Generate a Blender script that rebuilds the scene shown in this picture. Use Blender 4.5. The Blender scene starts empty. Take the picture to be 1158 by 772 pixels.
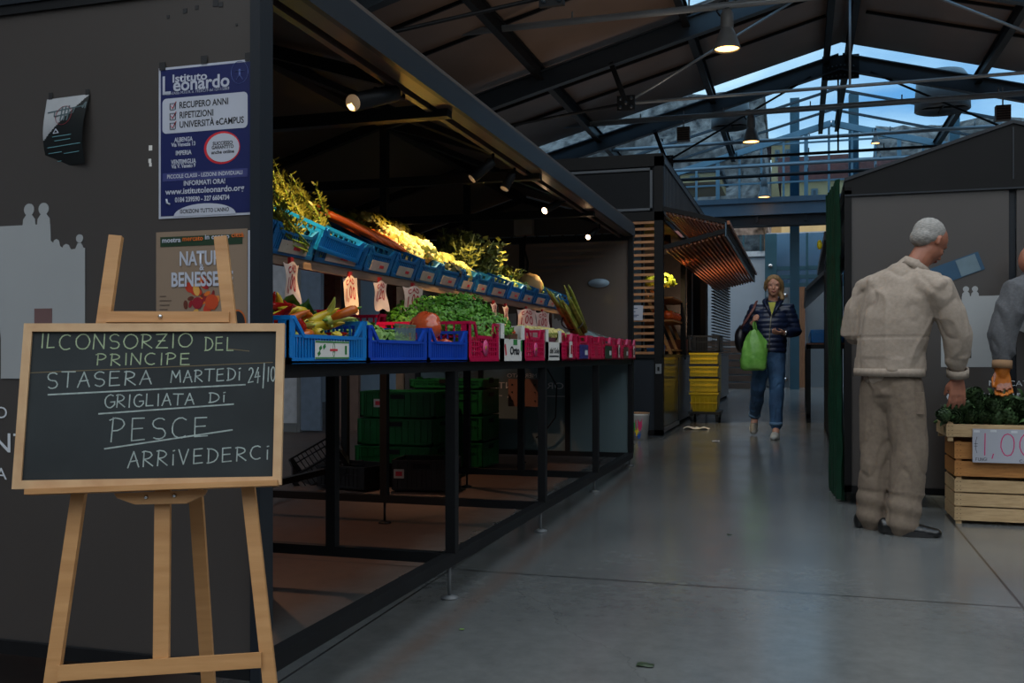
import bpy, bmesh, math, random
from mathutils import Vector, Matrix, Euler, noise
random.seed(7)
S = bpy.context.scene
COL = S.collection
PI = math.pi
R = math.radians

# ------------------------------------------------------------------ helpers
def lin(h):
    h = h.lstrip('#')
    out = []
    for i in (0, 2, 4):
        c = int(h[i:i+2], 16) / 255.0
        out.append(c / 12.92 if c <= 0.04045 else ((c + 0.055) / 1.055) ** 2.4)
    return tuple(out)

MATS = {}
def mat(name, hexc, rough=0.5, metal=0.0, var=0.12, scale=12.0, bump=0.0, spec=0.5, alpha=1.0,
        trans=0.0, emit=None, estr=0.0, stretch=None, hex2=None, sheen=0.0, bscale=None, coat=0.0, sss=0.0):
    if name in MATS:
        return MATS[name]
    m = bpy.data.materials.new(name)
    m.use_nodes = True
    nt = m.node_tree
    N, L = nt.nodes, nt.links
    b = N['Principled BSDF']
    c = lin(hexc)
    b.inputs['Roughness'].default_value = rough
    b.inputs['Metallic'].default_value = metal
    b.inputs['Specular IOR Level'].default_value = spec
    b.inputs['Alpha'].default_value = alpha
    b.inputs['Transmission Weight'].default_value = trans
    b.inputs['Coat Weight'].default_value = coat
    if sheen:
        b.inputs['Sheen Weight'].default_value = sheen
    if sss:
        b.inputs['Subsurface Weight'].default_value = sss
        b.inputs['Subsurface Scale'].default_value = 0.01
    if emit:
        e = lin(emit)
        b.inputs['Emission Color'].default_value = (*e, 1)
        b.inputs['Emission Strength'].default_value = estr
    tc = N.new('ShaderNodeTexCoord')
    mp = N.new('ShaderNodeMapping')
    L.new(tc.outputs['Object'], mp.inputs['Vector'])
    if stretch:
        mp.inputs['Scale'].default_value = stretch
    nz = N.new('ShaderNodeTexNoise')
    nz.inputs['Scale'].default_value = scale
    nz.inputs['Detail'].default_value = 5.0
    L.new(mp.outputs['Vector'], nz.inputs['Vector'])
    ramp = N.new('ShaderNodeValToRGB')
    ramp.color_ramp.elements[0].position = 0.3
    ramp.color_ramp.elements[1].position = 0.7
    if hex2:
        c2 = lin(hex2)
        ramp.color_ramp.elements[0].color = (*c, 1)
        ramp.color_ramp.elements[1].color = (*c2, 1)
    else:
        ramp.color_ramp.elements[0].color = (*[v * (1 - var) for v in c], 1)
        ramp.color_ramp.elements[1].color = (*[min(1, v * (1 + var)) for v in c], 1)
    L.new(nz.outputs['Fac'], ramp.inputs['Fac'])
    L.new(ramp.outputs['Color'], b.inputs['Base Color'])
    if bump:
        bp = N.new('ShaderNodeBump')
        bp.inputs['Strength'].default_value = bump
        bp.inputs['Distance'].default_value = 0.01
        if bscale:
            n2 = N.new('ShaderNodeTexNoise')
            n2.inputs['Scale'].default_value = bscale
            n2.inputs['Detail'].default_value = 4
            L.new(mp.outputs['Vector'], n2.inputs['Vector'])
            L.new(n2.outputs['Fac'], bp.inputs['Height'])
        else:
            L.new(nz.outputs['Fac'], bp.inputs['Height'])
        L.new(bp.outputs['Normal'], b.inputs['Normal'])
    MATS[name] = m
    return m

class MB:
    """Collects shapes and links them as ONE mesh object."""
    def __init__(s):
        s.v = []; s.f = []; s.mi = []; s.cur = 0; s.sm = []
    def add(s, vs, fs, smooth=False):
        o = len(s.v)
        s.v += [Vector(p) for p in vs]
        for f in fs:
            s.f.append([i + o for i in f]); s.mi.append(s.cur); s.sm.append(smooth)
        return s
    def box(s, c, d, rot=None):
        c = Vector(c); x, y, z = d[0] / 2, d[1] / 2, d[2] / 2
        P = [Vector((sx * x, sy * y, sz * z)) for sz in (-1, 1) for sy in (-1, 1) for sx in (-1, 1)]
        if rot is not None:
            P = [rot @ p for p in P]
        s.add([c + p for p in P], [(0, 2, 3, 1), (4, 5, 7, 6), (0, 1, 5, 4), (2, 6, 7, 3), (0, 4, 6, 2), (1, 3, 7, 5)])
        return s
    def bb(s, x0, x1, y0, y1, z0, z1):
        return s.box(((x0 + x1) / 2, (y0 + y1) / 2, (z0 + z1) / 2), (abs(x1 - x0), abs(y1 - y0), abs(z1 - z0)))
    def bar(s, a, b, w, h=None, up=(0, 0, 1)):
        a, b = Vector(a), Vector(b); h = w if h is None else h
        d = (b - a); ln = d.length
        if ln < 1e-6: return s
        d.normalize(); up = Vector(up)
        if abs(d.dot(up)) > 0.98: up = Vector((0, 1, 0)) if abs(d.y) < .9 else Vector((1, 0, 0))
        x = d.cross(up).normalized(); z = x.cross(d)
        m = Matrix((x, d, z)).transposed()
        return s.box((a + b) / 2, (w, ln, h), m)
    def tube(s, pts, rad, seg=8, cap=True, flat=1.0, up=None, smooth=True):
        pts = [Vector(p) for p in pts]; n = len(pts)
        if not hasattr(rad, '__len__'): rad = [rad] * n
        rings = []; px = None
        for i, p in enumerate(pts):
            d = (pts[min(i + 1, n - 1)] - pts[max(i - 1, 0)])
            d = d.normalized() if d.length > 1e-9 else Vector((0, 0, 1))
            if px is None:
                u = Vector(up) if up else (Vector((0, 0, 1)) if abs(d.z) < .9 else Vector((1, 0, 0)))
                x = d.cross(u).normalized()
            else:
                x = (px - d * px.dot(d)).normalized()
            px = x; y = d.cross(x)
            r = rad[i]
            ra, rb = r if hasattr(r, '__len__') else (r, r * flat)
            rings.append([p + x * (math.cos(2 * PI * k / seg) * ra) + y * (math.sin(2 * PI * k / seg) * rb) for k in range(seg)])
        vs = [q for r in rings for q in r]
        fs = []
        for i in range(n - 1):
            for k in range(seg):
                k2 = (k + 1) % seg
                fs.append((i * seg + k, i * seg + k2, (i + 1) * seg + k2, (i + 1) * seg + k))
        if cap:
            fs.append(tuple(reversed(range(seg)))); fs.append(tuple((n - 1) * seg + k for k in range(seg)))
        s.add(vs, fs, smooth)
        return s
    def cyl(s, a, b, r, r2=None, seg=16, smooth=True):
        return s.tube([a, b], [r, r if r2 is None else r2], seg, smooth=smooth)
    def lathe(s, prof, c=(0, 0, 0), seg=20, ribs=0, amp=0.0, M=None, smooth=True):
        c = Vector(c); vs = []; fs = []; n = len(prof)
        for (r, z) in prof:
            for k in range(seg):
                a = 2 * PI * k / seg
                rr = r * (1 - amp * (0.5 + 0.5 * math.cos(a * ribs)) ** 3) if ribs else r
                p = Vector((rr * math.cos(a), rr * math.sin(a), z))
                if M: p = M @ p
                vs.append(c + p)
        for i in range(n - 1):
            for k in range(seg):
                k2 = (k + 1) % seg
                fs.append((i * seg + k, i * seg + k2, (i + 1) * seg + k2, (i + 1) * seg + k))
        fs.append(tuple(reversed(range(seg)))); fs.append(tuple((n - 1) * seg + k for k in range(seg)))
        s.add(vs, fs, smooth)
        return s
    def ell(s, c, r, seg=14, rings=9, M=None, nz=0.0, fq=8.0, off=0.0):
        c = Vector(c); vs = []; fs = []
        for i in range(rings + 1):
            t = PI * i / rings
            for k in range(seg):
                a = 2 * PI * k / seg
                d = Vector((math.sin(t) * math.cos(a), math.sin(t) * math.sin(a), math.cos(t)))
                q = 1 + (nz * noise.noise(d * fq + Vector((off, off, off))) if nz else 0)
                p = Vector((d.x * r[0], d.y * r[1], d.z * r[2])) * q
                if M: p = M @ p
                vs.append(c + p)
        for i in range(rings):
            for k in range(seg):
                k2 = (k + 1) % seg
                fs.append((i * seg + k, (i + 1) * seg + k, (i + 1) * seg + k2, i * seg + k2))
        s.add(vs, fs, True)
        return s
    def prism(s, poly, f, t0, t1):
        """poly: 2-D points; f(a,b,t)->3-D point."""
        n = len(poly)
        vs = [f(a, b, t0) for a, b in poly] + [f(a, b, t1) for a, b in poly]
        fs = [tuple(range(n)), tuple(reversed(range(n, 2 * n)))]
        for i in range(n):
            j = (i + 1) % n
            fs.append((i, i + n, j + n, j))
        s.add(vs, fs)
        return s
    def grid(s, nu, nv, f, smooth=True):
        vs = [f(i / nu, j / nv) for j in range(nv + 1) for i in range(nu + 1)]
        fs = []
        for j in range(nv):
            for i in range(nu):
                a = j * (nu + 1) + i
                fs.append((a, a + 1, a + nu + 2, a + nu + 1))
        s.add(vs, fs, smooth)
        return s
    def sheet(s, nu, nv, f, th=0.001):
        """a thin bent sheet that has both faces"""
        s.grid(nu, nv, f)
        g = lambda u, v: Vector(f(u, v)) + Vector((0, 0, 0))
        def h(u, v):
            e = 1e-3
            p = Vector(f(u, v)); a = Vector(f(min(1, u + e), v)) - Vector(f(max(0, u - e), v)); b = Vector(f(u, min(1, v + e))) - Vector(f(u, max(0, v - e)))
            n = a.cross(b)
            return p - (n.normalized() * th if n.length > 0 else Vector((0, 0, 0)))
        s.grid(nu, nv, h)
        return s
    def build(s, name, m, parent=None, loc=None, world=True, fixn=True):
        """with a parent and world=True the vertices are world points; else local ones"""
        me = bpy.data.meshes.new(name)
        vs = s.v
        if parent is not None and world:
            inv = wm(parent).inverted()
            vs = [inv @ p for p in vs]
        me.from_pydata([tuple(p) for p in vs], [], s.f)
        ms = m if isinstance(m, (list, tuple)) else [m]
        for q in ms: me.materials.append(q)
        for p, mi, sm in zip(me.polygons, s.mi, s.sm):
            p.material_index = min(mi, len(ms) - 1); p.use_smooth = sm
        if fixn:
            bm = bmesh.new(); bm.from_mesh(me)
            bmesh.ops.recalc_face_normals(bm, faces=bm.faces); bm.to_mesh(me); bm.free()
        me.update()
        o = bpy.data.objects.new(name, me); COL.objects.link(o)
        if parent is not None: o.parent = parent
        if loc is not None: o.location = loc
        return o

def ridge(v):
    return max(0.0, 1 - abs(v) * 2.2) ** 3

def wm(o):
    M = Matrix.LocRotScale(o.location, o.rotation_euler, o.scale)
    return wm(o.parent) @ M if o.parent else M

def tag(o, label, cat, group=None, kind=None):
    if label: o['label'] = label
    if cat: o['category'] = cat
    if group: o['group'] = group
    if kind: o['kind'] = kind
    return o

def thing(name, label, cat, loc=(0, 0, 0), rz=0.0, group=None, rot=None):
    o = bpy.data.objects.new(name, None); COL.objects.link(o)
    o.empty_display_size = 0.05
    o.location = loc; o.rotation_euler = rot if rot else (0, 0, rz)
    return tag(o, label, cat, group)

def one(name, mb, m, label, cat, group=None, kind=None):
    """a thing that is a single mesh given in world points; origin moved to its base"""
    xs = [p.x for p in mb.v]; ys = [p.y for p in mb.v]; zs = [p.z for p in mb.v]
    c = Vector(((min(xs) + max(xs)) / 2, (min(ys) + max(ys)) / 2, min(zs)))
    mb.v = [p - c for p in mb.v]
    o = mb.build(name, m, None, c)
    return tag(o, label, cat, group, kind)

def struct(name, mb, m):
    o = mb.build(name, m); o['kind'] = 'structure'
    return o

def copy_tree(o, parent=None):
    c = o.copy(); COL.objects.link(c)
    if parent is not None: c.parent = parent
    for ch in [x for x in o.children]:
        copy_tree(ch, c)
    return c

def dup(o, loc, rot=(0, 0, 0), label=None, group=None, scale=None):
    c = copy_tree(o)
    c.location = loc; c.rotation_euler = rot
    if scale is not None: c.scale = (scale,) * 3 if not hasattr(scale, '__len__') else scale
    if label: c['label'] = label
    if group: c['group'] = group
    return c

def drop(o):
    """removes a pattern thing after its copies are made"""
    for ch in list(o.children): drop(ch)
    bpy.data.objects.remove(o, do_unlink=True)

def text_mesh(s, size, ext=0.0, shear=0.0, align='CENTER', bold=0.0, space=1.0):
    cu = bpy.data.curves.new('lettering', 'FONT')
    cu.body = s; cu.size = size; cu.extrude = ext; cu.shear = shear
    cu.align_x = align; cu.align_y = 'CENTER'; cu.offset = bold; cu.space_character = space
    cu.resolution_u = 3
    o = bpy.data.objects.new('lettering', cu); COL.objects.link(o)
    bpy.context.view_layer.update()
    dg = bpy.context.evaluated_depsgraph_get()
    me = bpy.data.meshes.new_from_object(o.evaluated_get(dg))
    bpy.data.objects.remove(o, do_unlink=True); bpy.data.curves.remove(cu)
    return me

def lettering(s, size, m, parent, origin, ex, ey, width=None, name='lettering', **k):
    """flat letters standing on a surface: origin, unit axes ex, ey in WORLD"""
    me = text_mesh(s, size, **k)
    xs = [v.co.x for v in me.vertices]
    sx = 1.0
    if width and xs and max(xs) > min(xs): sx = width / (max(xs) - min(xs))
    ex, ey = Vector(ex).normalized(), Vector(ey).normalized(); nz_ = ex.cross(ey)
    inv = wm(parent).inverted() if parent else Matrix()
    for v in me.vertices:
        v.co = inv @ (Vector(origin) + ex * v.co.x * sx + ey * v.co.y + nz_ * v.co.z)
    me.materials.clear(); me.materials.append(m)
    o = bpy.data.objects.new(name, me); COL.objects.link(o)
    if parent: o.parent = parent
    return o

def merged(chains, extra, name, m, parent, voxel=0.012, smooth=4, disp=None):
    """one continuous surface: limbs and blobs melted together, then creased by disp(p, n)"""
    mb = MB()
    for c in chains:
        mb.tube(*c[:2], **(c[2] if len(c) > 2 else {'seg': 14}))
        for e in (0, -1):
            r = c[1][e] if hasattr(c[1], '__len__') else c[1]
            if hasattr(r, '__len__'): r = min(r)
            mb.ell(c[0][e], (r * .96,) * 3, 10, 7)
    if extra: extra(mb)
    tmp = mb.build('tmp', m)
    md = tmp.modifiers.new('r', 'REMESH'); md.mode = 'VOXEL'; md.voxel_size = voxel; md.use_smooth_shade = True
    ms = tmp.modifiers.new('s', 'SMOOTH'); ms.factor = .5; ms.iterations = smooth
    bpy.context.view_layer.update()
    dg = bpy.context.evaluated_depsgraph_get()
    me = bpy.data.meshes.new_from_object(tmp.evaluated_get(dg))
    bpy.data.objects.remove(tmp, do_unlink=True)
    if disp:
        nn = [v.normal.copy() for v in me.vertices]
        for v, n in zip(me.vertices, nn):
            v.co = v.co + n * disp(v.co.copy(), n)
    inv = wm(parent).inverted() if parent else Matrix()
    for v in me.vertices: v.co = inv @ v.co
    me.materials.clear(); me.materials.append(m)
    for p in me.polygons: p.use_smooth = True; p.material_index = 0
    me.name = name
    o = bpy.data.objects.new(name, me); COL.objects.link(o)
    if parent: o.parent = parent
    return o

V = Vector
def fz(y):
    return .017 * (min(y, 12.0) - 3.556)

# ------------------------------------------------------------------ camera (eye 0.93 m up, lens 33.7 mm, looking 16.8 deg left of the aisle)
cam_d = bpy.data.cameras.new('camera'); cam = bpy.data.objects.new('camera', cam_d); COL.objects.link(cam)
cam.location = (0, 0, 0.93); cam.rotation_euler = (PI / 2, 0, R(16.76))
cam_d.sensor_width = 36; cam_d.lens = 36 * 1085.6 / 1158; cam_d.shift_y = 17.7 / 1158
cam_d.clip_start = 0.05; cam_d.clip_end = 300
S.camera = cam
S.view_settings.view_transform = 'Standard'; S.view_settings.look = 'None'; S.view_settings.gamma = 1
S.view_settings.use_curve_mapping = False; S.view_settings.exposure = 0.2
try:
    S.cycles.use_denoising = True
    S.cycles.max_bounces = 8
    S.cycles.transparent_max_bounces = 24
    S.cycles.sample_clamp_indirect = 4
except Exception: pass

# ------------------------------------------------------------------ materials
BLK = mat('black_painted_steel', '#17181a', .5, .0, .15, 6, spec=.22)
BLK2 = mat('blue_black_fascia_paint', '#20252b', .4, .0, .1, 3, spec=.3)
ROOFU = mat('dark_brown_roof_sheet', '#857368', .42, .0, .1, 1.5, spec=.4)
STEEL = mat('blue_grey_truss_paint', '#323b43', .45, .0, .1, 3)
PIPE = mat('pale_grey_pipe', '#8b949b', .4, .3, .06, 3)
GREYP = mat('grey_lamp_paint', '#6d7072', .45, .1, .1, 6)
PINE = mat('pine_wood', '#ac7b49', .5, 0, .14, 5, .15, stretch=(1, 1, 9), hex2='#c08f5b')
CRATEW = mat('pale_crate_wood', '#a88a62', .65, 0, .16, 7, .2, stretch=(2, 14, 14), hex2='#c2a47a')
CRATEO = mat('orange_crate_wood', '#a26a32', .6, 0, .16, 7, .2, stretch=(2, 14, 14), hex2='#bb8042')
SLATW = mat('larch_slat_wood', '#8a4e2e', .5, 0, .2, 6, .2, stretch=(8, 1, 8), hex2='#b0704a')
BROWNW = mat('brown_shelf_wood', '#4c3026', .6, 0, .2, 6, .2, stretch=(8, 1, 8), hex2='#6b4735')
PAPER = mat('white_paper', '#d9d6d0', .7, 0, .05, 20)
INK_R = mat('red_marker_ink', '#a01f2e', .6, 0, .1, 20)
INK_P = mat('magenta_marker_ink', '#bf1c63', .6, 0, .1, 20)
INK_K = mat('black_print_ink', '#17181b', .6, 0, .1, 20)
WHITEI = mat('white_print_ink', '#c9cdd2', .6, 0, .03, 20)
FROSTW = mat('pale_window_film', '#989b9c', .55, 0, .04, 4)
CHALK = mat('white_chalk', '#98a39f', .9, 0, .25, 90)
CHALKY = mat('yellow_green_chalk', '#9aa886', .9, 0, .25, 90)
CHROME = mat('shiny_screw_metal', '#c9c9c9', .2, 1.0, .05, 10)
BLUE_L = mat('light_blue_crate_plastic', '#1378c4', .35, 0, .08, 10)
BLUE_D = mat('royal_blue_crate_plastic', '#1446b4', .35, 0, .08, 10)
BLUE_S = mat('sea_blue_crate_plastic', '#11609a', .4, 0, .12, 10)
RED_C = mat('pink_red_crate_plastic', '#c2134a', .35, 0, .08, 10)
GREEN_C = mat('green_crate_plastic', '#0b5a2a', .4, 0, .12, 10)
YEL_C = mat('yellow_crate_plastic', '#c6a60c', .4, 0, .1, 10)
BLK_C = mat('black_crate_plastic', '#1c1b1d', .4, 0, .2, 10)
def glass_mat(name, tint, body, through, rough=.08, brough=.3, var=.1, emit=None):
    """pane: part of the light passes (tinted), the rest meets a coloured reflecting body"""
    m = bpy.data.materials.new(name); m.use_nodes = True
    nt = m.node_tree; N, L = nt.nodes, nt.links
    b = N['Principled BSDF']; out = N['Material Output']
    b.inputs['Base Color'].default_value = (*lin(body), 1); b.inputs['Roughness'].default_value = brough
    b.inputs['Specular IOR Level'].default_value = .6
    b.inputs['Coat Weight'].default_value = .6; b.inputs['Coat Roughness'].default_value = rough
    tr = N.new('ShaderNodeBsdfTransparent'); tr.inputs['Color'].default_value = (*lin(tint), 1)
    mx = N.new('ShaderNodeMixShader')
    tc = N.new('ShaderNodeTexCoord'); nz = N.new('ShaderNodeTexNoise'); nz.inputs['Scale'].default_value = 2.5
    L.new(tc.outputs['Object'], nz.inputs['Vector'])
    mr = N.new('ShaderNodeMapRange'); mr.inputs['To Min'].default_value = through - var / 2; mr.inputs['To Max'].default_value = through + var / 2
    L.new(nz.outputs['Fac'], mr.inputs['Value']); L.new(mr.outputs['Result'], mx.inputs['Fac'])
    L.new(b.outputs['BSDF'], mx.inputs[1]); L.new(tr.outputs['BSDF'], mx.inputs[2])
    L.new(mx.outputs['Shader'], out.inputs['Surface'])
    MATS[name] = m
    return m
KGLASS = glass_mat('smoked_kiosk_glass', '#5a5856', '#4c4744', .22, .06, .38)
EGLASS = glass_mat('frosted_grey_glass', '#a8a29c', '#8c8179', .5, .12, .4)
LGLASS = glass_mat('frosted_lower_glass', '#8a999c', '#6a7f84', .3, .1, .45)
WGLASS = glass_mat('blue_tinted_window_glass', '#c0d8e8', '#3c5a70', .93, .02, .1, .04)
DGLASS = glass_mat('frosted_door_glass', '#8c9498', '#7d868c', .2, .15, .4)

# ------------------------------------------------------------------ sky
W = bpy.data.worlds.new('sky'); S.world = W; W.use_nodes = True
nt = W.node_tree; N, L = nt.nodes, nt.links
bg = N['Background']; tc = N.new('ShaderNodeTexCoord')
nz = N.new('ShaderNodeTexNoise'); nz.inputs['Scale'].default_value = 3.2; nz.inputs['Detail'].default_value = 7
mp = N.new('ShaderNodeMapping'); mp.inputs['Scale'].default_value = (1, 1, 3.2)
L.new(tc.outputs['Generated'], mp.inputs['Vector']); L.new(mp.outputs['Vector'], nz.inputs['Vector'])
cr = N.new('ShaderNodeValToRGB'); cr.color_ramp.elements[0].position = .36; cr.color_ramp.elements[1].position = .58
cr.color_ramp.elements[0].color = (.22, .40, .58, 1); cr.color_ramp.elements[1].color = (.90, .86, .80, 1)
L.new(nz.outputs['Fac'], cr.inputs['Fac']); L.new(cr.outputs['Color'], bg.inputs['Color'])
bg.inputs['Strength'].default_value = SKY = 2.1

# ------------------------------------------------------------------ floor: polished concrete with saw joints
def floor_material():
    m = bpy.data.materials.new('polished_concrete'); m.use_nodes = True
    nt = m.node_tree; N, L = nt.nodes, nt.links; b = N['Principled BSDF']
    geo = N.new('ShaderNodeTexCoord'); sx = N.new('ShaderNodeSeparateXYZ'); L.new(geo.outputs['Object'], sx.inputs[0])
    def noise_n(sc, det=6, ro=.6):
        n = N.new('ShaderNodeTexNoise'); n.inputs['Scale'].default_value = sc; n.inputs['Detail'].default_value = det
        n.inputs['Roughness'].default_value = ro; L.new(geo.outputs['Object'], n.inputs['Vector']); return n
    n1 = noise_n(.9); n2 = noise_n(14, 8, .7)
    mx = N.new('ShaderNodeMath'); mx.operation = 'MULTIPLY_ADD'; mx.inputs[1].default_value = .45
    L.new(n2.outputs['Fac'], mx.inputs[0])
    ad = N.new('ShaderNodeMath'); ad.operation = 'MULTIPLY'; ad.inputs[1].default_value = .6
    L.new(n1.outputs['Fac'], ad.inputs[0]); L.new(ad.outputs[0], mx.inputs[2])
    cr = N.new('ShaderNodeValToRGB'); cr.color_ramp.elements[0].position = .36; cr.color_ramp.elements[1].position = .68
    cr.color_ramp.elements[0].color = (*lin('#555757'), 1); cr.color_ramp.elements[1].color = (*lin('#6c6e6d'), 1)
    L.new(mx.outputs[0], cr.inputs['Fac'])
    # dusty floor under the stall, with shade and warm lamplight in its colour (X < -1.3)
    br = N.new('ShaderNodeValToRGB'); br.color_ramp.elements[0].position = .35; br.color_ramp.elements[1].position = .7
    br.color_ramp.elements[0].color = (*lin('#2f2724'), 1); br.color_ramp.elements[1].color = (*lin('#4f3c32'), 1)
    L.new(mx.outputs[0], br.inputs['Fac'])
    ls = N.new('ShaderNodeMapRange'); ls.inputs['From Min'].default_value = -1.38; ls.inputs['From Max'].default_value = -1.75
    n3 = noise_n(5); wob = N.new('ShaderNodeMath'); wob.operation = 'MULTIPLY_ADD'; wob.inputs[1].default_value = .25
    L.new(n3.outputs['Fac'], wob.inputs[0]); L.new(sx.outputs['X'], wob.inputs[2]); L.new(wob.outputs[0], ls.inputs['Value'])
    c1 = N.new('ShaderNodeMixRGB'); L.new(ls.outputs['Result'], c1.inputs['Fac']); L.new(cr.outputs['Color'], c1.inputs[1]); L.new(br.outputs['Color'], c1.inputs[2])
    # rust-brown band along the stall rail
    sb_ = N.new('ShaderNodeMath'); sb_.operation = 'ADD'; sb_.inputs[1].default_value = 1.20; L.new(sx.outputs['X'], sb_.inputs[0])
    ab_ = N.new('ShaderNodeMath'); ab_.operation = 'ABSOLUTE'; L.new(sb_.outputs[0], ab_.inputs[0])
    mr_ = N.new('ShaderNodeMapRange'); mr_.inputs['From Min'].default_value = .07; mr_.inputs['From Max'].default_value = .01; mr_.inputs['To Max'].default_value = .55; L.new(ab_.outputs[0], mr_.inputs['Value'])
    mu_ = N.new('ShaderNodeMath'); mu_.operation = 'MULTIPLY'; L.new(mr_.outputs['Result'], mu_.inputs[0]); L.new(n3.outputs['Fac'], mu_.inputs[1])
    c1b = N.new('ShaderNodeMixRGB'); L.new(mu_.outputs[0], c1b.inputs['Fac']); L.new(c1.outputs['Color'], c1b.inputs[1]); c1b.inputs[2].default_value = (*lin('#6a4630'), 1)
    # saw joints
    def line(axis, pos, w):
        a = N.new('ShaderNodeMath'); a.operation = 'SUBTRACT'; a.inputs[1].default_value = pos; L.new(sx.outputs[axis], a.inputs[0])
        c = N.new('ShaderNodeMath'); c.operation = 'ABSOLUTE'; L.new(a.outputs[0], c.inputs[0])
        d = N.new('ShaderNodeMath'); d.operation = 'LESS_THAN'; d.inputs[1].default_value = w; L.new(c.outputs[0], d.inputs[0]); return d
    acc = None
    for ax, p, w in (('Y', 3.93, .007), ('X', .785, .006), ('Y', 8.15, .006), ('X', -1.46, .005), ('Y', 12.4, .012), ('X', 3.4, .005), ('Y', -.3, .004)):
        d = line(ax, p, w)
        if acc is None: acc = d
        else:
            q = N.new('ShaderNodeMath'); q.operation = 'MAXIMUM'; L.new(acc.outputs[0], q.inputs[0]); L.new(d.outputs[0], q.inputs[1]); acc = q
    jf = N.new('ShaderNodeMath'); jf.operation = 'MULTIPLY'; jf.inputs[1].default_value = .8; L.new(acc.outputs[0], jf.inputs[0])
    c2 = N.new('ShaderNodeMixRGB'); L.new(jf.outputs[0], c2.inputs['Fac']); L.new(c1b.outputs['Color'], c2.inputs[1]); c2.inputs[2].default_value = (.008, .008, .009, 1)
    # hairline cracks
    vo = N.new('ShaderNodeTexVoronoi'); vo.feature = 'DISTANCE_TO_EDGE'; vo.inputs['Scale'].default_value = .35
    nw = noise_n(3.5); vm = N.new('ShaderNodeVectorMath'); vm.operation = 'MULTIPLY_ADD'; vm.inputs[1].default_value = (.35, .35, 0)
    L.new(nw.outputs['Color'], vm.inputs[0]); L.new(geo.outputs['Object'], vm.inputs[2]); L.new(vm.outputs[0], vo.inputs['Vector'])
    lt = N.new('ShaderNodeMath'); lt.operation = 'LESS_THAN'; lt.inputs[1].default_value = .0012; L.new(vo.outputs['Distance'], lt.inputs[0])
    lk = N.new('ShaderNodeMath'); lk.operation = 'MULTIPLY'; lk.inputs[1].default_value = .2; L.new(lt.outputs[0], lk.inputs[0])
    c3 = N.new('ShaderNodeMixRGB'); L.new(lk.outputs[0], c3.inputs['Fac']); L.new(c2.outputs['Color'], c3.inputs[1]); c3.inputs[2].default_value = (.02, .02, .02, 1)
    L.new(c3.outputs['Color'], b.inputs['Base Color'])
    n4 = noise_n(2.2, 7); rr = N.new('ShaderNodeMapRange'); rr.inputs['To Min'].default_value = .10; rr.inputs['To Max'].default_value = .30
    L.new(n4.outputs['Fac'], rr.inputs['Value'])
    r2 = N.new('ShaderNodeMath'); r2.operation = 'MULTIPLY_ADD'; r2.inputs[1].default_value = .3; L.new(ls.outputs['Result'], r2.inputs[0]); L.new(rr.outputs['Result'], r2.inputs[2])
    L.new(r2.outputs[0], b.inputs['Roughness'])
    bp = N.new('ShaderNodeBump'); bp.inputs['Strength'].default_value = .08; bp.inputs['Distance'].default_value = .004
    L.new(n2.outputs['Fac'], bp.inputs['Height']); L.new(bp.outputs['Normal'], b.inputs['Normal'])
    b.inputs['Specular IOR Level'].default_value = .75
    return m
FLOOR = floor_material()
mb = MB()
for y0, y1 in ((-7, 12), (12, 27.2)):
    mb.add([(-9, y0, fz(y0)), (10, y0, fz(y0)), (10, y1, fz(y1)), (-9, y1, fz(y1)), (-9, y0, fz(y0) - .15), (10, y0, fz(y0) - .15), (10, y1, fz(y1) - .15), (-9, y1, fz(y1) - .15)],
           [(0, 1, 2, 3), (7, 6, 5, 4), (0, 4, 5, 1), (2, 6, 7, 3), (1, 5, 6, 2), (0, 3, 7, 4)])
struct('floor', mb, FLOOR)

# ------------------------------------------------------------------ hall: side walls, roof
HW = mat('hall_wall_plaster', '#7e858c', .8, 0, .06, 2)
mb = MB().bb(-8.2, -8.0, -7, 27, -.2, 4.1); struct('wall_left', mb, HW)
mb = MB().bb(9.3, 9.5, -7, 27, -.2, 4.1); struct('wall_right', mb, HW)
mb = MB().bb(-8.2, 9.5, -7.2, -7, -.2, 5.2); struct('wall_horizon_block', mb, HW)  # unseen wall added behind the camera to block light from the horizon
XR = .67
def rz_(d, z0=6.42): return z0 - .27 * d
for side, sg in (('left', -1), ('right', 1)):
    mb = MB()
    def rp(y0, y1, d0, d1, zz=6.42, th=.05):
        a = [(XR + sg * d0, y0, rz_(d0, zz)), (XR + sg * d1, y0, rz_(d1, zz)), (XR + sg * d1, y1, rz_(d1, zz)), (XR + sg * d0, y1, rz_(d0, zz))]
        mb.add(a + [(x, y, z + th) for x, y, z in a], [(0, 1, 2, 3), (7, 6, 5, 4), (0, 4, 5, 1), (1, 5, 6, 2), (2, 6, 7, 3), (3, 7, 4, 0)])
    rp(7.2, 12.75, .0, 8.75)
    rp(-7.0, 7.2, 5.2 if sg < 0 else 5.5, 8.75)
    rp(12.75, 13.7, 2.2, 8.75)
    rp(13.7, 17.7, .0, 8.75)
    mb.cur = 1
    y = 7.7
    while y < 16.9:
        if not (12.6 < y < 13.9):
            mb.bar((XR + sg * .3, y, rz_(.3, 6.40)), (XR + sg * 8.6, y, rz_(8.6, 6.40)), .035, .05)
        y += 1.03
    o = struct('ceiling_' + side, mb, [ROOFU, BLK])
    # skylight bays and the glazed end bay
    mb = MB()
    rp(12.75, 13.7, .0, 2.2, 6.44, .012); rp(17.7, 23.6, 0, 8.75, 6.44, .012)
    mb.cur = 1
    for k in range(3):
        yy = 19.2 + k * 1.7
        mb.bar((XR, yy, rz_(0, 6.46)), (XR + sg * 8.7, yy, rz_(8.7, 6.46)), .05, .05)
    struct('window_1' if sg < 0 else 'window_2', mb, [WGLASS, STEEL])

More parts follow.
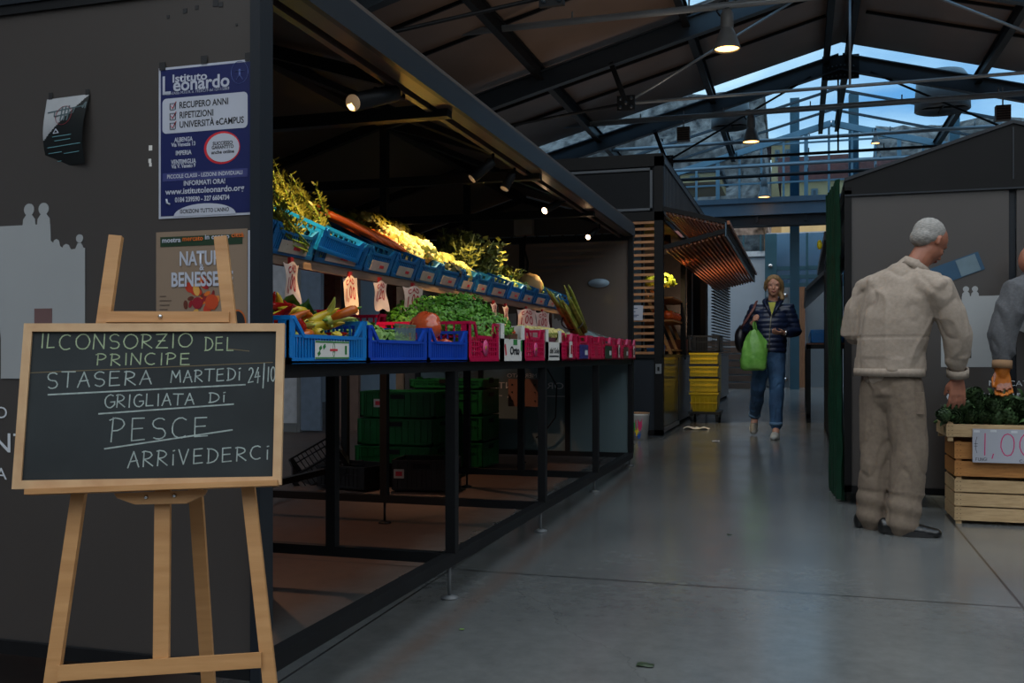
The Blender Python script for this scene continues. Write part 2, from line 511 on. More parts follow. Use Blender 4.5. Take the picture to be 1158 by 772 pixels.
# purlins, one beam each
n = 0
for d, sg in ((.24, -1), (.12, 1), (2.22, -1), (2.22, 1), (4.35, -1), (4.35, 1), (6.5, -1), (6.5, 1), (8.6, -1), (8.6, 1)):
    n += 1
    z = rz_(d, 6.29); x = XR + sg * d
    mb = MB()
    mb.bb(x - .012, x + .012, 7.2, 23.5, z - .09, z + .09)
    mb.bb(x - .05, x + .05, 7.2, 23.5, z - .1, z - .082); mb.bb(x - .05, x + .05, 7.2, 23.5, z + .082, z + .1)
    struct('beam_%d' % n, mb, BLK)

TRL = {9.4: 'dark steel roof truss nearest the camera, its left rafter just above the stall canopy',
       13.7: 'blue-grey roof truss whose rafter runs behind the biggest hanging lamp',
       18.0: 'dark roof truss farthest back, in front of the glazed gable'}
for Y in (9.4, 13.7, 18.0):
    t = thing('roof_truss', TRL[Y], 'roof truss', (XR, Y, 6.0), group='steel trusses carrying the hall roof')
    for sg in (-1, 1):
        mb = MB()
        a = V((XR, Y, 6.17)); b = V((XR + sg * 8.6, Y, 6.17 - .27 * 8.6))
        up = V((sg * .27, 0, 1)).normalized()
        mb.bar(a, b, .02, .28, up)
        mb.bar(a + up * .135, b + up * .135, .13, .02, up); mb.bar(a - up * .135, b - up * .135, .13, .02, up)
        mb.build('rafter', STEEL, t)
        nd = V((XR + sg * 3.08, Y, 4.58)); tp = V((XR + sg * 3.3, Y, 6.17 - .27 * 3.3 - .1))
        MB().bar(nd, tp, .07, .07).build('strut', BLK, t)
        MB().tube([nd, (XR + sg * .5, Y, 5.95)], .02, 6).build('tie_rod', PIPE if Y == 13.7 else BLK, t)
        MB().tube([nd, (XR + sg * 7.9, Y, 4.03)], .022, 6).build('tie_rod', BLK, t)
        mb = MB().box(nd, (.26, .05, .22)); mb.cur = 1
        for q in ((-.08, .06), (.08, .06), (-.08, -.06), (.08, -.06), (0, 0)):
            mb.cyl(nd + V((q[0], -.055, q[1])), nd + V((q[0], .055, q[1])), .024, seg=8)
        mb.build('gusset_plate', [BLK, STEEL], t)
    MB().tube([(XR - 3.08, Y, 4.58), (XR + 3.08, Y, 4.58)], .024, 6).build('tie_rod', PIPE if Y == 13.7 else BLK, t)
    MB().tube([(XR - .04, Y, 6.0), (XR - .04, Y, 4.58)], .018, 6).build('hanger_rod', PIPE if Y == 13.7 else BLK, t)
    mb = MB().box((XR, Y, 6.07), (.62, .06, .42)); mb.cur = 1
    for i in range(-3, 4):
        for zz in (5.93, 6.1): mb.cyl((XR + i * .07, Y - .05, zz - abs(i) * .01), (XR + i * .07, Y + .05, zz - abs(i) * .01), .016, seg=7)
    mb.build('ridge_plate', [BLK, STEEL], t)

# cross pipes carrying the lamps
def cpipe(Y, z, m, lab, r=.035, x0=-7.9, x1=9.2):
    mb = MB().tube([(x0, Y, z), (x1, Y, z)], r, 8)
    for i in range(12):
        x = x0 + .8 + i * 1.45
        mb.cyl((x, Y, z + r), (x, Y, z + .12), .012, seg=6)
    one('ceiling_pipe', mb, m, lab, 'pipe', 'pipes crossing the hall under the roof')
cpipe(11.75, 5.14, PIPE, 'pale conduit pipe from which the biggest lamp hangs', .045)
cpipe(17.1, 5.16, PIPE, 'pale cross pipe just behind the long truss tie, carrying two dark boxes', .05)
cpipe(19.3, 5.14, PIPE, 'thin pale cross pipe in front of the gable glass, upper one', .035)
cpipe(21.6, 5.1, PIPE, 'pale cross pipe low in front of the gable glass', .035)
cpipe(20.7, 5.12, BLK, 'thin black cross pipe between two pale ones before the gable', .03)
cpipe(22.9, 5.12, BLK, 'black cross pipe from which the farthest aisle lamp hangs', .04)

LAMPG = mat('lit_lamp_glass', '#ffd9a0', .3, emit='#ffb765', estr=6.0)
def pendant(loc, s, lab, on=True):
    t = thing('pendant_lamp', lab, 'hanging lamp', loc, group='bell lamps hanging from the cross pipes')
    x, y, z = loc
    mb = MB().lathe([(.012, 0), (.05, -.01), (.075, -.06), (.078, -.22), (.062, -.235), (.078, -.25), (.11, -.32), (.15, -.44), (.163, -.475), (.163, -.49), (.15, -.49), (.145, -.47), (.1, -.37), (.01, -.35)], seg=20)
    mb.v = [p * s for p in mb.v]; o = mb.build('lamp_shade', GREYP, t, world=False)
    mb = MB().lathe([(.0, -.452), (.148, -.452), (.148, -.470), (.0, -.475)], seg=20); mb.v = [p * s for p in mb.v]
    mb.build('lit_glass', LAMPG, t, world=False)
    mb = MB().tube([(0, 0, 0), (-.02, 0, .1), (-.09, 0, .09), (-.12, 0, -.02), (-.08, 0, -.08)], .012, 6); mb.v = [p * s for p in mb.v]
    mb.build('cable', BLK, t, world=False)
    mb = MB().box((0, 0, .03), (.05, .05, .1)); mb.v = [p * s for p in mb.v]
    mb.build('hanger_clamp', BLK, t, world=False)
    return t
pendant((-.85, 11.75, 5.10), 1.0, 'biggest and nearest bell lamp, warm lit, near the top edge')
pendant((-.83, 17.1, 5.12), .97, 'bell lamp in front of the grey drum, second largest')
pendant((-.82, 22.9, 5.08), .95, 'lit bell lamp hanging just above the blue-grey gable beam')
pendant((1.592, 22.9, 6.0), .6, 'small dark bell lamp right of the ridge against the blue sky')
pendant((-3.161, 22.9, 6.05), .8, 'small bell lamp far back left over the stone hillside')
pendant((4.1, 22.9, 6.05), .9, 'small bell lamp far right above the right-hand kiosk roof')

def drum(x, y, z, r, lab):
    t = thing('drum_fan', lab, 'ceiling fan drum', (x, y, z), group='drum shaped fans under the roof')
    MB().lathe([(r * .2, .75 * r), (r * .8, .72 * r), (r * .95, .5 * r), (r, -.1 * r), (r * 1.03, -.75 * r), (r * .95, -.78 * r), (r * .9, -.6 * r), (.02, -.5 * r)], seg=28).build('drum', GREYP, t, world=False)
    mb = MB()
    for i in range(4):
        a = i * PI / 2
        mb.bar((0, 0, -.65 * r), (math.cos(a) * r * .95, math.sin(a) * r * .95, -.65 * r), .03, .03)
    mb.build('guard', BLK, t, world=False)
    MB().tube([(0, 0, .7 * r), (0, 0, rz_(abs(x - XR), 6.3) - z)], .02, 6).build('hanging_rod', BLK, t, world=False)
drum(-1.3, 18.9, 5.62, .36, 'pale grey drum left of the ridge, behind the second lamp')
drum(2.45, 18.9, 5.75, .46, 'dark grey drum right of the ridge behind the truss rafter')
for x, lab in ((-1.987, 'small brown louvred box hanging from the pale pipe, left of the drum'), (3.113, 'small brown louvred box hanging from the pale pipe, above the right kiosk roof')):
    t = thing('speaker_box', lab, 'box', (x, 17.1, 4.86), group='louvred boxes on the cross pipe')
    mb = MB().box((0, 0, 0), (.22, .14, .24)); mb.cur = 1
    for k in range(6): mb.box((0, -.073, -.1 + k * .04), (.2, .012, .014))
    mb.build('body', [mat('brown_box_paint', '#4a3a33', .5), BLK], t, world=False)
    MB().bar((0, 0, .12), (0, 0, .42), .02).build('bracket', PIPE, t, world=False)

# ------------------------------------------------------------------ glazed gable, band beam, far room
GZ = 4.66
mb = MB()
NW = 34
for i in range(NW + 1):
    x = -8 + i * .507; 
    top = 6.42 - .27 * abs(x - XR)
    mb.bar((x, 23.5, GZ), (x, 23.5, top), .05 if i % 4 else .09, .06, (0, 1, 0))
for z in (5.05, 5.5, 5.95):
    hw = min(8.3, (6.42 - z) / .27)
    mb.bar((XR - hw, 23.5, z), (XR + hw, 23.5, z), .04, .04)
for sg in (-1, 1): mb.bar((XR, 23.5, 6.36), (XR + sg * 8.6, 23.5, 6.36 - .27 * 8.6), .1, .14)
mb.cur = 1
mb.prism([(-7.9, GZ), (9.2, GZ), (9.2, 4.1), (9.2, 4.12), (XR, 6.4), (-7.9, 4.1 + .0)][:0] or [(-5.7, GZ), (7.0, GZ), (XR, 6.38)], lambda a, b, t: V((a, 23.5 + t, b)), -.006, .006)
struct('window_3', mb, [mat('gable_mullion_paint', '#7594a4', .4, .1, .08, 4), WGLASS])
mb = MB().bb(-8, 9.3, 23.35, 23.65, 4.28, 4.68); mb.bb(-8, 9.3, 23.28, 23.35, 4.56, 4.68)
mb.cur = 1; mb.bb(-8, 9.3, 23.45, 23.8, 4.04, 4.28)
for x in (-1.0, .1, 1.3): mb.bb(x - .03, x + .03, 23.4, 23.46, 4.12, 4.28)
struct('beam_11', mb, [mat('band_beam_paint', '#566878', .45, 0, .06, 2), mat('dark_band_soffit', '#1c1a1c', .6)])
# upper glass storey of the gable: sloping curtain wall frame beyond (tall steel posts)
for k, x in enumerate((-.15, 1.2, 3.4)):
    mb = MB().bb(x - .11, x + .11, 24.2, 24.45, fz(30), 7.2)
    one('steel_column', mb, mat('teal_steel_paint', '#2f5663', .45, 0, .1, 3), ('teal steel column left of the ridge behind the gable glass', 'teal steel column right of the ridge behind the gable glass', 'tall teal steel column behind the dark drum')[k], 'column', 'teal columns behind the gable')

# far room seen under the band beam
TEAL = mat('teal_steel_paint', '#2f5663', .45)
FW = mat('pale_blue_grey_wall', '#a3adb6', .7, 0, .04, 2)
mb = MB().bb(-.9, 3.2, 27.0, 27.15, .1, 4.3).bb(-6.0, -.9, 26.5, 26.7, .1, 3.7); mb.cur = 1; mb.bb(-6, -.9, 26.44, 26.7, 3.62, 3.76)
struct('wall_back', mb, [FW, mat('white_ledge_paint', '#c4ccd2', .6)])
# glazed screen above and right
mb = MB()
mb.bb(-.92, -.62, 26.35, 26.6, .14, 4.2)
for z in (3.05, 3.28, 2.83): mb.bb(-.62, 3.0, 26.4, 26.52, z - .05, z + .05)
for x in (.15, 1.0, 2.0): mb.bb(x - .03, x + .03, 26.4, 26.5, 2.8, 4.2)
mb.cur = 1; mb.bb(-.62, 3.0, 26.46, 26.48, 2.85, 4.2)
mb.cur = 2
for z in (3.35, 2.88):
    for x in (-.78, .9): mb.cyl((x, 26.3, z), (x, 26.36, z), .05, seg=10)
struct('window_4', mb, [TEAL, WGLASS, CHROME])
mb = MB().bb(-6.0, -.95, 26.45, 26.6, 3.76, 4.25)
mb2 = MB()
for i in range(12): mb2.bb(-6 + i * .45, -5.96 + i * .45, 26.4, 26.5, 3.76, 4.2)
mb2.cur = 1; mb2.bb(-6, -.95, 26.44, 26.46, 3.76, 4.2)
struct('window_5', mb2, [TEAL, WGLASS])
# glass door leaves
for i, (x0, x1) in enumerate(((-.88, -.3), (.12, .9))):
    mb = MB().bb(x0, x1, 26.1, 26.13, .17, 2.74)
    d = struct('door_%d' % (i + 1), mb, DGLASS)
    mb = MB()
    for z in (.35, 2.55): mb.cyl((x1 - .09, 26.07, z), (x1 - .09, 26.1, z), .05, seg=10)
    mb.build('door_fitting', CHROME, d)
mb = MB().bb(-.28, .1, 26.0, 26.3, .144, 2.75)
for x in (-.26, -.1, .06): mb.bb(x, x + .03, 25.98, 26.0, .144, 2.75)
one('wooden_pillar', mb, mat('warm_wood_cladding', '#8d5e3f', .35, 0, .25, 4, stretch=(14, 14, 1), hex2='#b27c56'), 'warm brown wooden pillar beside the frosted glass door', 'pillar')
mb = MB()
for k in range(7):
    mb.bb(-2.9, -.98, 24.4 + k * .28, 24.7 + k * .28, .144 + k * .18, .144 + k * .18 + .14)
one('wooden_steps', mb, mat('stair_wood', '#5b4436', .6, 0, .2, 4), 'brown slatted wooden steps at the far end of the aisle', 'steps')

# outside: embankment wall, terrace houses
mb = MB()
def hillf(u, v):
    x = -26 + 50 * u; z = .5 + 12.5 * v - 3.0 * max(0, 1 - abs(u - .62) * 5) * 0
    top = 11.6 - .05 * abs(x + 6) if x < -1.2 else (6.2 if x < 2.6 else 10.4)
    z = .0 + top * v
    return V((x, (35.6 if x < -1.2 else 38.5) + 3.5 * v + 1.0 * noise.noise(V((x * .5, z * .8, 0))) + .5 * noise.noise(V((x * 2.1, z * 2.3, 5))), z))
mb.grid(140, 40, hillf)
ROCK = mat('rough_grey_stone', '#3a3330', .9, 0, .4, 3.4, .9, hex2='#a89a90', bscale=3)
struct('hill', mb, ROCK)
def house(name, lab, x0, x1, y, z0, z1, wallc, roofc, win, lit=None, pitched=True, flat=0):
    t = thing(name, lab, 'building', ((x0 + x1) / 2, y, 0))
    MB().bb(x0, x1, y, y + 3, z0, z1).build('wall', wallc, t)
    if flat:
        MB().bb(x0 - .1, x1 + .1, y - .15, y + 2.8, z1, z1 + flat).build('roof', roofc, t)
    elif pitched:
        m = (x0 + x1) / 2; mb = MB()
        mb.prism([(x0 - .2, z1), (x1 + .2, z1), (m, z1 + (x1 - x0) * .16)], lambda a, b, s: V((a, y + s, b)), -.3, 3.2)
        mb.build('roof', roofc, t)
    else:
        MB().bb(x0 - .1, x1 + .1, y - .15, y + 3, z1, z1 + .18).build('roof', roofc, t)
    for (wx, wz, ww, wh) in win:
        f = MB().bb(wx - ww / 2, wx + ww / 2, y - .05, y + .02, wz, wz + wh).build('window', mat('outside_window_frame', '#5b6b70', .5), t)
        MB().bb(wx - ww / 2 + .06, wx + ww / 2 - .06, y - .07, y - .045, wz + .06, wz + wh - .06).build('pane', mat('outside_window_pane', '#26323a', .1), f)
    return t
OCH = mat('ochre_render', '#b79c6c', .8, 0, .12, 2); PAL = mat('pale_yellow_render', '#bcb294', .8, 0, .1, 2); PKR = mat('faded_pink_render', '#b07a76', .8, 0, .12, 2)
TIL = mat('terracotta_roof_tiles', '#6d3b30', .8, 0, .3, 8)
house('town_house', 'ochre house with tiled roof seen through the gable glass, centre', -.6, 1.5, 31.5, 0, 6.45, OCH, TIL, [(-.2, 5.8, .2, .4), (.4, 5.8, .2, .4), (1.0, 5.8, .2, .4)], flat=.75)
house('tower_house', 'ochre rooftop turret with small tiled cap against the blue sky', -1.0, -.25, 35, 5, 8.5, OCH, TIL, [(-.8, 7.8, .16, .4), (-.45, 7.8, .16, .4)])
house('town_house', 'pale yellow house behind the gable glass, right of the ochre one', 1.7, 4.2, 31.8, 0, 6.3, PAL, TIL, [(2.0, 5.7, .2, .4), (2.7, 5.7, .2, .4), (3.4, 5.7, .2, .4)], flat=.8)
house('town_house', 'long flat ochre building strip over the stone embankment', -12, -2.6, 32.4, 6.75, 7.05, OCH, mat('dark_slate_edge', '#2c2e33', .7), [(-10 + i * 1.1, 6.82, .3, .15) for i in range(7)], pitched=False)
house('town_house', 'low faded pink house at the left foot of the embankment', -6.0, -4.0, 31.0, 0, 6.45, PKR, TIL, [(-5.6, 6.0, .25, .3), (-5.0, 6.0, .25, .3), (-4.4, 6.0, .25, .3)], pitched=False)
mb = MB().bb(-26, 26, 27.3, 40, -.2, .0); struct('ground', mb, mat('outside_paving', '#6f6c68', .9))
# ================================================================== the long produce stall (left)
XO, XI, XC, XB = -1.29, -1.80, -2.185, -3.10      # posts' centre lines
YS = [2.115, 3.48, 4.835, 6.19, 7.545]
def gable_panel(mb, y, xl, xr, zb, zt, th):
    xm = (xl + xr) / 2
    mb.prism([(xl, zb), (xr, zb), (xm, zt)], lambda a, b, t: V((a, y + t, b)), -th / 2, th / 2)

def kiosk_print(root, xc, y, ny, m, tdir=None):
    """town outline with little heads, an arched door, square windows; film stuck on the pane. ny=-1: read from -Y"""
    zb = .872
    half = [(.055, zb), (.055, zb + .06)]
    arch = [(.055 * math.cos(a) * 1.9, .98 + .10 * math.sin(a)) for a in [i * PI / 10 for i in range(0, 6)]]
    top = []
    def head(x, z, r=.016):
        out = [(x + r * 1.25, z - .03), (x + r * 1.2, z - .012), (x + r * .45, z)]
        for i in range(9):
            a = -PI / 2 + .5 + (2 * PI - 1) * i / 8
            out.append((x + r * math.cos(a), z + r * .9 + r * 1.1 * math.sin(a)))
        out += [(x - r * .45, z), (x - r * 1.2, z - .012), (x - r * 1.25, z - .03)]
        return out
    pts = [(.105, zb), (.38, zb), (.38, 1.218), (.335, 1.215)]
    pts += [(.32 + .012 * math.cos(a), 1.218 + .012 * math.sin(a)) for a in (0.2, .8, 1.6, 2.4, 3.0)]
    pts += [(.30, 1.225)] + [(.288 + .010 * math.cos(a), 1.232 + .012 * math.sin(a)) for a in (0.2, .8, 1.6, 2.4, 3.0)]
    pts += [(.270, 1.24), (.268, 1.285), (.105, 1.285), (0.0, 1.29), (0.0, 1.085), (.04, 1.08), (.08, 1.06), (.1, 1.02), (.105, .98)]
    for sg in (-1, 1):
        mb = MB()
        mb.prism([(xc + sg * a, b) for a, b in pts], lambda a, b, t: V((a, y + ny * t, b)), .0015, .003)
        for hx, hz, hr in ((.362, 1.243, .011), (.246, 1.326, .0165), (.198, 1.326, .0165)):
            mb.prism([(xc + sg * hx + q * hr, z_) for q, z_ in ((-1.3, hz - .048), (1.3, hz - .048), (1.15, hz - .026), (.45, hz - .012), (-.45, hz - .012), (-1.15, hz - .026))], lambda a, b, t: V((a, y + ny * t, b)), .0005, .0026)
            mb.prism([(xc + sg * hx + hr * math.cos(k * PI / 8), hz + hr * math.sin(k * PI / 8)) for k in range(16)], lambda a, b, t: V((a, y + ny * t, b)), .0005, .0022)
        mb.cur = 1
        mb.bb(xc + sg * .218, xc + sg * .275, y + ny * .003, y + ny * .0045, .925, 1.06)
        mb.build('town_print', m, root)
    ex = (tdir or -ny, 0, 0)
    for s, sz, z, w in (('MERCATO', .045, .778, .25), ('ORTOCENTRO', .075, .695, .70), ('ALBENGA', .045, .612, .25)):
        lettering(s, sz, WHITEI, root, (xc, y + ny * .003, z), ex, (0, 0, 1), w)
    for sg in (-1, 1):
        MB().bb(xc + sg * .17, xc + sg * .36, y + ny * .001, y + ny * .003, .611, .616).build('print_line', WHITEI, root)

stall = thing('market_stall', 'long black steel market stall on the left, stacked with vegetable crates', 'market stall', (-2.2, 4.8, 0))
s4 = .04
def post(x, y, z0, z1, m=BLK, w=s4):
    MB().bb(x - w / 2, x + w / 2, y - w / 2, y + w / 2, z0, z1).build('post', m, stall)
RZ0, RZ1 = .135, .175
# corner post (steel blue) and rows
MB().bb(-1.298, -1.27, 2.075, 2.135, .12, 2.02).build('corner_post', BLK2, stall)
for i, y in enumerate(YS[1:], 1):
    post(XO, y, RZ1, .876 if i < 4 else 1.89)
    if i < 4: post(XI, y, RZ1, .876)
    post(XC, y, RZ1, 2.2 if i < 4 else 1.86)
    post(XB, y, RZ1, 1.86, w=.045)
post(XB, YS[0], .12, 1.9)
for x in (XI, -2.54): post(x, YS[4], RZ1, .876)
# rails
def rail(a, b, w=s4, m=BLK): MB().bar(a, b, w).build('rail', m, stall)
zr = (RZ0 + RZ1) / 2
rail((-1.295, 2.12, zr), (-1.295, 7.56, zr), .045)
rail((XB, 2.12, zr), (XB, 7.56, zr))
for y in YS[1:]: rail((XB, y, zr), (XO, y, zr))
rail((-1.295, 2.14, .893), (-1.295, 7.56, .893), .035)
rail((-2.14, 2.14, .893), (-2.14, 7.56, .893), .035)
for y in YS[1:4]: rail((-2.14, y, .893), (XO, y, .893), .034)
rail((XB, YS[4], .893), (XO, YS[4], .893), .035)
# feet
for y in YS:
    for x in (-1.3, XC, XB):
        z = fz(y)
        mb = MB().cyl((x, y, z + .01), (x, y, .14), .007, seg=8).lathe([(.0, z), (.034, z), (.034, z + .006), (.012, z + .014), (.0, z + .014)], (x, y, 0), 16)
        mb.build('foot', BLK if x < -1.4 else GREYP, stall)
# roof: fascia, eaves beams, joists, rafters, ridge, sheets
MB().bb(-1.283, -1.262, 2.09, 7.575, 1.885, 1.972).build('fascia', BLK2, stall)
MB().bb(-1.34, -1.283, 2.1, 7.57, 1.885, 1.893).build('fascia_lip', BROWNW if False else mat('bronze_brown_lip', '#54423b', .35), stall)
mb = MB().bb(-1.383, -1.372, 2.1, 7.57, 1.88, 1.92).bb(-1.384, -1.36, 2.1, 7.57, 1.876, 1.882)
mb.build('light_track', mat('bronze_brown_lip', '#54423b', .35), stall)
MB().bb(XB - .03, XB + .03, 2.1, 7.57, 1.86, 1.96).build('eaves_beam', BLK, stall)
for y in YS:
    MB().bb(XB, -1.3, y - .025, y + .025, 1.855, 1.905).build('joist', BLK, stall)
    for sg, xe in ((1, -1.29), (-1, XB)):
        MB().bar((XC, y, 2.215), (xe, y, 1.935), .04, .05).build('rafter', BLK, stall)
MB().bb(XC - .03, XC + .03, 2.1, 7.57, 2.19, 2.25).build('ridge_beam', BLK, stall)
for y0, y1 in ((3.48, 4.835), (4.835, 6.19)):
    MB().bar((XC, y0, 2.19), (-1.3, y1, 1.9), .03).build('roof_brace', BLK, stall)
    MB().bar((XC, y1, 2.19), (-1.3, y0, 1.9), .03).build('roof_brace', BLK, stall)
RSH = mat('dark_stall_roof_sheet', '#4a413b', .5, 0, .1, 2)
for sg, xe in ((1, -1.27), (-1, XB - .02)):
    mb = MB(); a = [(XC, 2.08, 2.262), (xe, 2.08, 1.972), (xe, 7.58, 1.972), (XC, 7.58, 2.262)]
    mb.add(a + [(x, y, z + .02) for x, y, z in a], [(0, 1, 2, 3), (7, 6, 5, 4), (0, 4, 5, 1), (1, 5, 6, 2), (2, 6, 7, 3), (3, 7, 4, 0)])
    mb.build('roof_sheet', RSH, stall)
for y in (2.1, 7.56):
    mb = MB(); gable_panel(mb, y, XB, -1.29, 1.92, 2.25, .015); mb.build('gable_sheet', RSH if y > 3 else ROOFU, stall)
# near end wall: glass between steel frame
MB().bb(-3.12, -1.306, 2.085, 2.125, .13, .166).build('rail', BLK, stall)
MB().bb(XB, -1.298, 2.098, 2.110, .166, 1.88).build('glass_panel', KGLASS, stall)
MB().bb(-3.12, -1.306, 2.085, 2.13, 1.88, 1.925).build('rail', BLK2, stall)
MB().bb(-1.845, -1.80, 2.135, 2.175, .16, .92).build('post', BLK2, stall)
kiosk_print(stall, -2.185, 2.098, -1, [FROSTW, mat('window_pink_reflection', '#6b5150', .5)])  # the small windows carry the pink reflection in the glass as colour
# far end wall
MB().bb(XC + .02, -1.31, 7.54, 7.55, .91, 1.86).build('glass_panel', EGLASS, stall)
MB().bb(XB + .02, XC - .02, 7.54, 7.55, .91, 1.86).build('glass_panel', EGLASS, stall)
for x0, x1 in ((XB, -2.54), (-2.54, XI), (XI, XO)):
    MB().bb(x0 + .02, x1 - .02, 7.54, 7.55, .175, .876).build('glass_panel', LGLASS, stall)
kiosk_print(stall, -2.185, 7.539, -1, [mat('pale_window_film_far', '#a8a4a0', .55), BLK], -1)
MB().bb(-2.225, -2.075, 7.44, 7.52, 1.915, 2.073).build('junction_box', mat('beige_plastic_box', '#8f8377', .5), stall)
MB().tube([(-2.14, 7.49, 1.92), (-2.15, 7.48, 1.8), (-2.12, 7.48, 1.7), (-2.14, 7.49, 1.5)], .01, 6).build('cable', BLK, stall)
MB().tube([(-2.0, 7.5, .9), (-1.87, 7.45, .7), (-1.88, 7.45, .45), (-1.98, 7.46, .32), (-2.05, 7.48, .28)], .006, 6).build('cable', BLK, stall)

# display board under the crates + shelf
MB().bb(-2.14, -1.29, 2.14, 7.56, .903, .913).build('tabletop', BLK, stall)
SY0, SY1 = 2.2, 6.95
sh_a = R(22)
def shp(s, y, h=0):   # s along the tilted shelf from its front edge, h above it
    return V((-1.65 - s * math.cos(sh_a) - h * math.sin(sh_a), y, 1.262 + s * math.sin(sh_a) + h * math.cos(sh_a)))
for k in range(6):
    s = .03 + k * .095
    MB().bar(shp(s, SY0), shp(s, SY1), .035, .016, (math.sin(-sh_a), 0, math.cos(sh_a))).build('shelf_slat', BROWNW, stall)
MB().bar((-1.655, SY0, 1.262), (-1.655, SY1, 1.262), .02, .055).build('shelf_front', mat('worn_shelf_edge', '#6a5446', .6, 0, .3, 7, .2, stretch=(8, 1, 8)), stall)
for y in (2.25, 3.48, 4.835, 6.19, 6.9):
    for x, zt in ((-1.80, 1.29), (-2.15, 1.44)):
        MB().bb(x - .025, x + .025, y - .025, y + .025, .913, zt).build('shelf_post', BROWNW, stall)
    MB().bar((-1.66, y + .06, 1.25), (-2.2, y + .06, 1.25 + .54 * math.tan(sh_a)), .03).build('shelf_bracket', BROWNW, stall)

# stall spotlights
SPG = mat('lit_spot_lens', '#fff0dc', .3, emit='#ffd0a0', estr=10)
SPG2 = mat('dim_spot_lens', '#b09a84', .2, emit='#ffcf9a', estr=.12)
def spot(lens, back, aim, lab, lit=True, power=30, r=.030, tp=None, ang=70, col=(1.0, .66, .25)):
    lens, back = V(lens), V(back); d = (lens - back).normalized()
    t = thing('stall_spotlight', lab, 'spotlight', tuple(back), group='spotlights under the stall canopy')
    MB().tube([back, back + d * .01, lens], [r * .8, r, r], 20).build('housing', BLK, t)
    MB().tube([lens, lens + d * .003], [r * .9, r * .85], 20).build('lens', SPG if lit else SPG2, t)
    top = V((-1.372, back.y + .05, 1.885)) if tp is None else V(tp)
    MB().tube([(back + lens) / 2 + V((0, 0, r)), V((top.x, top.y, (back.z + lens.z) / 2 + r + .02)), top], .007, 6).build('bracket', BLK, t)
    if power:
        li = bpy.data.lights.new('spot_light', 'SPOT'); li.energy = power; li.color = col; li.spot_size = R(ang); li.spot_blend = .7; li.shadow_soft_size = .012
        lo = bpy.data.objects.new('spot_light', li); COL.objects.link(lo)
        lo.location = lens + d * .02
        q = (V(aim) - lo.location).to_track_quat('-Z', 'Y'); lo.rotation_euler = q.to_euler()
        lo.parent = t; lo.location = lo.location - V(t.location)
    return t
spot((-1.40, 2.85, 1.76), (-1.37, 3.12, 1.86), (-1.75, 3.2, 1.3), 'big black cylinder spotlight nearest the camera, lens turned forward', False, 45, .030, (-1.372, 3.2, 1.885))
spot((-1.44, 4.15, 1.745), (-1.36, 4.2, 1.83), (-1.8, 4.2, 1.35), 'tilted cylinder spotlight second from the near post', False, 40, .024)
spot((-1.40, 4.52, 1.76), (-1.37, 4.55, 1.84), (-1.75, 4.7, 1.3), 'downward cylinder spotlight next to the tilted one', False, 26, .024)
spot((-1.46, 5.52, 1.80), (-1.40, 5.62, 1.86), (-1.75, 5.4, 1.3), 'brightest glowing spotlight under the canopy beside the junction box', True, 34, .022)
spot((-1.42, 6.55, 1.765), (-1.38, 6.66, 1.83), (-1.75, 6.3, 1.3), 'glowing spotlight farthest down the canopy', True, 26, .020)
# unseen lamps added inside the stall to warm the floor behind the table
for y, lab in ((4.1, 'added unseen spotlight over the back aisle of the stall, near one'), (6.5, 'added unseen spotlight over the back aisle of the stall, far one')):
    spot((-2.75, y, 1.80), (-2.72, y + .03, 1.86), (-2.35, y + .1, 0), lab, True, 34, .03, (-2.72, y, 1.9), 95, (1, .5, .28))

# far-end bits
card = MB().bb(-2.255, -2.0, 7.38, 7.39, .535, .755)
card.cur = 1
for sx in (-2.22, -2.03):
    for z in (.58, .65, .71): card.cyl((sx, 7.375, z), (sx, 7.38, z), .006, seg=8)
one('perforated_board', card, [mat('brown_perforated_board', '#6e5044', .7), BLK], 'brown perforated board hanging behind the posts under the table', 'board')
mb = MB().cyl((-1.545, 7.525, 1.52), (-1.545, 7.533, 1.52), .085, seg=28)
mb.v = [V((p.x, p.y, 1.52 + (p.z - 1.52) * .42)) for p in mb.v]
one('oval_sticker', mb, mat('pale_blue_sticker', '#9cb4c4', .4), 'pale blue oval sticker on the far glass end of the stall', 'sticker')

BLKK = mat('deep_black_kiosk_paint', '#0d0d0e', .55, 0, .1, 5, spec=.2)
# ================================================================== right-hand kiosk
KY = 6.1; KL, KR = .25, 2.08; KC = (KL + KR) / 2
rk = thing('market_kiosk', 'black framed kiosk with smoked glass front behind the man in beige', 'kiosk', (KC, KY, 0))
def kb(name, m, *a):
    return MB().bb(*a).build(name, m, rk)
kb('post', BLKK, KL, KL + .04, KY, KY + .04, .12, 1.93); kb('post', BLKK, KR - .04, KR, KY, KY + .04, .12, 1.93)
kb('post', BLKK, KL, KL + .04, 11.5, 11.54, .2, 1.93)
kb('rail', BLKK, KL, KR, KY, KY + .04, .12, .16); kb('rail', BLKK, KL, KR, KY, KY + .04, 1.90, 1.95)
kb('rail', BLKK, KL, KL + .04, KY, 11.5, .13, .17); kb('rail', BLKK, KL, KL + .04, KY, 11.5, 1.90, 1.95)
kb('glass_panel', KGLASS, KL + .04, KC - .02, KY + .015, KY + .027, .16, 1.90)
kb('glass_panel', KGLASS, KC + .02, KR - .04, KY + .015, KY + .027, .16, 1.90)
kb('post', BLK2, KC - .02, KC + .02, KY + .04, KY + .08, .16, 1.9)
kb('post', BLK2, .83, .875, KY + .06, KY + .1, .16, .92)
mb = MB(); xm = KC
mb.prism([(KL, 1.95), (KR, 1.95), (KR, 1.985), (xm, 2.27), (KL, 1.985)], lambda a, b, t: V((a, KY + t, b)), 0, .03)
mb.build('gable_sheet', BLKK, rk)
kb('fascia_trim', BLK2, xm - .004, xm + .004, KY - .004, KY, 1.95, 2.25)
kb('fascia_trim', BLK2, KL, KR, KY - .006, KY, 1.895, 1.905)
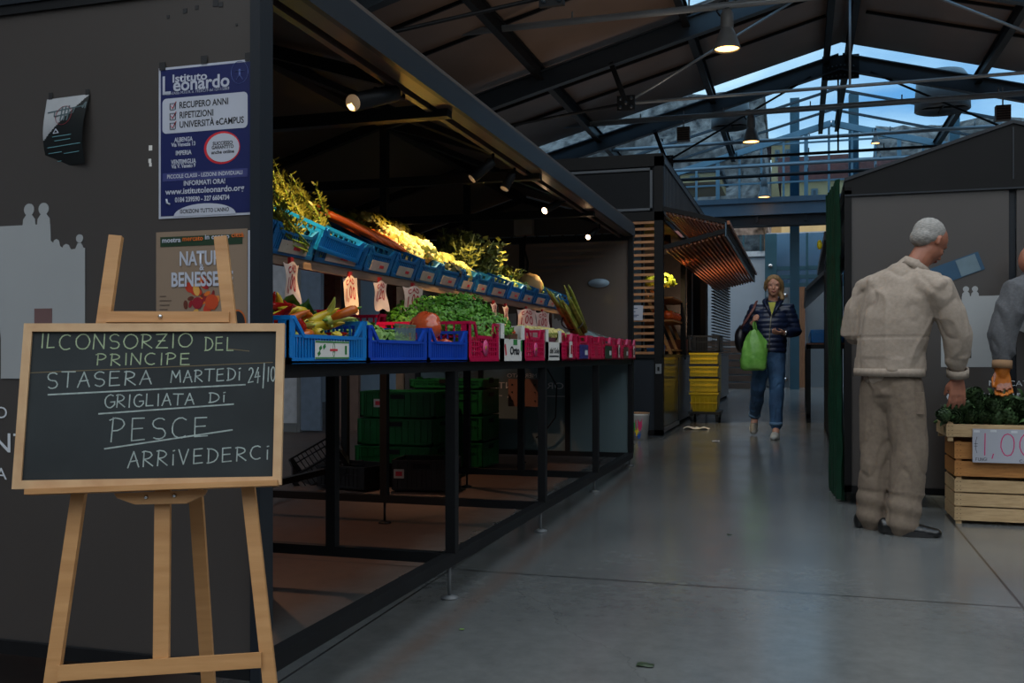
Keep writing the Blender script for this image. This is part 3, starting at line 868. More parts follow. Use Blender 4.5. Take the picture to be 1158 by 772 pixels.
for sg, xe in ((1, KR), (-1, KL)):
    mb = MB(); a = [(xm, KY - .01, 2.27), (xe, KY - .01, 1.985), (xe, 11.5, 1.985), (xm, 11.5, 2.27)]
    mb.add(a + [(x, y, z + .02) for x, y, z in a], [(0, 1, 2, 3), (7, 6, 5, 4), (0, 4, 5, 1), (1, 5, 6, 2), (2, 6, 7, 3), (3, 7, 4, 0)])
    mb.build('roof_sheet', BLK2, rk)
for x in (.34, .62):
    mb = MB().bb(x - .02, x + .02, KY + .0, KY + .06, fz(KY), .12); mb.build('foot', mat('orange_wood_block', '#9a5a2a', .6), rk)
kb('side_wall', BLKK, KL + .005, KL + .02, 7.3, 11.4, .17, 1.9)
kb('foot', BLKK, KR - .04, KR, KY, KY + .04, fz(KY), .12)
kb('foot', BLKK, KL, KL + .04, 11.5, 11.54, fz(11.5), .2)
kiosk_print(rk, KC, KY + .015, -1, [FROSTW, BLK])
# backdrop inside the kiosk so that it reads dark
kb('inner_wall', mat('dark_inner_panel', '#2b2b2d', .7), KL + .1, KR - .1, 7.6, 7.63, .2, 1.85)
mb = MB().bb(.60, .99, 6.2, 6.21, .0, .01)
# paper strip seen in the glass: blue-white leaflet stuck inside
t = MB(); M = Matrix.Rotation(R(-20), 3, 'Y')
t.box((.86, 6.112, 1.44), (.30, .002, .11), M)
t.cur = 1; t.box((.93, 6.11, 1.464), (.11, .002, .10), M)
one('leaflet', t, [mat('blue_leaflet', '#1d4560', .5), mat('pale_leaflet', '#5c717c', .5)], 'tilted blue and white leaflet strip on the kiosk glass beside the man', 'leaflet')

# green tarpaulin hanging along the kiosk side
def tarp(u, v):
    y = 6.14 + u * .62; z = .06 + v * 1.95
    x = .215 - .045 * u + .018 * math.sin(u * 34 + v * 2) * (1 - .4 * v) + .01 * noise.noise(V((u * 9, v * 9, 0)))
    x += .02 * (1 - v)
    return V((x, y, z))
mb = MB().sheet(60, 40, tarp, .003)
one('tarpaulin', mb, mat('dark_green_tarpaulin', '#0e3020', .4, 0, .25, 14, .3), 'dark green plastic tarpaulin hanging at the corner of the right kiosk', 'tarpaulin')

# ================================================================== stall beyond the right kiosk
rs = thing('market_stall', 'black framed stall far down the right side of the aisle with blue crates', 'market stall', (.5, 13, 0))
def rb(name, m, *a): return MB().bb(*a).build(name, m, rs)
XF = .06
for y in (12.0, 13.6, 15.2, 16.8):
    rb('post', BLK, XF, XF + .05, y, y + .05, fz(y), 1.08)
    rb('post', BLK, XF + .55, XF + .6, y, y + .05, fz(y), 2.3)
rb('rail', BLK, XF, XF + .05, 12, 16.85, .2, .25); rb('rail', BLK, XF, XF + .05, 12, 16.85, 1.03, 1.08); rb('rail', BLK, XF, XF + .6, 12, 12.05, 1.03, 1.08)
rb('tabletop', BROWNW, XF, XF + .8, 12, 16.85, 1.08, 1.1)
rb('fascia', BLK, XF + .2, XF + .3, 11.8, 16.9, 2.3, 2.4)
mb = MB(); a = [(XF + .55, 12.0, 2.3), (XF - .02, 12.0, 1.75), (XF - .02, 16.5, 1.75), (XF + .55, 16.5, 2.3)]
mb.add(a + [(x + .02, y, z - .03) for x, y, z in a], [(0, 1, 2, 3), (7, 6, 5, 4), (0, 4, 5, 1), (1, 5, 6, 2), (2, 6, 7, 3), (3, 7, 4, 0)])
mb.build('awning', BLK2, rs)
rb('back_panel', mat('dark_inner_panel', '#2b2b2d', .7), .75, .8, 12, 16.8, .2, 2.3)
mb = MB().ell((.21, 11.93, 2.26), (.03, .03, .055), 10, 8, nz=.3, fq=3)
one('yellow_bag', mb, mat('yellow_plastic_bag', '#d4c010', .4), 'small bright yellow bag tied at the awning corner of the far right stall', 'bag')

# ================================================================== tall slatted kiosk (left, farther)
LX = -1.36; LY = 9.9
tk = thing('market_kiosk', 'tall dark kiosk with wooden slat screens beyond the produce stall', 'kiosk', (-2.4, 12, 0))
def tb(name, m, *a): return MB().bb(*a).build(name, m, tk)
tb('post', BLKK, LX - .09, LX, LY, LY + .09, fz(LY) + .02, 3.0)
tb('post', BLKK, -3.69, -3.6, LY, LY + .09, fz(LY) + .02, 3.0)
tb('post', BLKK, LX - .09, LX, 14.6, 14.7, .15, 3.0)
tb('post', BLKK, LX - .06, LX, 11.9, 11.97, .9, 2.4)
tb('post', BLKK, LX - .06, LX, 12.6, 12.75, .9, 2.4)
tb('beam', BLKK, -3.6, LX, LY, LY + .08, 2.90, 3.0); tb('beam', BLKK, -3.6, LX, LY, LY + .08, 2.34, 2.43)
FSC = mat('ribbed_grey_fascia', '#2c3138', .4, 0, .06, 2)
tb('sign_panel', mat('dark_blue_sign_panel', '#0c0f13', .6, spec=.2), -3.6, LX - .09, LY + .02, LY + .04, 2.43, 2.9)
mb = MB()
for a in ((-3.55, LX - .11, LY, LY + .02, 2.86, 2.885), (-3.55, LX - .11, LY, LY + .02, 2.445, 2.47), (LX - .135, LX - .11, LY, LY + .02, 2.445, 2.885)): mb.bb(*a)
mb.build('sign_frame', GREYP if False else mat('sign_frame_paint', '#3c434a', .4), tk)
mb = MB().bb(LX - .03, LX - .01, LY + .09, 14.6, 2.42, 2.98)
for k in range(44): mb.bb(LX - .012, LX - .004, LY + .12 + k * .102, LY + .15 + k * .102, 2.44, 2.94)
mb.bb(LX - .02, LX + .006, LY + .09, 14.65, 2.94, 3.0)
mb.build('fascia', FSC, tk)
tb('roof_sheet', BLKK, -3.65, LX, LY, 14.7, 3.0, 3.03)
# slat screen
mb = MB()
for k in range(21): mb.bb(-3.6, LX - .09, LY + .01, LY + .04, .96 + k * .0675, .96 + k * .0675 + .026)
mb.build('slat_screen', mat('lit_larch_slats', '#8a5c38', .55, 0, .2, 6, .2, hex2='#a9754a'), tk)
mb = MB()
for k in range(16): mb.bb(-3.58 + k * .142, -3.56 + k * .142, LY + .045, LY + .07, .94, 2.34)
mb.build('screen_batten', BLKK, tk)
tb('inner_lining', mat('pale_blue_inner_lining', '#55646e', .6), -3.5, -1.6, LY + .3, LY + .32, .95, 2.34)
tb('counter_front', BLK2, -3.6, LX - .09, LY + .02, LY + .05, .16, .94); tb('rail', BLKK, -3.6, LX, LY, LY + .08, .12, .18); tb('rail', BLKK, -3.6, LX, LY, LY + .06, .92, .955)
# side counter towards the aisle
CNT = mat('grey_counter_panel', '#2f3236', .35, 0, .06, 3)
tb('counter_side', glass_mat('dusty_yellow_pane', '#7a7450', '#4c4728', .1, .1, .4), LX - .03, LX - .015, LY + .1, 11.3, .2, .93)
tb('counter_side', CNT, LX - .03, LX - .01, 11.35, 14.6, .18, .93)
tb('rail', GREYP, LX - .03, LX, LY + .09, 11.3, .15, .19)
tb('counter_top', BLK2, LX - .5, LX, LY + .09, 14.6, .93, .96)
tb('switch_plate', GREYP, LX - .075, LX - .015, LY - .012, LY, .76, .86)
tb('switch_button', BLKK, LX - .055, LX - .035, LY - .02, LY - .012, .79, .83)
tb('back_wall', mat('dark_inner_panel', '#2b2b2d', .7), -3.6, -2.5, 10.4, 14.6, .9, 2.4)
tb('back_wall', mat('dark_inner_panel', '#2b2b2d', .7), -2.5, LX - .09, 13.4, 13.45, .9, 2.4)
tb('back_wall', mat('dark_ceiling_panel', '#1f1f21', .7), -3.6, LX - .03, LY + .09, 14.6, 2.36, 2.38)
# folded-up slatted shutter over the aisle
shut = thing('slatted_awning', 'folded up wooden slat awning reaching over the aisle from the tall kiosk', 'awning', (-1.05, 12, 2.2))
XA, XZ = LX + .005, -.735
zt = lambda x: 2.43 - .16 * (x - XA) / (XZ - XA)
zl = lambda x: 2.03 + .15 * (x - XA) / (XZ - XA)
mt = MB(); ml = MB()
for k in range(15):
    x = XA + .03 + k * (XZ - XA - .05) / 14
    ml.bar((x, LY + .05, zl(x)), (x, 16.2, zl(x)), .02, .035)
for k in range(15):
    x = XA + .03 + k * (XZ - XA - .05) / 14
    mt.bar((x, LY + .05, zt(x)), (x, 16.2, zt(x)), .02, .035)
mt.build('upper_slats', SLATW, shut); ml.build('lower_slats', SLATW, shut)
for y in (LY + .03, 12.0, 14.1, 16.2):
    for f in (zt, zl):
        MB().bar((XA, y, f(XA) + (.03 if f is zt else .03)), (XZ, y, f(XZ) + .03), .03, .045).build('cross_arm', BLKK, shut)
mb = MB().bb(XZ, XZ + .012, LY, 16.2, zl(XZ) - .03, zt(XZ) + .02)
mb.cur = 1
for k in range(60):
    y = LY + .05 + k * .1025
    mb.bb(XZ + .012, XZ + .02, y, y + .03, zl(XZ), zt(XZ))
mb.build('edge_fascia', [mat('edge_steel_blue', '#3a5666', .4), BLK], shut)
mb = MB().bb(XZ + .02, XZ + .045, LY, 16.2, zt(XZ) + .0, zt(XZ) + .035); mb.build('edge_batten', SLATW, shut)
# slatted shutter column and counter beyond
fc = thing('market_counter', 'grey counter with dark slatted shutter column past the tall kiosk', 'counter', (-2, 16.5, 0))
MB().bb(-2.6, LX, 14.75, 19.2, .2, .95).build('counter_side', CNT, fc)
MB().bb(-2.6, LX, 14.75, 19.2, .95, .98).build('counter_top', BLK2, fc)
mb = MB()
for k in range(26): mb.bar((-1.42, 16.4, 1.0 + k * .052), (LX + .02, 19.1, 1.0 + k * .052), .05, .018)
mb.build('slat_shutter', mat('dark_slat', '#2b2625', .5), fc)
MB().bb(-1.9, -1.5, 16.3, 16.4, .98, 2.35).build('shutter_post', BLK, fc)
for y in (15, 17, 19): MB().bb(-2.5, LX - .02, y, y + .08, fz(y), .2).build('foot', BLK, fc)

# left side behind the stall: pale cabins
cab = thing('market_cabin', 'pale panelled cabin wall seen beneath the stall table at far left', 'cabin', (-5.9, 9.9, 0))
for x0, x1, m, z in ((-6.6, -5.33, mat('cabin_white_panel', '#a9adb4', .6), 9.5), (-5.30, -5.06, mat('cabin_blue_grey_panel', '#5f6e80', .6), 9.5)):
    MB().bb(x0, x1, z, z + .04, fz(9.5) + .02, 2.6).build('panel', m, cab)
MB().bb(-5.335, -5.30, 9.47, 9.55, fz(9.5), 2.6).build('door_frame', GREYP, cab)
MB().bb(-5.05, -4.75, 9.8, 9.86, fz(9.8), 2.7).build('panel', mat('cabin_brown_panel', '#5e4a42', .6), cab)
MB().bb(-4.6, -4.5, 10.5, 10.6, fz(10), 2.7).build('panel', mat('cabin_tan_panel', '#8a6e58', .6), cab)
MB().bb(-4.4, -3.75, 10.3, 10.36, fz(10), 2.7).build('panel', mat('cabin_dark_panel', '#3a3533', .6), cab)
MB().bb(-6.6, -5.33, 9.46, 9.5, fz(9.5), .2).build('plinth', GREYP, cab)

# unseen lamps added on the cabins to warm and brighten the hall roof
for x, y, z, lab, e in ((-2.9, 4.6, 2.075, 'unseen fill lamp added on the roof of the produce stall', 8), (-2.9, 10.6, 3.03, 'unseen fill lamp added on top of the tall kiosk, front end', 12), (-2.4, 13.5, 3.03, 'unseen fill lamp added on top of the tall kiosk, far end', 22), (1.4, 10.5, 2.225, 'unseen fill lamp added on the roof of the right-hand kiosk', 60), (5.0, 13, 2.4, 'unseen fill lamp added on a stand in the right aisle', 45)):
    t = thing('roof_fill_lamp', lab, 'lamp', (x, y, z), group='unseen fill lamps added to light the hall roof')
    MB().lathe([(.001, 0), (.05, 0), (.05, .02), (.03, .03), (.07, .1), (.065, .1), (.001, .05)], seg=16).build('bowl', BLK, t, world=False)
    if x == 5.0: MB().cyl((0, 0, 0), (0, 0, fz(13) - z), .02).build('stand_pole', BLK, t, world=False)
    li = bpy.data.lights.new('roof_fill_light', 'SPOT'); li.energy = e; li.color = (1, .78, .6); li.spot_size = R(150); li.spot_blend = 1; li.shadow_soft_size = .05
    o = bpy.data.objects.new('roof_fill_light', li); COL.objects.link(o); o.parent = t; o.location = (0, 0, .12); o.rotation_euler = (PI, 0, 0)

t = thing('awning_fill_lamp', 'small unseen lamp added on the far part of the tall kiosk counter to light the slat awning', 'lamp', (-1.45, 13.0, .965))  # hidden lamp added to light the awning slats from below
MB().lathe([(.001, 0), (.05, 0), (.05, .01), (.012, .02), (.012, .12), (.04, .16), (.035, .16), (.001, .13)], seg=14).build('lamp_body', BLK, t, world=False)
li = bpy.data.lights.new('awning_fill_light', 'SPOT'); li.energy = 40; li.color = (1, .62, .38); li.spot_size = R(150); li.spot_blend = 1; li.shadow_soft_size = .04
o = bpy.data.objects.new('awning_fill_light', li); COL.objects.link(o); o.parent = t; o.location = (.03, 0, .17); o.rotation_euler = (R(165), R(14), 0)
# ================================================================== easel with chalkboard (plane fitted: yaw 22.5 deg, leaning back 10.9 deg)
EP = V((-1.3767, 1.4130, .6893))                       # lower left corner of the board
ph, ti, ro = R(22.46), R(10.88), R(.21)
_e1 = V((math.cos(ph), math.sin(ph), 0)); _n = V((-math.sin(ph), math.cos(ph), 0)); _e2 = _n * math.sin(ti) + V((0, 0, math.cos(ti)))
EA = _e1 * math.cos(ro) + _e2 * math.sin(ro); EB = _e2 * math.cos(ro) - _e1 * math.sin(ro); EN = EA.cross(EB)   # EN points to the viewer
BW_, BH_ = .4808, .3090
def eb(a, b, n=0.0): return EP + EA * a + EB * b + EN * n
easel = thing('easel', 'pine tripod easel holding the chalkboard in the left foreground', 'easel', (-1.15, 1.5, fz(1.5)))
FB = -.737
def ebar(a0, b0, n0, a1, b1, n1, w, h):
    return MB().bar(eb(a0, b0, n0), eb(a1, b1, n1), w, h, EN)
ebar(.148, .492, -.030, .049, FB, -.030, .0245, .016).build('leg', PINE, easel)
ebar(.348, .492, -.030, .517, FB, -.030, .0245, .016).build('leg', PINE, easel)
ebar(.142, .3265, -.021, .372, .3265, -.021, .0215, .012).build('cross_bar', PINE, easel)
ebar(.094, -.327, -.021, .45, -.316, -.021, .027, .012).build('cross_bar', PINE, easel)
ebar(.259, .0, -.030, .270, -.312, -.030, .0275, .014).build('centre_strut', PINE, easel)
mb = MB().prism([(.176, -.010), (.343, -.006), (.338, -.016), (.306, -.031), (.214, -.031), (.182, -.019)], lambda a, b, t: eb(a, b, t), -.022, -.010)
mb.build('bracket', PINE, easel)
mb = MB().bar(eb(.028, -.006, .002), eb(.476, .003, .002), .034, .010, EB); mb.build('ledge', PINE, easel)
MB().bar(eb(.285, .30, -.04), eb(.318, -.60, -.355) + V((0, 0, -.11)), .026, .016, EN).build('rear_leg', PINE, easel)
for a, b, n in ((.234, -.018, -.010), (.285, -.016, -.010), (.243, .3265, -.015)):
    MB().cyl(eb(a, b, n), eb(a, b, n + .004), .0046, .003, 12).build('screw', CHROME, easel)

bd = thing('chalkboard', 'black chalkboard in a pale wood frame with handwritten Italian chalk text', 'chalkboard', tuple(eb(BW_ / 2, 0)))
fw = .0155
mb = MB()
for (a0, b0, a1, b1) in ((0, 0, BW_, fw), (0, BH_ - fw, BW_, BH_), (0, fw, fw, BH_ - fw), (BW_ - fw, fw, BW_, BH_ - fw)):
    mb.prism([(a0, b0), (a1, b0), (a1, b1), (a0, b1)], lambda a, b, t: eb(a, b, t), -.012, .004)
mb.build('frame', mat('pale_board_frame_wood', '#b89067', .5, 0, .14, 8, .15, hex2='#cdaa80', stretch=(2, 2, 2)), bd)
SLATE = mat('black_slate_paint', '#161c1e', .75, 0, .3, 7, hex2='#242b2d')
MB().prism([(fw * .5, fw * .5), (BW_ - fw * .5, fw * .5), (BW_ - fw * .5, BH_ - fw * .5), (fw * .5, BH_ - fw * .5)], lambda a, b, t: eb(a, b, t), -.008, -.001).build('slate', SLATE, bd)

# single-stroke hand lettering
def arc(cx, cy, rx, ry, a0, a1, n=10):
    return [(cx + rx * math.cos(R(a0 + (a1 - a0) * i / n)), cy + ry * math.sin(R(a0 + (a1 - a0) * i / n))) for i in range(n + 1)]
GL = {
 'A': [[(0, 0), (.32, 1), (.66, 0)], [(.1, .38), (.56, .42)]],
 'C': [arc(.4, .5, .38, .5, 55, 305)],
 'D': [[(.08, 0), (.08, 1)], [(.0, 1)] + arc(.1, .5, .55, .5, 90, -90) + [(0, 0)]],
 'E': [[(.55, 1), (.05, .98), (.05, 0), (.6, .02)], [(.05, .52), (.5, .54)]],
 'G': [arc(.4, .5, .38, .5, 60, 330) + [(.74, .45), (.42, .45)]],
 'I': [[(.1, 0), (.1, 1)]],
 'i': [[(.1, 0), (.1, .68)], [(.08, .95), (.16, .98)]],
 'L': [[(.1, 1), (.08, 0), (.6, .02)]],
 'M': [[(0, 0), (.1, 1), (.38, .4), (.66, 1), (.76, 0)]],
 'N': [[(0, 0), (.04, 1), (.6, .02), (.62, 1)]],
 'O': [arc(.4, .5, .4, .5, 90, 450, 16)],
 'P': [[(.05, 0), (.08, 1)], [(-.05, .9)] + arc(.15, .73, .42, .27, 90, -90) + [(.06, .46)]],
 'R': [[(.05, 0), (.08, 1)], [(-.02, .95)] + arc(.15, .73, .4, .25, 90, -90) + [(.08, .48), (.62, 0)]],
 'S': [arc(.34, .74, .28, .25, 40, 270, 8)[:] + arc(.34, .25, .28, .25, 90, -140, 8)],
 'T': [[(-.05, 1), (.7, .98)], [(.32, 1), (.3, 0)]],
 'U': [[(.02, 1), (.04, .3)] + arc(.32, .28, .28, .28, 180, 360, 8) + [(.62, 1)]],
 'V': [[(0, 1), (.3, 0), (.6, 1)]],
 'Z': [[(0, .98), (.6, 1), (0, .02), (.66, 0)], [(.12, .5), (.5, .52)]],
 '2': [arc(.28, .74, .26, .25, 150, -20, 8) + [(.02, 0), (.55, .03)]],
 '4': [[(.36, 1), (0, .34), (.55, .38)], [(.4, .68), (.34, -.05)]],
 '1': [[(.1, 0), (.12, 1)]],
 '0': [arc(.28, .5, .24, .5, 90, 450, 14)],
 '/': [[(.2, -.45), (.28, 1.25)]],
 ',': [[(.1, .06), (.04, -.14)]],
 '(': [arc(.4, .5, .3, .7, 120, 240, 8), [(-.1, .6), (.35, .62)], [(-.1, .42), (.32, .42)]],
 'F': [[(.55, 1), (.05, .98), (.05, 0)], [(.05, .52), (.45, .54)]],
}
GWD = {'I': .2, 'i': .2, '1': .2, '/': .45, 'M': .8, 'O': .8, 'C': .75, 'N': .66, ',': .2, '2': .58, '0': .55, '4': .58, '(': .5}
rnd = random.Random(3)
def strokes(word, f, p0, p1, h0, h1=None, lw=.0022, m=CHALK, parent=None, sp=.22, jit=.03, thick=.0004):
    """word between 2-D points p0,p1 on surface f(a,b,n)"""
    h1 = h1 or h0
    w = sum(GWD.get(c, .66) + sp for c in word) - sp
    d = ((p1[0] - p0[0]), (p1[1] - p0[1])); x = 0; mb = MB()
    for c in word:
        cw = GWD.get(c, .66); dy = rnd.uniform(-jit, jit)
        for st in GL[c]:
            pts = []
            for (gx, gy) in st:
                t = (x + gx) / w; h = h0 + (h1 - h0) * t
                pts.append((p0[0] + d[0] * t + rnd.uniform(-1, 1) * .012 * h, p0[1] + d[1] * t + (gy + dy) * h + rnd.uniform(-1, 1) * .012 * h))
            for i in range(len(pts) - 1):
                a, b = pts[i], pts[i + 1]; l = math.hypot(b[0] - a[0], b[1] - a[1])
                if l < 1e-6: continue
                nx, ny = -(b[1] - a[1]) / l * lw / 2, (b[0] - a[0]) / l * lw / 2
                tx, ty = (b[0] - a[0]) / l * lw * .4, (b[1] - a[1]) / l * lw * .4
                q = [(a[0] + nx - tx, a[1] + ny - ty), (b[0] + nx + tx, b[1] + ny + ty), (b[0] - nx + tx, b[1] - ny + ty), (a[0] - nx - tx, a[1] - ny - ty)]
                z = thick * rnd.uniform(.6, 1.3)
                mb.add([f(u, v, z) for u, v in q] + [f(u, v, 0) for u, v in q], [(0, 1, 2, 3), (0, 4, 5, 1), (2, 6, 7, 3), (1, 5, 6, 2), (3, 7, 4, 0)])
        x += cw + sp
    return mb.build('handwriting', m, parent)
bf = lambda a, b, n: eb(a, b, -.001 + n)
CH = [('IL', (0.0316, 0.2634), (0.0568, 0.264), 0.0269, 0.0269, 1), ('CONSORZIO', (0.0641, 0.2595), (0.3076, 0.2634), 0.0291, 0.0262, 1), ('DEL', (0.3317, 0.2572), (0.3861, 0.2571), 0.0254, 0.0254, 1), ('PRINCIPE', (0.1342, 0.2294), (0.306, 0.2302), 0.0218, 0.0218, 1), ('STASERA', (0.0465, 0.1855), (0.236, 0.1931), 0.0305, 0.0254, 0), ('MARTEDi', (0.2716, 0.1959), (0.4002, 0.1996), 0.0218, 0.0233, 0), ('24/10', (0.4149, 0.195), (0.465, 0.1969), 0.0276, 0.0276, 0), ('GRIGLIATA', (0.1536, 0.148), (0.3154, 0.1539), 0.0247, 0.0204, 0), ('Di', (0.3432, 0.1567), (0.3734, 0.1579), 0.0182, 0.0182, 0), ('PESCE', (0.1669, 0.0837), (0.3448, 0.0932), 0.0451, 0.0349, 0), ('ARRiVEDERCi', (0.2008, 0.0357), (0.457, 0.0493), 0.0291, 0.0247, 0)]
for (word, p0, p1, h0, h1, yel) in CH:
    strokes(word, bf, p0, p1, h0, h1, .0022, CHALKY if yel else CHALK, bd)
UL = [((0.05, 0.1738), (0.4099, 0.1905)), ((0.143, 0.1371), (0.3893, 0.1533)), ((0.1571, 0.0716), (0.3887, 0.1045)), ((0.0111, 0.2152), (0.4598, 0.2333)), ((0.3751, 0.2602), (0.4153, 0.2555))]
for i, (p0, p1) in enumerate(UL):
    mb = MB(); mb.bar(bf(*p0, .0001), bf(*p1, .0001), .0028 if i < 3 else .0015, .0004, EN)
    mb.build('chalk_line', CHALK if i < 3 else mat('faint_brown_chalk', '#6e6046', .9), bd)

# ================================================================== posters taped to the near end glass
PY = 2.097
def poster_frame(t, x0, x1, z0, z1, m, y=PY, th=.0012, name='sheet'):
    return MB().bb(x0, x1, y - th, y, z0, z1).build(name, m, t)
NAVY = mat('navy_print_blue', '#1b2356', .35, 0, .05, 5); WPR = mat('poster_white', '#b4b8c4', .4, 0, .03, 5); LIL = mat('poster_band_mauve', '#3a3f74', .4)
ps = thing('blue_poster', 'large navy blue poster with white boxes and tick list taped to the glass', 'poster', (-1.44, PY, 1.283))
X0, X1, Z0, Z1 = -1.577, -1.303, 1.284, 1.670
poster_frame(ps, X0, X1, Z0, Z1, WPR)
MB().bb(X0 + .006, X1 - .006, PY - .0018, PY - .0012, Z0 + .006, Z1 - .006).build('printed_field', NAVY, ps)
def rrect(x0, x1, z0, z1, r):
    o = []
    for cx, cz, a0 in ((x1 - r, z1 - r, 0), (x0 + r, z1 - r, 90), (x0 + r, z0 + r, 180), (x1 - r, z0 + r, 270)):
        o += [(cx + r * math.cos(R(a0 + i * 15)), cz + r * math.sin(R(a0 + i * 15))) for i in range(7)]
    return o
def flat(poly, m, t, name, y=PY - .0018, th=.0005):
    return MB().prism(poly, lambda a, b, s: V((a, y - s, b)), 0, th).build(name, m, t)
W_, H_ = X1 - X0, Z1 - Z0
def px(u): return X0 + (u - 30) / 430 * W_          # along the poster's own width
def pz(v): return Z1 - (v - 40) / 700 * H_
flat(rrect(px(48), px(438), pz(347), pz(185), .012), WPR, ps, 'white_box')
def L_(s, u, v, size, m, w=None, t=ps, y=PY - .0026, **k):
    return lettering(s, size, m, t, (px(u), y, pz(v)), (1, 0, 0), (0, 0, 1), w * W_ if w else None, **k)
L_('Istituto', 175, 97, .028, WPR, .37, bold=.0006)
L_('L', 66, 128, .066, WPR, .09, bold=.0008); L_('eonardo', 228, 128, .046, WPR, .60, bold=.001)
L_("Presa d'Atto M.I.U.R. n. 1923/C19 del 12/11/2003", 205, 163, .010, WPR, .70)
mb = MB()
for i in range(36):
    a0, a1 = 2 * PI * i / 36, 2 * PI * (i + 1) / 36
    mb.bar((px(402) + .024 * math.cos(a0), PY - .002, pz(95) + .028 * math.sin(a0)), (px(402) + .024 * math.cos(a1), PY - .002, pz(95) + .028 * math.sin(a1)), .0014, .0005)
mb.bar((px(402), PY - .002, pz(112)), (px(402), PY - .002, pz(80)), .005, .0005); mb.bar((px(380), PY - .002, pz(88)), (px(424), PY - .002, pz(88)), .003, .0005)
mb.bar((px(402), PY - .002, pz(104)), (px(388), PY - .002, pz(128)), .003, .0005); mb.bar((px(402), PY - .002, pz(104)), (px(416), PY - .002, pz(128)), .003, .0005)
mb.build('round_emblem', mat('emblem_blue', '#5a6aa4', .4), ps)
for s, v, w, u in (('RECUPERO ANNI', 222, .52, 240), ('RIPETIZIONI', 268, .36, 207), ('UNIVERSIT\u00c0 eCAMPUS', 312, .68, 275)):
    L_(s, u, v, .023, INK_K, w, bold=.0005)
    cx, cz = px(97), pz(v + 2)
    mb = MB()
    for (a, b) in (((-.008, -.008), (.008, -.008)), ((.008, -.008), (.008, .008)), ((.008, .008), (-.008, .008)), ((-.008, .008), (-.008, -.008))):
        mb.bar((cx + a[0], PY - .0026, cz + a[1]), (cx + b[0], PY - .0026, cz + b[1]), .0022, .0004)
    mb.cur = 1
    mb.bar((cx - .005, PY - .003, cz + .002), (cx, PY - .003, cz - .005), .0035, .0004); mb.bar((cx, PY - .003, cz - .005), (cx + .011, PY - .003, cz + .012), .0035, .0004)
    mb.build('tick_box', [INK_K, mat('tick_red', '#c01c28', .5)], ps)
for s, v, w, sz in (('ALBENGA', 380, .20, .016), ('Via Venezia 13', 402, .26, .014), ('IMPERIA', 441, .17, .016), ('VENTIMIGLIA', 482, .27, .016), ('Via V. Veneto 9', 502, .26, .014)):
    L_(s, 147, v, sz, WPR, w, bold=.0004)
el = lambda cx, cz, a, b: [(cx + a * math.cos(2 * PI * i / 30), cz + b * math.sin(2 * PI * i / 30)) for i in range(30)]
flat(el(px(323), pz(430), .052, .041), mat('tick_red', '#c01c28', .5), ps, 'red_ring')
flat(el(px(327), pz(430), .047, .036), WPR, ps, 'oval_badge', PY - .0023)
for s, v, w in (('SUCCESSO', 410, .21), ('GARANTITO', 428, .23), ('anche online', 450, .24)): L_(s, 327, v, .012, INK_K, w, y=PY - .003, bold=.0004)
flat([(px(50), pz(568)), (px(438), pz(568)), (px(438), pz(530)), (px(50), pz(530))], LIL, ps, 'band')
L_('PICCOLE CLASSI - LEZIONI INDIVIDUALI', 243, 548, .014, WPR, .80, bold=.0003)
L_('INFORMATI ORA!', 243, 583, .017, WPR, .44, bold=.0004)
L_('www.istitutoleonardo.org', 243, 618, .021, WPR, .84, bold=.0004)
L_('0184 239590 - 327 6604734', 232, 657, .017, WPR, .58, bold=.0005)
MB().tube([(px(68), PY - .0022, pz(650)), (px(70), PY - .0022, pz(668)), (px(84), PY - .0022, pz(675))], .0028, 6).build('phone_symbol', WPR, ps)
flat([(px(243) + (px(385) - px(243)) * math.cos(PI * i / 16), Z0 + .004 + .03 * math.sin(PI * i / 16)) for i in range(17)], WPR, ps, 'white_arch')
L_('ISCRIZIONI TUTTO L\'ANNO', 243, 712, .014, INK_K, .52, bold=.0003)
for x, z in ((X0 + .012, Z1 + .004), (X0 + .135, Z1 + .01), (X1 - .012, Z1 + .006)):
    MB().box((x, PY - .003, z), (.018, .001, .02)).build('tape', INK_K, ps)

KR_ = mat('kraft_brown_poster', '#86725f', .6, 0, .06, 3); DG = mat('dark_green_print', '#1b3520', .5); OR_ = mat('orange_print', '#c2601e', .5)
pf = thing('fair_poster', 'brown food fair poster with vegetable heap print below the blue poster', 'poster', (-1.44, PY, .9))
poster_frame(pf, -1.585, -1.318, .865, 1.250, KR_)
MB().bb(-1.316, -1.303, PY - .002, PY, .87, 1.245).build('white_edge', WPR, pf)
MB().bb(-1.572, -1.332, PY - .002, PY - .0012, 1.212, 1.237).build('green_band', DG, pf)
fx = lambda u: -1.585 + (u - 28) / 640 * .267
fzz = lambda v: 1.250 - (v - 65) / 680 * .283
def F_(s, u, v, size, m, w, **k): return lettering(s, size, m, pf, (fx(u), PY - .0032, fzz(v)), (1, 0, 0), (0, 0, 1), w, **k)
F_('mostra', 140, 118, .017, WPR, .055, bold=.0004); F_('mercato', 292, 113, .017, OR_, .06, bold=.0004); F_('in centro', 462, 108, .017, WPR, .07, bold=.0004); F_('citt\u00e0', 603, 102, .017, OR_, .036, bold=.0004)
F_('NATURA', 370, 238, .05, WPR, .145, bold=.0012); F_('&', 355, 290, .022, WPR, .014, bold=.0006); F_('BENESSERE', 355, 365, .05, WPR, .18, bold=.0014)
PRC = [('#b3341c', 'a'), ('#c8641c', 'b'), ('#7a1f20', 'c'), ('#d09a4a', 'd'), ('#5b2a1c', 'e'), ('#8a1420', 'f'), ('#c47c3c', 'g')]
rr = random.Random(5)
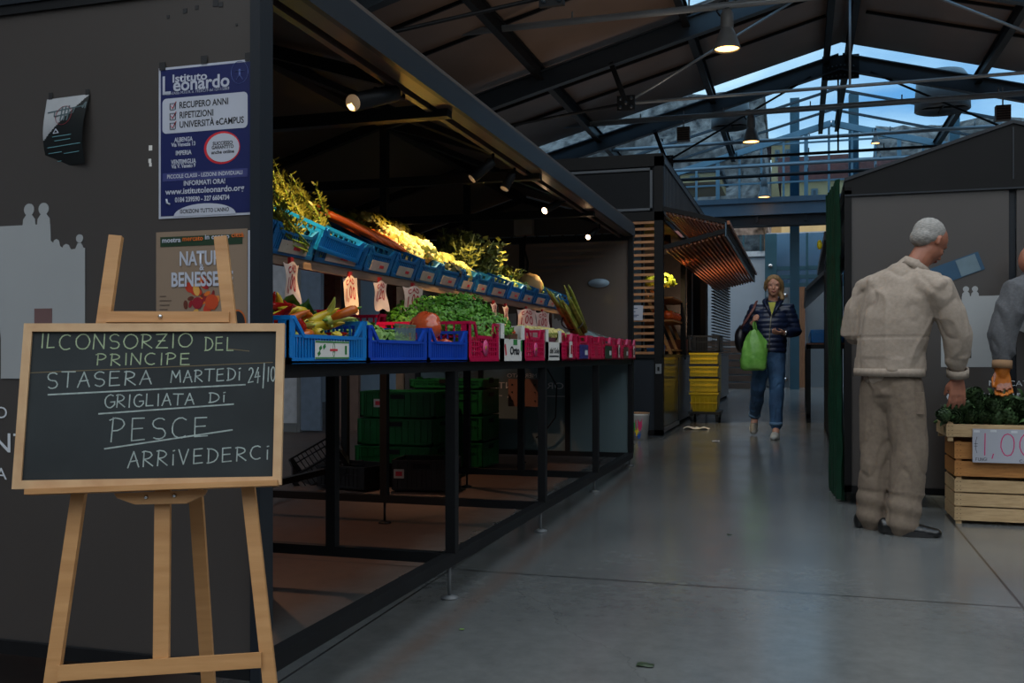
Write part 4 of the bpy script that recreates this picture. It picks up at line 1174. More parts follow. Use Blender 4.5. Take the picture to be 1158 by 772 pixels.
for i in range(34):
    a = rr.uniform(0, 2 * PI); q = rr.random() ** .5
    cx, cz = fx(340 + 120 * q * math.cos(a)), fzz(500 + 150 * q * math.sin(a))
    c = PRC[i % 7]
    s1, s2, ro_ = rr.uniform(.006, .017), rr.uniform(.004, .012), rr.uniform(0, PI)
    pl = [(cx + s1 * math.cos(k * PI / 6) * math.cos(ro_) - s2 * math.sin(k * PI / 6) * math.sin(ro_), cz + s1 * math.cos(k * PI / 6) * math.sin(ro_) + s2 * math.sin(k * PI / 6) * math.cos(ro_)) for k in range(12)]
    flat(pl, mat('printed_veg_' + c[1], c[0], .5), pf, 'printed_vegetable', PY - .0012 - .00003 * i, .0003)
for cu, cv, rr_, c in ((425, 500, .019, '#b8421c'), (325, 505, .015, '#8a1624')):
    flat(el(fx(cu), fzz(cv), rr_, rr_), mat('printed_pumpkin' + c[1:3], c, .5), pf, 'printed_vegetable', PY - .0024)
for k in range(7): MB().bb(fx(55), fx(100 + (k * 37) % 50), PY - .002, PY - .0012, fzz(462 + k * 27), fzz(458 + k * 27)).build('text_line', mat('dim_print', '#4c3c34', .6), pf)
flat(el(fx(600), fzz(630), .025, .034), OR_, pf, 'round_photo'); flat(el(fx(600), fzz(630), .022, .030), INK_K, pf, 'round_photo', PY - .0022)

# small trumpet flyer, curling at its foot
tf = thing('trumpet_flyer', 'small curled black and white flyer with a trumpet taped on the glass', 'flyer', (-1.86, PY, 1.44))
def fly(u, v, th=0.0):
    x = -1.927 + u * .138 - .010 * (1 - v) ; z = 1.437 + v * .182 + .004 * (u - .5)
    y = PY - .002 - .020 * math.sin((1 - v) * 3.4) * (.5 + .5 * (1 - v)) - .012 * (1 - v) * (u - .5) * 2 - th
    return V((x, y, z))
for nm, m, fn, cond in (('white_half', mat('flyer_white', '#9a9da0', .5), 0, 0), ('black_half', mat('flyer_black', '#15191a', .35), 0, 1)):
    mb = MB(); n_ = 56
    for j in range(n_):
        for i in range(n_):
            u, v = i / n_, j / n_
            if ((u + .5 / n_) * .62 + .38 < (v + .5 / n_)) == (cond == 0):
                mb.add([fly(u, v), fly(u + 1 / n_, v), fly(u + 1 / n_, v + 1 / n_), fly(u, v + 1 / n_)] + [fly(u, v, -.0008), fly(u + 1 / n_, v, -.0008), fly(u + 1 / n_, v + 1 / n_, -.0008), fly(u, v + 1 / n_, -.0008)], [(0, 1, 2, 3), (7, 6, 5, 4)])
    mb.build(nm, m, tf, fixn=False)
TG = mat('trumpet_print_grey', '#4c5c60', .4)
mb = MB()
fp = lambda u, v: fly(u, v, .001)
def fb(a, b, w): mb.bar(fp(*a), fp(*b), w, .0006, (0, 1, 0))
fb((.08, .79), (.95, .83), .003); fb((.25, .72), (.7, .74), .003); fb((.25, .72), (.25, .80), .003); fb((.7, .74), (.72, .82), .003); fb((.9, .80), (.97, .88), .005); fb((.97, .78), (.97, .88), .003)
for q in (.42, .5, .58): fb((q, .64), (q, .86), .0045)
mb.build('printed_trumpet', TG, tf)
mb = MB()
for i in range(24):
    a0, a1 = 2 * PI * i / 24, 2 * PI * (i + 1) / 24
    fb((.48 + .19 * math.cos(a0), .72 + .14 * math.sin(a0)), (.48 + .19 * math.cos(a1), .72 + .14 * math.sin(a1)), .0013)
mb.build('printed_circle', mat('circle_red', '#7a3038', .4), tf)
mb = MB()
for v, u0, u1 in ((.42, .25, .72), (.36, .3, .7), (.28, .1, .95), (.2, .1, .45), (.17, .5, .9), (.08, .1, .4)): fb((u0, v), (u1, v), .0018)
mb.build('text_line', mat('flyer_text_teal', '#5f8f96', .5), tf)
mb = MB()
for a, b in (((.27, .47), (.33, .53)), ((.33, .53), (.4, .47)), ((.27, .47), (.4, .47))): fb(a, b, .002)
mb.build('printed_sail', WPR, tf)
for x in (-1.915, -1.797): MB().box((x, PY - .002, 1.625), (.012, .001, .018)).build('tape', INK_K, tf)
# stuck paper remnants on the glass
for x, z, w in ((-1.603, 1.468, .01), (-1.605, 1.435, .008), (-1.603, 1.425, .007)): MB().box((x, PY, z), (w, .001, w * 1.3)).build('paper_remnant', PAPER, stall)
for x, z, w in ((-1.50, 1.81, .012), (-1.465, 1.815, .01), (-1.41, 1.82, .016), (-1.395, 1.815, .012), (-1.55, 1.80, .008), (-1.35, 1.76, .006)): MB().box((x, PY, z), (w, .001, w)).build('tape_remnant', INK_K, stall)

# ================================================================== plastic crates
def crate(name, lab, mt, w, d, h, dip=.45, card=None, group=None, style='cut', cardm=None, logo=None, lug=True, box_label=None):
    """origin at the base centre, long front at local -X... front faces local +X; width along local Y."""
    t = thing(name, lab, 'crate', (0, 0, 0), group=group)
    mb = MB(); p = .012
    mb.box((0, 0, .004), (d, w, .006))
    for sx in (-1, 1):
        for sy in (-1, 1):
            x, y = sx * (d / 2 - .007), sy * (w / 2 - .014)
            mb.box((x, y, h / 2), (.010, .028, h)); mb.box((sx * (d / 2 - .02), sy * (w / 2 - .005), h / 2), (.032, .010, h))
    hd = h * (1 - dip)
    for sx in (-1, 1):
        x = sx * (d / 2 - .004)
        mb.bar((x, -w / 2, .008), (x, w / 2, .008), .008, .016)
        if style == 'cut':
            y1 = w / 2 - .02; y2 = w / 2 - .02 - (h - hd) * 1.0
            mb.bar((x, -y2, hd), (x, y2, hd), .009, .010)
            for sy in (-1, 1):
                mb.bar((x, sy * y1, h - .004), (x, sy * y2, hd), .009, .012)
                mb.bar((x, sy * y1, hd + .0), (x, sy * y2, hd + .0), .006, .006)
            n = max(6, int(w / .017))
            for k in range(n + 1):
                y = -w / 2 + .02 + (w - .04) * k / n
                mb.bar((x, y, .012), (x, y, hd), .005, .006)
            mb.box((x - sx * .004, 0, h - .004), (.001, .001, .001))
        else:
            mb.bar((x, -w / 2, h - .006), (x, w / 2, h - .006), .008, .012) if style == 'grid' else None
            if style == 'hump':
                for sy in (-1, 1):
                    mb.bar((x, sy * (w / 2 - .01), h - .005), (x, sy * (w / 2 - .07), h - .005), .008, .012)
                    mb.bar((x, sy * (w / 2 - .07), h - .005), (x, sy * (w / 2 - .10), hd), .008, .012)
                mb.bar((x, -(w / 2 - .10), hd), (x, (w / 2 - .10), hd), .008, .012)
            zt_ = h if style == 'grid' else hd
            nr = 5
            for r in range(1, nr):
                mb.bar((x, -w / 2 + .015, zt_ * r / nr), (x, w / 2 - .015, zt_ * r / nr), .006, .005)
            n = max(6, int(w / .03))
            for k in range(1, n):
                y = -w / 2 + w * k / n
                mb.bar((x, y, .01), (x, y, zt_), .005, .009)
            mb.box((x, 0, .052), (.006, w * .28, .06))
    for sy in (-1, 1):
        y = sy * (w / 2 - .004)
        mb.bar((-d / 2, y, .008), (d / 2, y, .008), .008, .016); mb.bar((-d / 2, y, h - .006), (d / 2, y, h - .006), .010, .012)
        mb.bar((-d / 2, y, h * .62), (d / 2, y, h * .62), .006, .008)
        for k in range(1, 12):
            xx = -d / 2 + d * k / 12
            mb.bar((xx, y, .01), (xx, y, h), .006, .006)
    mb.build('crate_body', mt, t, world=False)
    if card:
        cw, c0, c1 = card
        lb = MB().box((d / 2 + .002, 0, (c0 + c1) / 2), (.0015, cw, c1 - c0)).build('printed_label', cardm or PAPER, t, world=False)
        if logo: logo(t, d / 2 + .0034, cw, c0, c1)
    return t
GRP = mat('label_print_green', '#2c7a3a', .6); RDP = mat('label_print_red', '#c02a3a', .6)
def logo_veg(t, x, cw, c0, c1):
    h = c1 - c0
    mb = MB().box((x, 0, c1 - .003), (.0006, cw, .004)); mb.box((x, 0, c0 + .003), (.0006, cw, .004))
    mb.box((x, cw * .40, c0 + h * .5), (.0006, cw * .06, h * .5))
    for z, r in ((.62, .012), (.34, .010)):
        for i in range(14):
            a0, a1 = 2 * PI * i / 14, 2 * PI * (i + 1) / 14
            mb.bar((x, .5 * r * math.cos(a0) + .03 * cw, c0 + h * z + r * math.sin(a0)), (x, .5 * r * math.cos(a1) + .03 * cw, c0 + h * z + r * math.sin(a1)), .0005, .0014)
    for a, b in ((-.40, .3), (-.36, .6), (-.25, .68)): mb.box((x, cw * a, c0 + h * b), (.0006, cw * .07, h * .2), Matrix.Rotation(.5, 3, 'X'))
    mb.build('green_print', GRP, t, world=False)
    mb = MB().box((x, cw * .03, c0 + h * .5), (.0007, cw * .22, h * .12)).build('red_print', RDP, t, world=False)

TZ = .913; XT = -1.255                    # table board height, crate front plane
def seat(t, y0, y1, d, z=TZ, xf=XT, rz=0):
    t.location = (xf - d / 2, (y0 + y1) / 2, z); t.rotation_euler = (0, 0, rz)
    return t
c1 = seat(crate('vegetable_crate', 'light blue crate of peppers with a white printed label, nearest on the table', BLUE_L, .455, .33, .125, .42, (.20, .012, .062), 'crates along the front of the table', logo=logo_veg), 2.195, 2.65, .33)
c2 = seat(crate('vegetable_crate', 'royal blue crate of cut leaves beside the pepper crate', BLUE_D, .475, .33, .115, .42, None, 'crates along the front of the table'), 2.665, 3.14, .33)
c3 = seat(crate('vegetable_crate', 'royal blue crate holding the large ribbed tomato', BLUE_D, .41, .33, .12, .42, None, 'crates along the front of the table'), 3.155, 3.565, .33)
c4 = seat(crate('vegetable_crate', 'pink-red crate below the parsley heap with a round embossed badge', RED_C, .39, .40, .16, .38, None, 'crates along the front of the table', 'hump'), 3.585, 3.975, .40)
GB = mat('badge_pink', '#d24a7e', .4)
def badge(t, d, z=.055):
    mb = MB().cyl((d / 2 + .001, 0, z), (d / 2 + .004, 0, z), .033, seg=24); mb.cur = 1
    mb.cyl((d / 2 + .004, 0, z), (d / 2 + .005, 0, z), .010, seg=10); mb.build('round_badge', [GB, mat('badge_gold', '#b58a3a', .5)], t, world=False)
badge(c4, .40)
c6 = seat(crate('vegetable_crate', 'pink-red crate between the two white printed boxes', RED_C, .37, .40, .155, .3, None, 'crates along the front of the table', 'hump'), 4.38, 4.75, .40); badge(c6, .4)
def wbox(lab, y0, y1, h, txt, brown, w=None):
    """white printed cardboard box with a cut-out front window"""
    w = y1 - y0; d = .36
    t = thing('cardboard_box', lab, 'box', (XT - d / 2, (y0 + y1) / 2, TZ), group='white printed boxes on the table')
    mb = MB(); x = d / 2
    mb.box((0, 0, .003), (d, w, .006))
    for sx in (-1, 1):
        mb.box((sx * x, 0, h * .30), (.006, w, h * .60)); mb.box((sx * x, w / 2 - .025, h * .5), (.006, .05, h)); mb.box((sx * x, -w / 2 + .025, h * .5), (.006, .05, h))
    for sy in (-1, 1): mb.box((0, sy * (w / 2 - .003), h * .5), (d, .006, h))
    mb.build('carton', PAPER, t, world=False)
    MB().box((x - .02, 0, h * .62), (.004, w - .1, h * .28)).build('inner_wall', brown, t, world=False)
    return t, x
BRC = mat('brown_inner_card', '#5c3a26', .7); MAU = mat('mauve_inner_card', '#5a2534', .7)
b5, bx = wbox('white printed box of red tomatoes between two pink-red crates', 3.99, 4.365, .165, 'Orto', BRC)
me_ = lettering('Orto', .05, INK_K, b5, V(b5.location) + V((bx + .0045, .02, .045)), (0, 1, 0), (0, 0, 1), .15, bold=.002)
MB().box((bx + .004, -.12, .05), (.001, .02, .05), Matrix.Rotation(.3, 3, 'X')).build('red_print', RDP, b5, world=False)
MB().box((bx + .004, .03, .085), (.001, .06, .025)).build('green_print', GRP, b5, world=False)
MB().box((bx + .004, .13, .07), (.001, .02, .05)).build('green_print', GRP, b5, world=False)
b7, bx = wbox('white printed box of pale vegetables, second of the two boxes', 4.765, 5.095, .16, 'Bio', MAU)
lettering('del Sole', .04, INK_K, b7, V(b7.location) + V((bx + .0045, 0, .05)), (0, 1, 0), (0, 0, 1), .2, bold=.001, shear=.3)
MB().bar((bx + .004, -.1, .022), (bx + .004, .1, .022), .001, .008).build('dark_swash', INK_K, b7, world=False)
labs = ['pink-red crate with a white paper tag just past the second white box', 'pink-red crate with a purple printed front insert', 'plain pink-red crate next to the purple insert crate',
        'pink-red crate with a dark green printed insert under clear wrap', 'pink-red crate with a narrow paper tag, third from the far end', 'pink-red crate with a brown printed insert near the far end', 'last pink-red crate at the far end of the table']
yy = [(5.11, 5.45), (5.465, 5.85), (5.865, 6.22), (6.235, 6.62), (6.635, 6.93), (6.945, 7.26), (7.275, 7.56)]
INS = {1: '#33306e', 3: '#27402c', 5: '#5b4030'}
for i, ((a, b), lb) in enumerate(zip(yy, labs)):
    c = seat(crate('vegetable_crate', lb, RED_C, b - a, .38, .15, .3, None, 'crates along the front of the table', 'hump'), a, b, .38)
    w = b - a
    if i in INS:
        MB().box((.19 + .004, 0, .05), (.002, w * .6, .085)).build('printed_insert', mat('insert_%d' % i, INS[i], .5, 0, .5, 40), c, world=False)
        MB().box((.19 + .006, w * .15, .045), (.001, w * .18, .03)).build('insert_print', WHITEI, c, world=False)
    if i in (0, 4, 6):
        MB().box((.19 + .012, .0, .06), (.002, .12 if i == 0 else .07, .09), Matrix.Rotation(.1, 3, 'Z')).build('paper_tag', PAPER, c, world=False)
        MB().box((.19 + .014, .0, .06), (.001, .05, .05)).build('tag_print', INK_R if i == 0 else INK_K, c, world=False)
    if i in (0, 3, 4, 5, 6):
        MB().bar((.192, .02, .11), (.197, .035, .15), .012, .012).build('clothes_peg', mat('pink_peg', '#e06a90', .4), c, world=False)
# back row on the table
def brow(lab, mt, y0, y1, h, xf, style='hump', grp='crates in the back row of the table'):
    return seat(crate('vegetable_crate', lab, mt, y1 - y0, .36, h, .4, None, grp, style), y0, y1, .36, TZ, xf)
brow('red crate behind the chard leaves, showing its zigzag rim', RED_C, 2.80, 3.25, .195, -1.66)
brow('red crate behind the royal blue leaf crate', RED_C, 3.27, 3.70, .195, -1.66)
brow('blue crate in the back row behind the pepper crate', BLUE_L, 2.30, 2.75, .13, -1.66, 'cut')

# shelf crates, tilted forward
bnd = [2.36, 2.72, 3.02, 3.42, 3.68, 3.945, 4.19, 4.49, 4.73, 4.96, 5.32, 5.60, 5.89, 6.2, 6.48, 6.83]
sl = ['far left blue shelf crate above the first price tag', 'blue shelf crate of fennel tops half hidden by the corner post', 'blue shelf crate with a large pale label and carrots behind its rim', 'blue shelf crate full of carrots', 'blue shelf crate of carrots next to the cauliflowers',
      'blue shelf crate below the nearest cauliflowers', 'blue shelf crate with dark leaves spilling over the rim', 'wide blue shelf crate with a pink label strip', 'blue shelf crate under the last yellow cauliflower', 'blue shelf crate at the foot of the leafy stems',
      'blue shelf crate pushed a little forward, lit through its slots', 'blue shelf crate with pale romaine stems', 'blue shelf crate in front of the tan melon', 'narrow blue shelf crate past the melon', 'last blue shelf crate, topmost end of the shelf']
LABC = mat('dim_label_card', '#a89a90', .6, 0, .1, 30)
for i in range(15):
    y0, y1 = bnd[i] + .005, bnd[i + 1] - .005
    c = crate('vegetable_crate', sl[i], BLUE_S if i not in (10, 14) else BLUE_L, y1 - y0, .34, .105, .28, ((y1 - y0) * .62, .010, .052), 'blue crates tilted on the upper shelf', 'cut', cardm=LABC)
    q = shp(.17 - .015, (y0 + y1) / 2, .012)
    MB().box((.1735, .02, .03), (.0008, (y1 - y0) * .15, .012)).build('red_print', RDP, c, world=False)
    c.location = q; c.rotation_euler = (0, sh_a, 0)
# light blue crate lying on top, tipped up, over the carrots
c = crate('vegetable_crate', 'bright light blue crate stacked on the shelf row beside the carrots', BLUE_L, .34, .28, .085, .3, None, 'loose crates on the shelf')
c.location = (-1.745, 3.17, 1.352); c.rotation_euler = (R(-3), R(24), 0) 
c = crate('vegetable_crate', 'empty dim blue crate standing behind the cauliflowers', BLUE_S, .46, .3, .10, .3, None, 'loose crates on the shelf')
c.location = (-2.12, 4.1, 1.50); c.rotation_euler = (R(6), R(22), 0)
# ================================================================== produce
rg = random.Random(11)
def rot_to(d, roll=0):
    return V(d).to_track_quat('Z', 'Y').to_euler()
def leaf_cluster(mb, c, r, n, size, up=.35, flat=1.0, seed=0, droop=.2):
    q = random.Random(seed)
    for i in range(n):
        while True:
            d = V((q.gauss(0, 1), q.gauss(0, 1), abs(q.gauss(0, 1)) * up * 2 - .15))
            if d.length > .2: break
        d.normalize()
        rad = q.uniform(.72, 1.05)
        p = V(c) + V((d.x * r[0], d.y * r[1], d.z * r[2])) * rad
        s = size * q.uniform(.6, 1.25)
        t = V((q.uniform(-1, 1), q.uniform(-1, 1), q.uniform(-.6, .9))).normalized()
        a = (t - d * t.dot(d) * .6).normalized(); b = d.cross(a)
        if b.length < .1: continue
        b.normalize(); k = d * s * q.uniform(-.3, .3)
        m = p + a * s * .5 + k
        mb.add([p - a * s * .5, p + b * s * .42 - k, m, p - b * s * .42 - k, p + d * s * .2], [(0, 1, 4), (1, 2, 4), (2, 3, 4), (3, 0, 4)], True)
def G_(name, c, c2, rough=.5, **k): return mat(name, c, rough, hex2=c2, scale=k.pop('scale', 18), **k)
PARS = G_('parsley_green', '#2c6414', '#6eac30', scale=30)
LETT = G_('lettuce_green', '#48782a', '#9cc060', scale=16)
CHRD = G_('chard_green', '#23592a', '#4c8c40', .4, scale=10, bump=.4)
RIB = mat('pale_leaf_rib', '#aab97a', .5)
YEL = mat('pepper_yellow', '#d9b021', .28, hex2='#c8b53a'); REDP = mat('pepper_red', '#a31a14', .25); GRN = mat('pepper_stem_green', '#4e7a24', .5); PAL2 = mat('pepper_pale_green', '#b4bc5a', .3)
STEMG = mat('stem_green', '#4e7a24', .5)

def pepper(m, L=.12, r=.014, bend=.03, lab='', cat='pepper', grp=None):
    t = thing('long_pepper', lab, cat, group=grp)
    pts = [(bend * math.sin(PI * i / 8) , 0, -L / 2 + L * i / 8) for i in range(9)]
    rad = [r * q for q in (.75, 1.0, 1.0, .95, .88, .78, .62, .42, .12)]
    MB().tube(pts, rad, 9).build('fruit', m, t, world=False)
    MB().tube([(0, 0, -L / 2), (-.004, 0, -L / 2 - .018)], [.005, .003], 6).build('stem', STEMG, t, world=False)
    return t
pats = [pepper(YEL, .11, .017, .022), pepper(REDP, .12, .016, .026), pepper(PAL2, .12, .015, .03), pepper(mat('pepper_orange', '#c4611a', .28), .1, .016, .02)]
PLAB = ['yellow horn pepper heaped in the nearest light blue crate', 'red horn pepper heaped in the nearest light blue crate', 'pale green-yellow horn pepper in the nearest light blue crate', 'orange horn pepper in the nearest light blue crate']
PG = ['yellow peppers in the light blue crate', 'red peppers in the light blue crate', 'pale green peppers in the light blue crate', 'orange peppers in the light blue crate']
for i in range(92):
    k = (0, 1, 0, 2, 1, 3)[i % 6]
    x = -1.295 - rg.random() * .25; y = 2.235 + rg.random() * .375
    z = .97 + (i / 92) * .088 + .035 * max(0, (-1.30 - x)) / .25
    d = V((rg.uniform(-.4, 1), rg.uniform(-1, 1), rg.uniform(-.2, .55))).normalized()
    dup(pats[k], (x, y, z), rot_to(d), PLAB[k], PG[k], rg.uniform(.8, 1.05))
for p in pats: drop(p)

def big_leaf(name, L, w, m, lab, cat, grp=None, curl=.25, rib=RIB):
    t = thing(name, lab, cat, group=grp)
    def f(u, v):
        a = (u - .5) * 2; ww = w * math.sin(PI * min(.97, v * .9 + .08)) ** .7
        return V((a * ww * (1 - .1 * math.sin(v * 25)), v * L, -abs(a) ** 1.5 * w * .35 * 0 + w * .22 * abs(a) + .014 * math.sin(v * 20 + a * 6) * abs(a) - curl * L * v * v))
    MB().sheet(10, 14, f, .0012).build('leaf_blade', m, t, world=False)
    MB().tube([(0, -.04, .0), (0, 0, .001)] + [(0, L * q, .002 - curl * L * q * q) for q in (.3, .6, .9)], [.007, .006, .005, .004, .002], 6).build('midrib', rib, t, world=False)
    return t
cl = big_leaf('chard_leaf', .22, .075, CHRD, '', 'leaf')
CLP = [(-1.50, 2.20, 1.045, (.15, .1, -.5), 1.2), (-1.46, 2.30, 1.055, (-.1, .25, .1), 1.2), (-1.52, 2.42, 1.055, (.2, -.2, -.35), 1.1), (-1.50, 2.55, 1.035, (0, .3, -.1), 1.0), (-1.47, 2.62, 1.03, (-.2, -.1, .5), .9), (-1.55, 2.5, 1.06, (.1, .1, .9), 1.1), (-1.58, 2.30, 1.075, (0, -.1, -.2), 1.25)]
for i, (x, y, z, r, s) in enumerate(CLP):
    dup(cl, (x, y, z), r, 'broad dark green chard leaf spread over the back of the pepper crate', 'chard leaves behind the peppers', s)
drop(cl)
# leafy greens in the second crate
def greens(seed, r, n, size, m, lab, cat, grp, name='leafy_greens'):
    t = thing(name, lab, cat, group=grp)
    mb = MB(); leaf_cluster(mb, (0, 0, 0), r, n, size, .5, seed=seed); mb.build('leaves', m, t, world=False)
    mb = MB()
    q = random.Random(seed)
    for i in range(7): mb.tube([(0, 0, -.03), (q.uniform(-.03, .03), q.uniform(-.04, .04), .02), (q.uniform(-.05, .05), q.uniform(-.06, .06), r[2] * .9)], [.004, .003, .002], 5)
    mb.build('stems', RIB, t, world=False)
    return t
lg = greens(1, (.07, .07, .05), 150, .036, LETT, '', 'salad', None)
for i in range(9):
    x = -1.355 - .10 * (i % 3); y = 2.75 + .15 * (i // 3) + rg.uniform(-.02, .02)
    dup(lg, (x, y, .965 + .03 * (i % 3)), (rg.uniform(-.4, .4), rg.uniform(-.4, .4), rg.uniform(0, 6)), 'loose bunch of pale green salad leaves in the second crate', 'salad bunches in the royal blue crate', rg.uniform(.9, 1.15))
drop(lg)
mb = MB().box((-1.262, 2.96, .985), (.002, .17, .11)); mb.box((-1.262, 2.96, 1.036), (.006, .17, .006))
one('clear_punnet', mb, glass_mat('clear_punnet_plastic', '#dfe8e0', '#9fb09a', .7, .05, .2), 'clear plastic punnet standing in the salad crate', 'punnet')

TOM = mat('tomato_red', '#b8401f', .2, hex2='#c85a34', coat=.4)
def tomato(r, ribs, lab, grp, name='tomato', amp=.10):
    t = thing(name, lab, 'tomato', group=grp)
    pr_ = [(r * math.sin(PI * i / 14) * (1.0 if i else 0) + .0005, r * .74 * -math.cos(PI * i / 14) + (0 if i < 12 else -.09 * r * (i - 11))) for i in range(15)]
    MB().lathe(pr_, seg=48, ribs=ribs, amp=amp).build('fruit', TOM, t, world=False)
    MB().lathe([(.0, .5 * r), (.12 * r, .5 * r), (.1 * r, .62 * r), (.0, .62 * r)], seg=8).build('stem_scar', mat('stem_scar_brown', '#5a4a1e', .7), t, world=False)
    return t
bt = tomato(.068, 7, 'very large ribbed red tomato standing on end in the royal blue crate', None, amp=.10); bt.location = (-1.33, 3.30, 1.035); bt.rotation_euler = rot_to((.25, .85, -.35))
st = tomato(.042, 7, '', None)
for i in range(12):
    dup(st, (-1.30 - .075 * (i % 3), 3.20 + .085 * (i // 3), .955 + .012 * (i % 2)), (rg.uniform(-1, 1), rg.uniform(-1, 1), rg.uniform(0, 6)), 'ribbed red tomato under the very large one, in the same crate', 'tomatoes in the royal blue crate', rg.uniform(.9, 1.1))
for i in range(18):
    dup(st, (-1.31 - .065 * (i % 4), 4.03 + .068 * (i // 4) + .0, 1.04 + .012 * (i % 2)), (rg.uniform(-1, 1), rg.uniform(-1, 1), 0), 'small red tomato filling the nearer white printed box', 'tomatoes in the white box', .72)
drop(st)
# parsley heap
pb = greens(5, (.11, .12, .10), 900, .019, PARS, '', 'parsley', None, 'parsley_bunch')
k = 0
for (x, y, z, s) in [(-1.36, 3.72, 1.02, 1.0), (-1.36, 3.90, 1.03, 1.05), (-1.38, 4.06, .99, .85), (-1.50, 3.62, 1.05, 1.0), (-1.50, 3.80, 1.10, 1.1), (-1.50, 3.98, 1.07, 1.0), (-1.62, 3.75, 1.10, 1.0), (-1.63, 3.92, 1.10, 1.05), (-1.60, 3.55, 1.05, .9), (-1.44, 3.85, 1.12, .95)]:
    dup(pb, (x, y + .2, z), (rg.uniform(-.3, .3), rg.uniform(-.3, .3), k * 1.3), 'curly green parsley bunch in the tall heap over the pink-red crate', 'parsley bunches in the heap', s); k += 1
drop(pb)
# pale vegetables further along the table
CAULI = mat('cauliflower_cream', '#cdbf72', .7, hex2='#e0d48e', scale=60, bump=.6, bscale=120)
CLEAF = G_('cauliflower_leaf', '#8fa04a', '#c0c26a', scale=14)
def cauli(lab, grp, r=.062, seed=1, m=CAULI):
    t = thing('cauliflower', lab, 'cauliflower', group=grp)
    mb = MB(); q = random.Random(seed)
    for i in range(46):
        z = 1 - 1.15 * (i + .5) / 46; a = i * 2.39996; s = math.sqrt(max(0, 1 - z * z))
        p = V((s * math.cos(a), s * math.sin(a), z)) * r * .8
        mb.ell(p, (r * .27,) * 3, 7, 5, nz=.25, fq=3, off=i)
    mb.build('curd', m, t, world=False)
    mb = MB()
    for i in range(9):
        a = i * 2 * PI / 9 + .2; M_ = Matrix.Rotation(a, 3, 'Z'); hh = q.uniform(.8, 1.15)
        def f(u, v, M_=M_, hh=hh):
            w = (u - .5) * r * 1.0 * math.sin(PI * min(.95, .25 + .6 * v))
            return M_ @ V((r * (.35 + .75 * math.sin(v * 1.5)), w, -r * .6 + r * .95 * hh * v + .006 * math.sin(u * 9 + v * 9)))
        mb.sheet(4, 5, f, .0012)
    mb.build('leaves', CLEAF, t, world=False)
    return t
cf = cauli('', None, .07)
CP = [(-1.72, 4.06, 1.385), (-1.70, 4.17, 1.41), (-1.71, 4.28, 1.39), (-1.74, 4.42, 1.37), (-1.85, 4.12, 1.47), (-1.82, 4.2, 1.46), (-1.83, 4.36, 1.45), (-1.69, 4.62, 1.345), (-1.71, 4.78, 1.34), (-1.80, 4.7, 1.40)]
for i, p in enumerate(CP):
    hi = i < 7
    dup(cf, p, (rg.uniform(-.4, .1), rg.uniform(.2, .8), i), ('yellow-lit cauliflower in the tall heap on the middle of the shelf' if hi else 'yellow-lit cauliflower at the lower far end of the heap, over dark leaves'), 'cauliflowers heaped on the shelf' if hi else 'cauliflowers past the dark leaves', rg.uniform(.88, 1.08))
for i in range(8):
    dup(cf, (-1.31 - .1 * (i % 2), 4.83 + .13 * (i // 2) if i < 6 else 5.25, 1.045 + .01 * (i % 2)), (0, 0, i), 'small pale cauliflower showing over the rims of the table boxes', 'small cauliflowers on the table', .62)
drop(cf)
CGL = G_('yellow_green_top_leaves', '#5d5a14', '#8f8224', scale=20)
lt_ = greens(9, (.09, .1, .06), 300, .035, CGL, '', 'greens', None)
for i, (x, y, z) in enumerate([(-1.98, 4.25, 1.56), (-1.96, 4.42, 1.555), (-1.97, 4.08, 1.545), (-1.93, 4.58, 1.50)]):
    dup(lt_, (x, y, z), (0, .3, i), 'crinkled yellow-green leaves piled behind the cauliflowers', 'leaves behind the cauliflowers')
drop(lt_)
dk = greens(12, (.06, .07, .04), 120, .045, mat('purple_black_leaf', '#2a2430', .4, hex2='#38402a'), '', 'salad', None)
for i, (x, y, z) in enumerate([(-1.67, 4.45, 1.345), (-1.68, 4.56, 1.34)]): dup(dk, (x, y, z), (0, 0, i), 'dark purple-green leaf bunch spilling over the shelf crate rim', 'dark leaf bunches on the shelf')
drop(dk)

# carrots
CAR = mat('carrot_orange', '#c8501a', .4, hex2='#de6a22', scale=30)
cr_ = thing('carrot', '', 'carrot')
MB().tube([(0, 0, 0), (0, .002, .01), (.002, .004, .06), (.004, .004, .12), (.004, 0, .17), (.004, -.003, .19)], [.006, .014, .0135, .011, .006, .001], 9).build('root', CAR, cr_, world=False)
mb = MB()
for i in range(4): mb.tube([(0, 0, .002), (.004 * (i - 1.5), .003 * (i % 2), -.08), (.014 * (i - 1.5), .02 * (i % 3 - 1), -.22)], [.003, .002, .0012], 5)
mb.build('stalks', mat('carrot_stalk_green', '#6f8a2a', .5), cr_, world=False)
for i in range(54):
    row, colm = divmod(i, 18)
    y = 3.46 + colm * .040 + rg.uniform(-.01, .01)
    x = -1.83 - .05 * row + .02 * rg.random(); z = 1.495 + .024 * row + rg.uniform(0, .012) - .06 * (y - 3.46)
    d = V((.62, .55 + rg.uniform(-.12, .12), -.36 + rg.uniform(-.06, .03))).normalized()
    dup(cr_, (x, y, z), rot_to(d), 'orange carrot lying with its stalks in the shelf heap beside the cauliflowers', 'carrots heaped on the shelf', rg.uniform(.85, 1.1))
for i in range(30):
    y = 2.78 + i * .045; 
    if 3.0 < y < 3.36 or True:
        dup(cr_, (-1.72 + rg.uniform(-.02, .02), y, 1.325 + rg.uniform(-.01, .012)), rot_to((.35, .9, -.05 + rg.uniform(-.2, .1))), 'orange carrot seen through the slots of the shelf crates', 'carrots inside the shelf crates', rg.uniform(.8, 1.0))
drop(cr_)
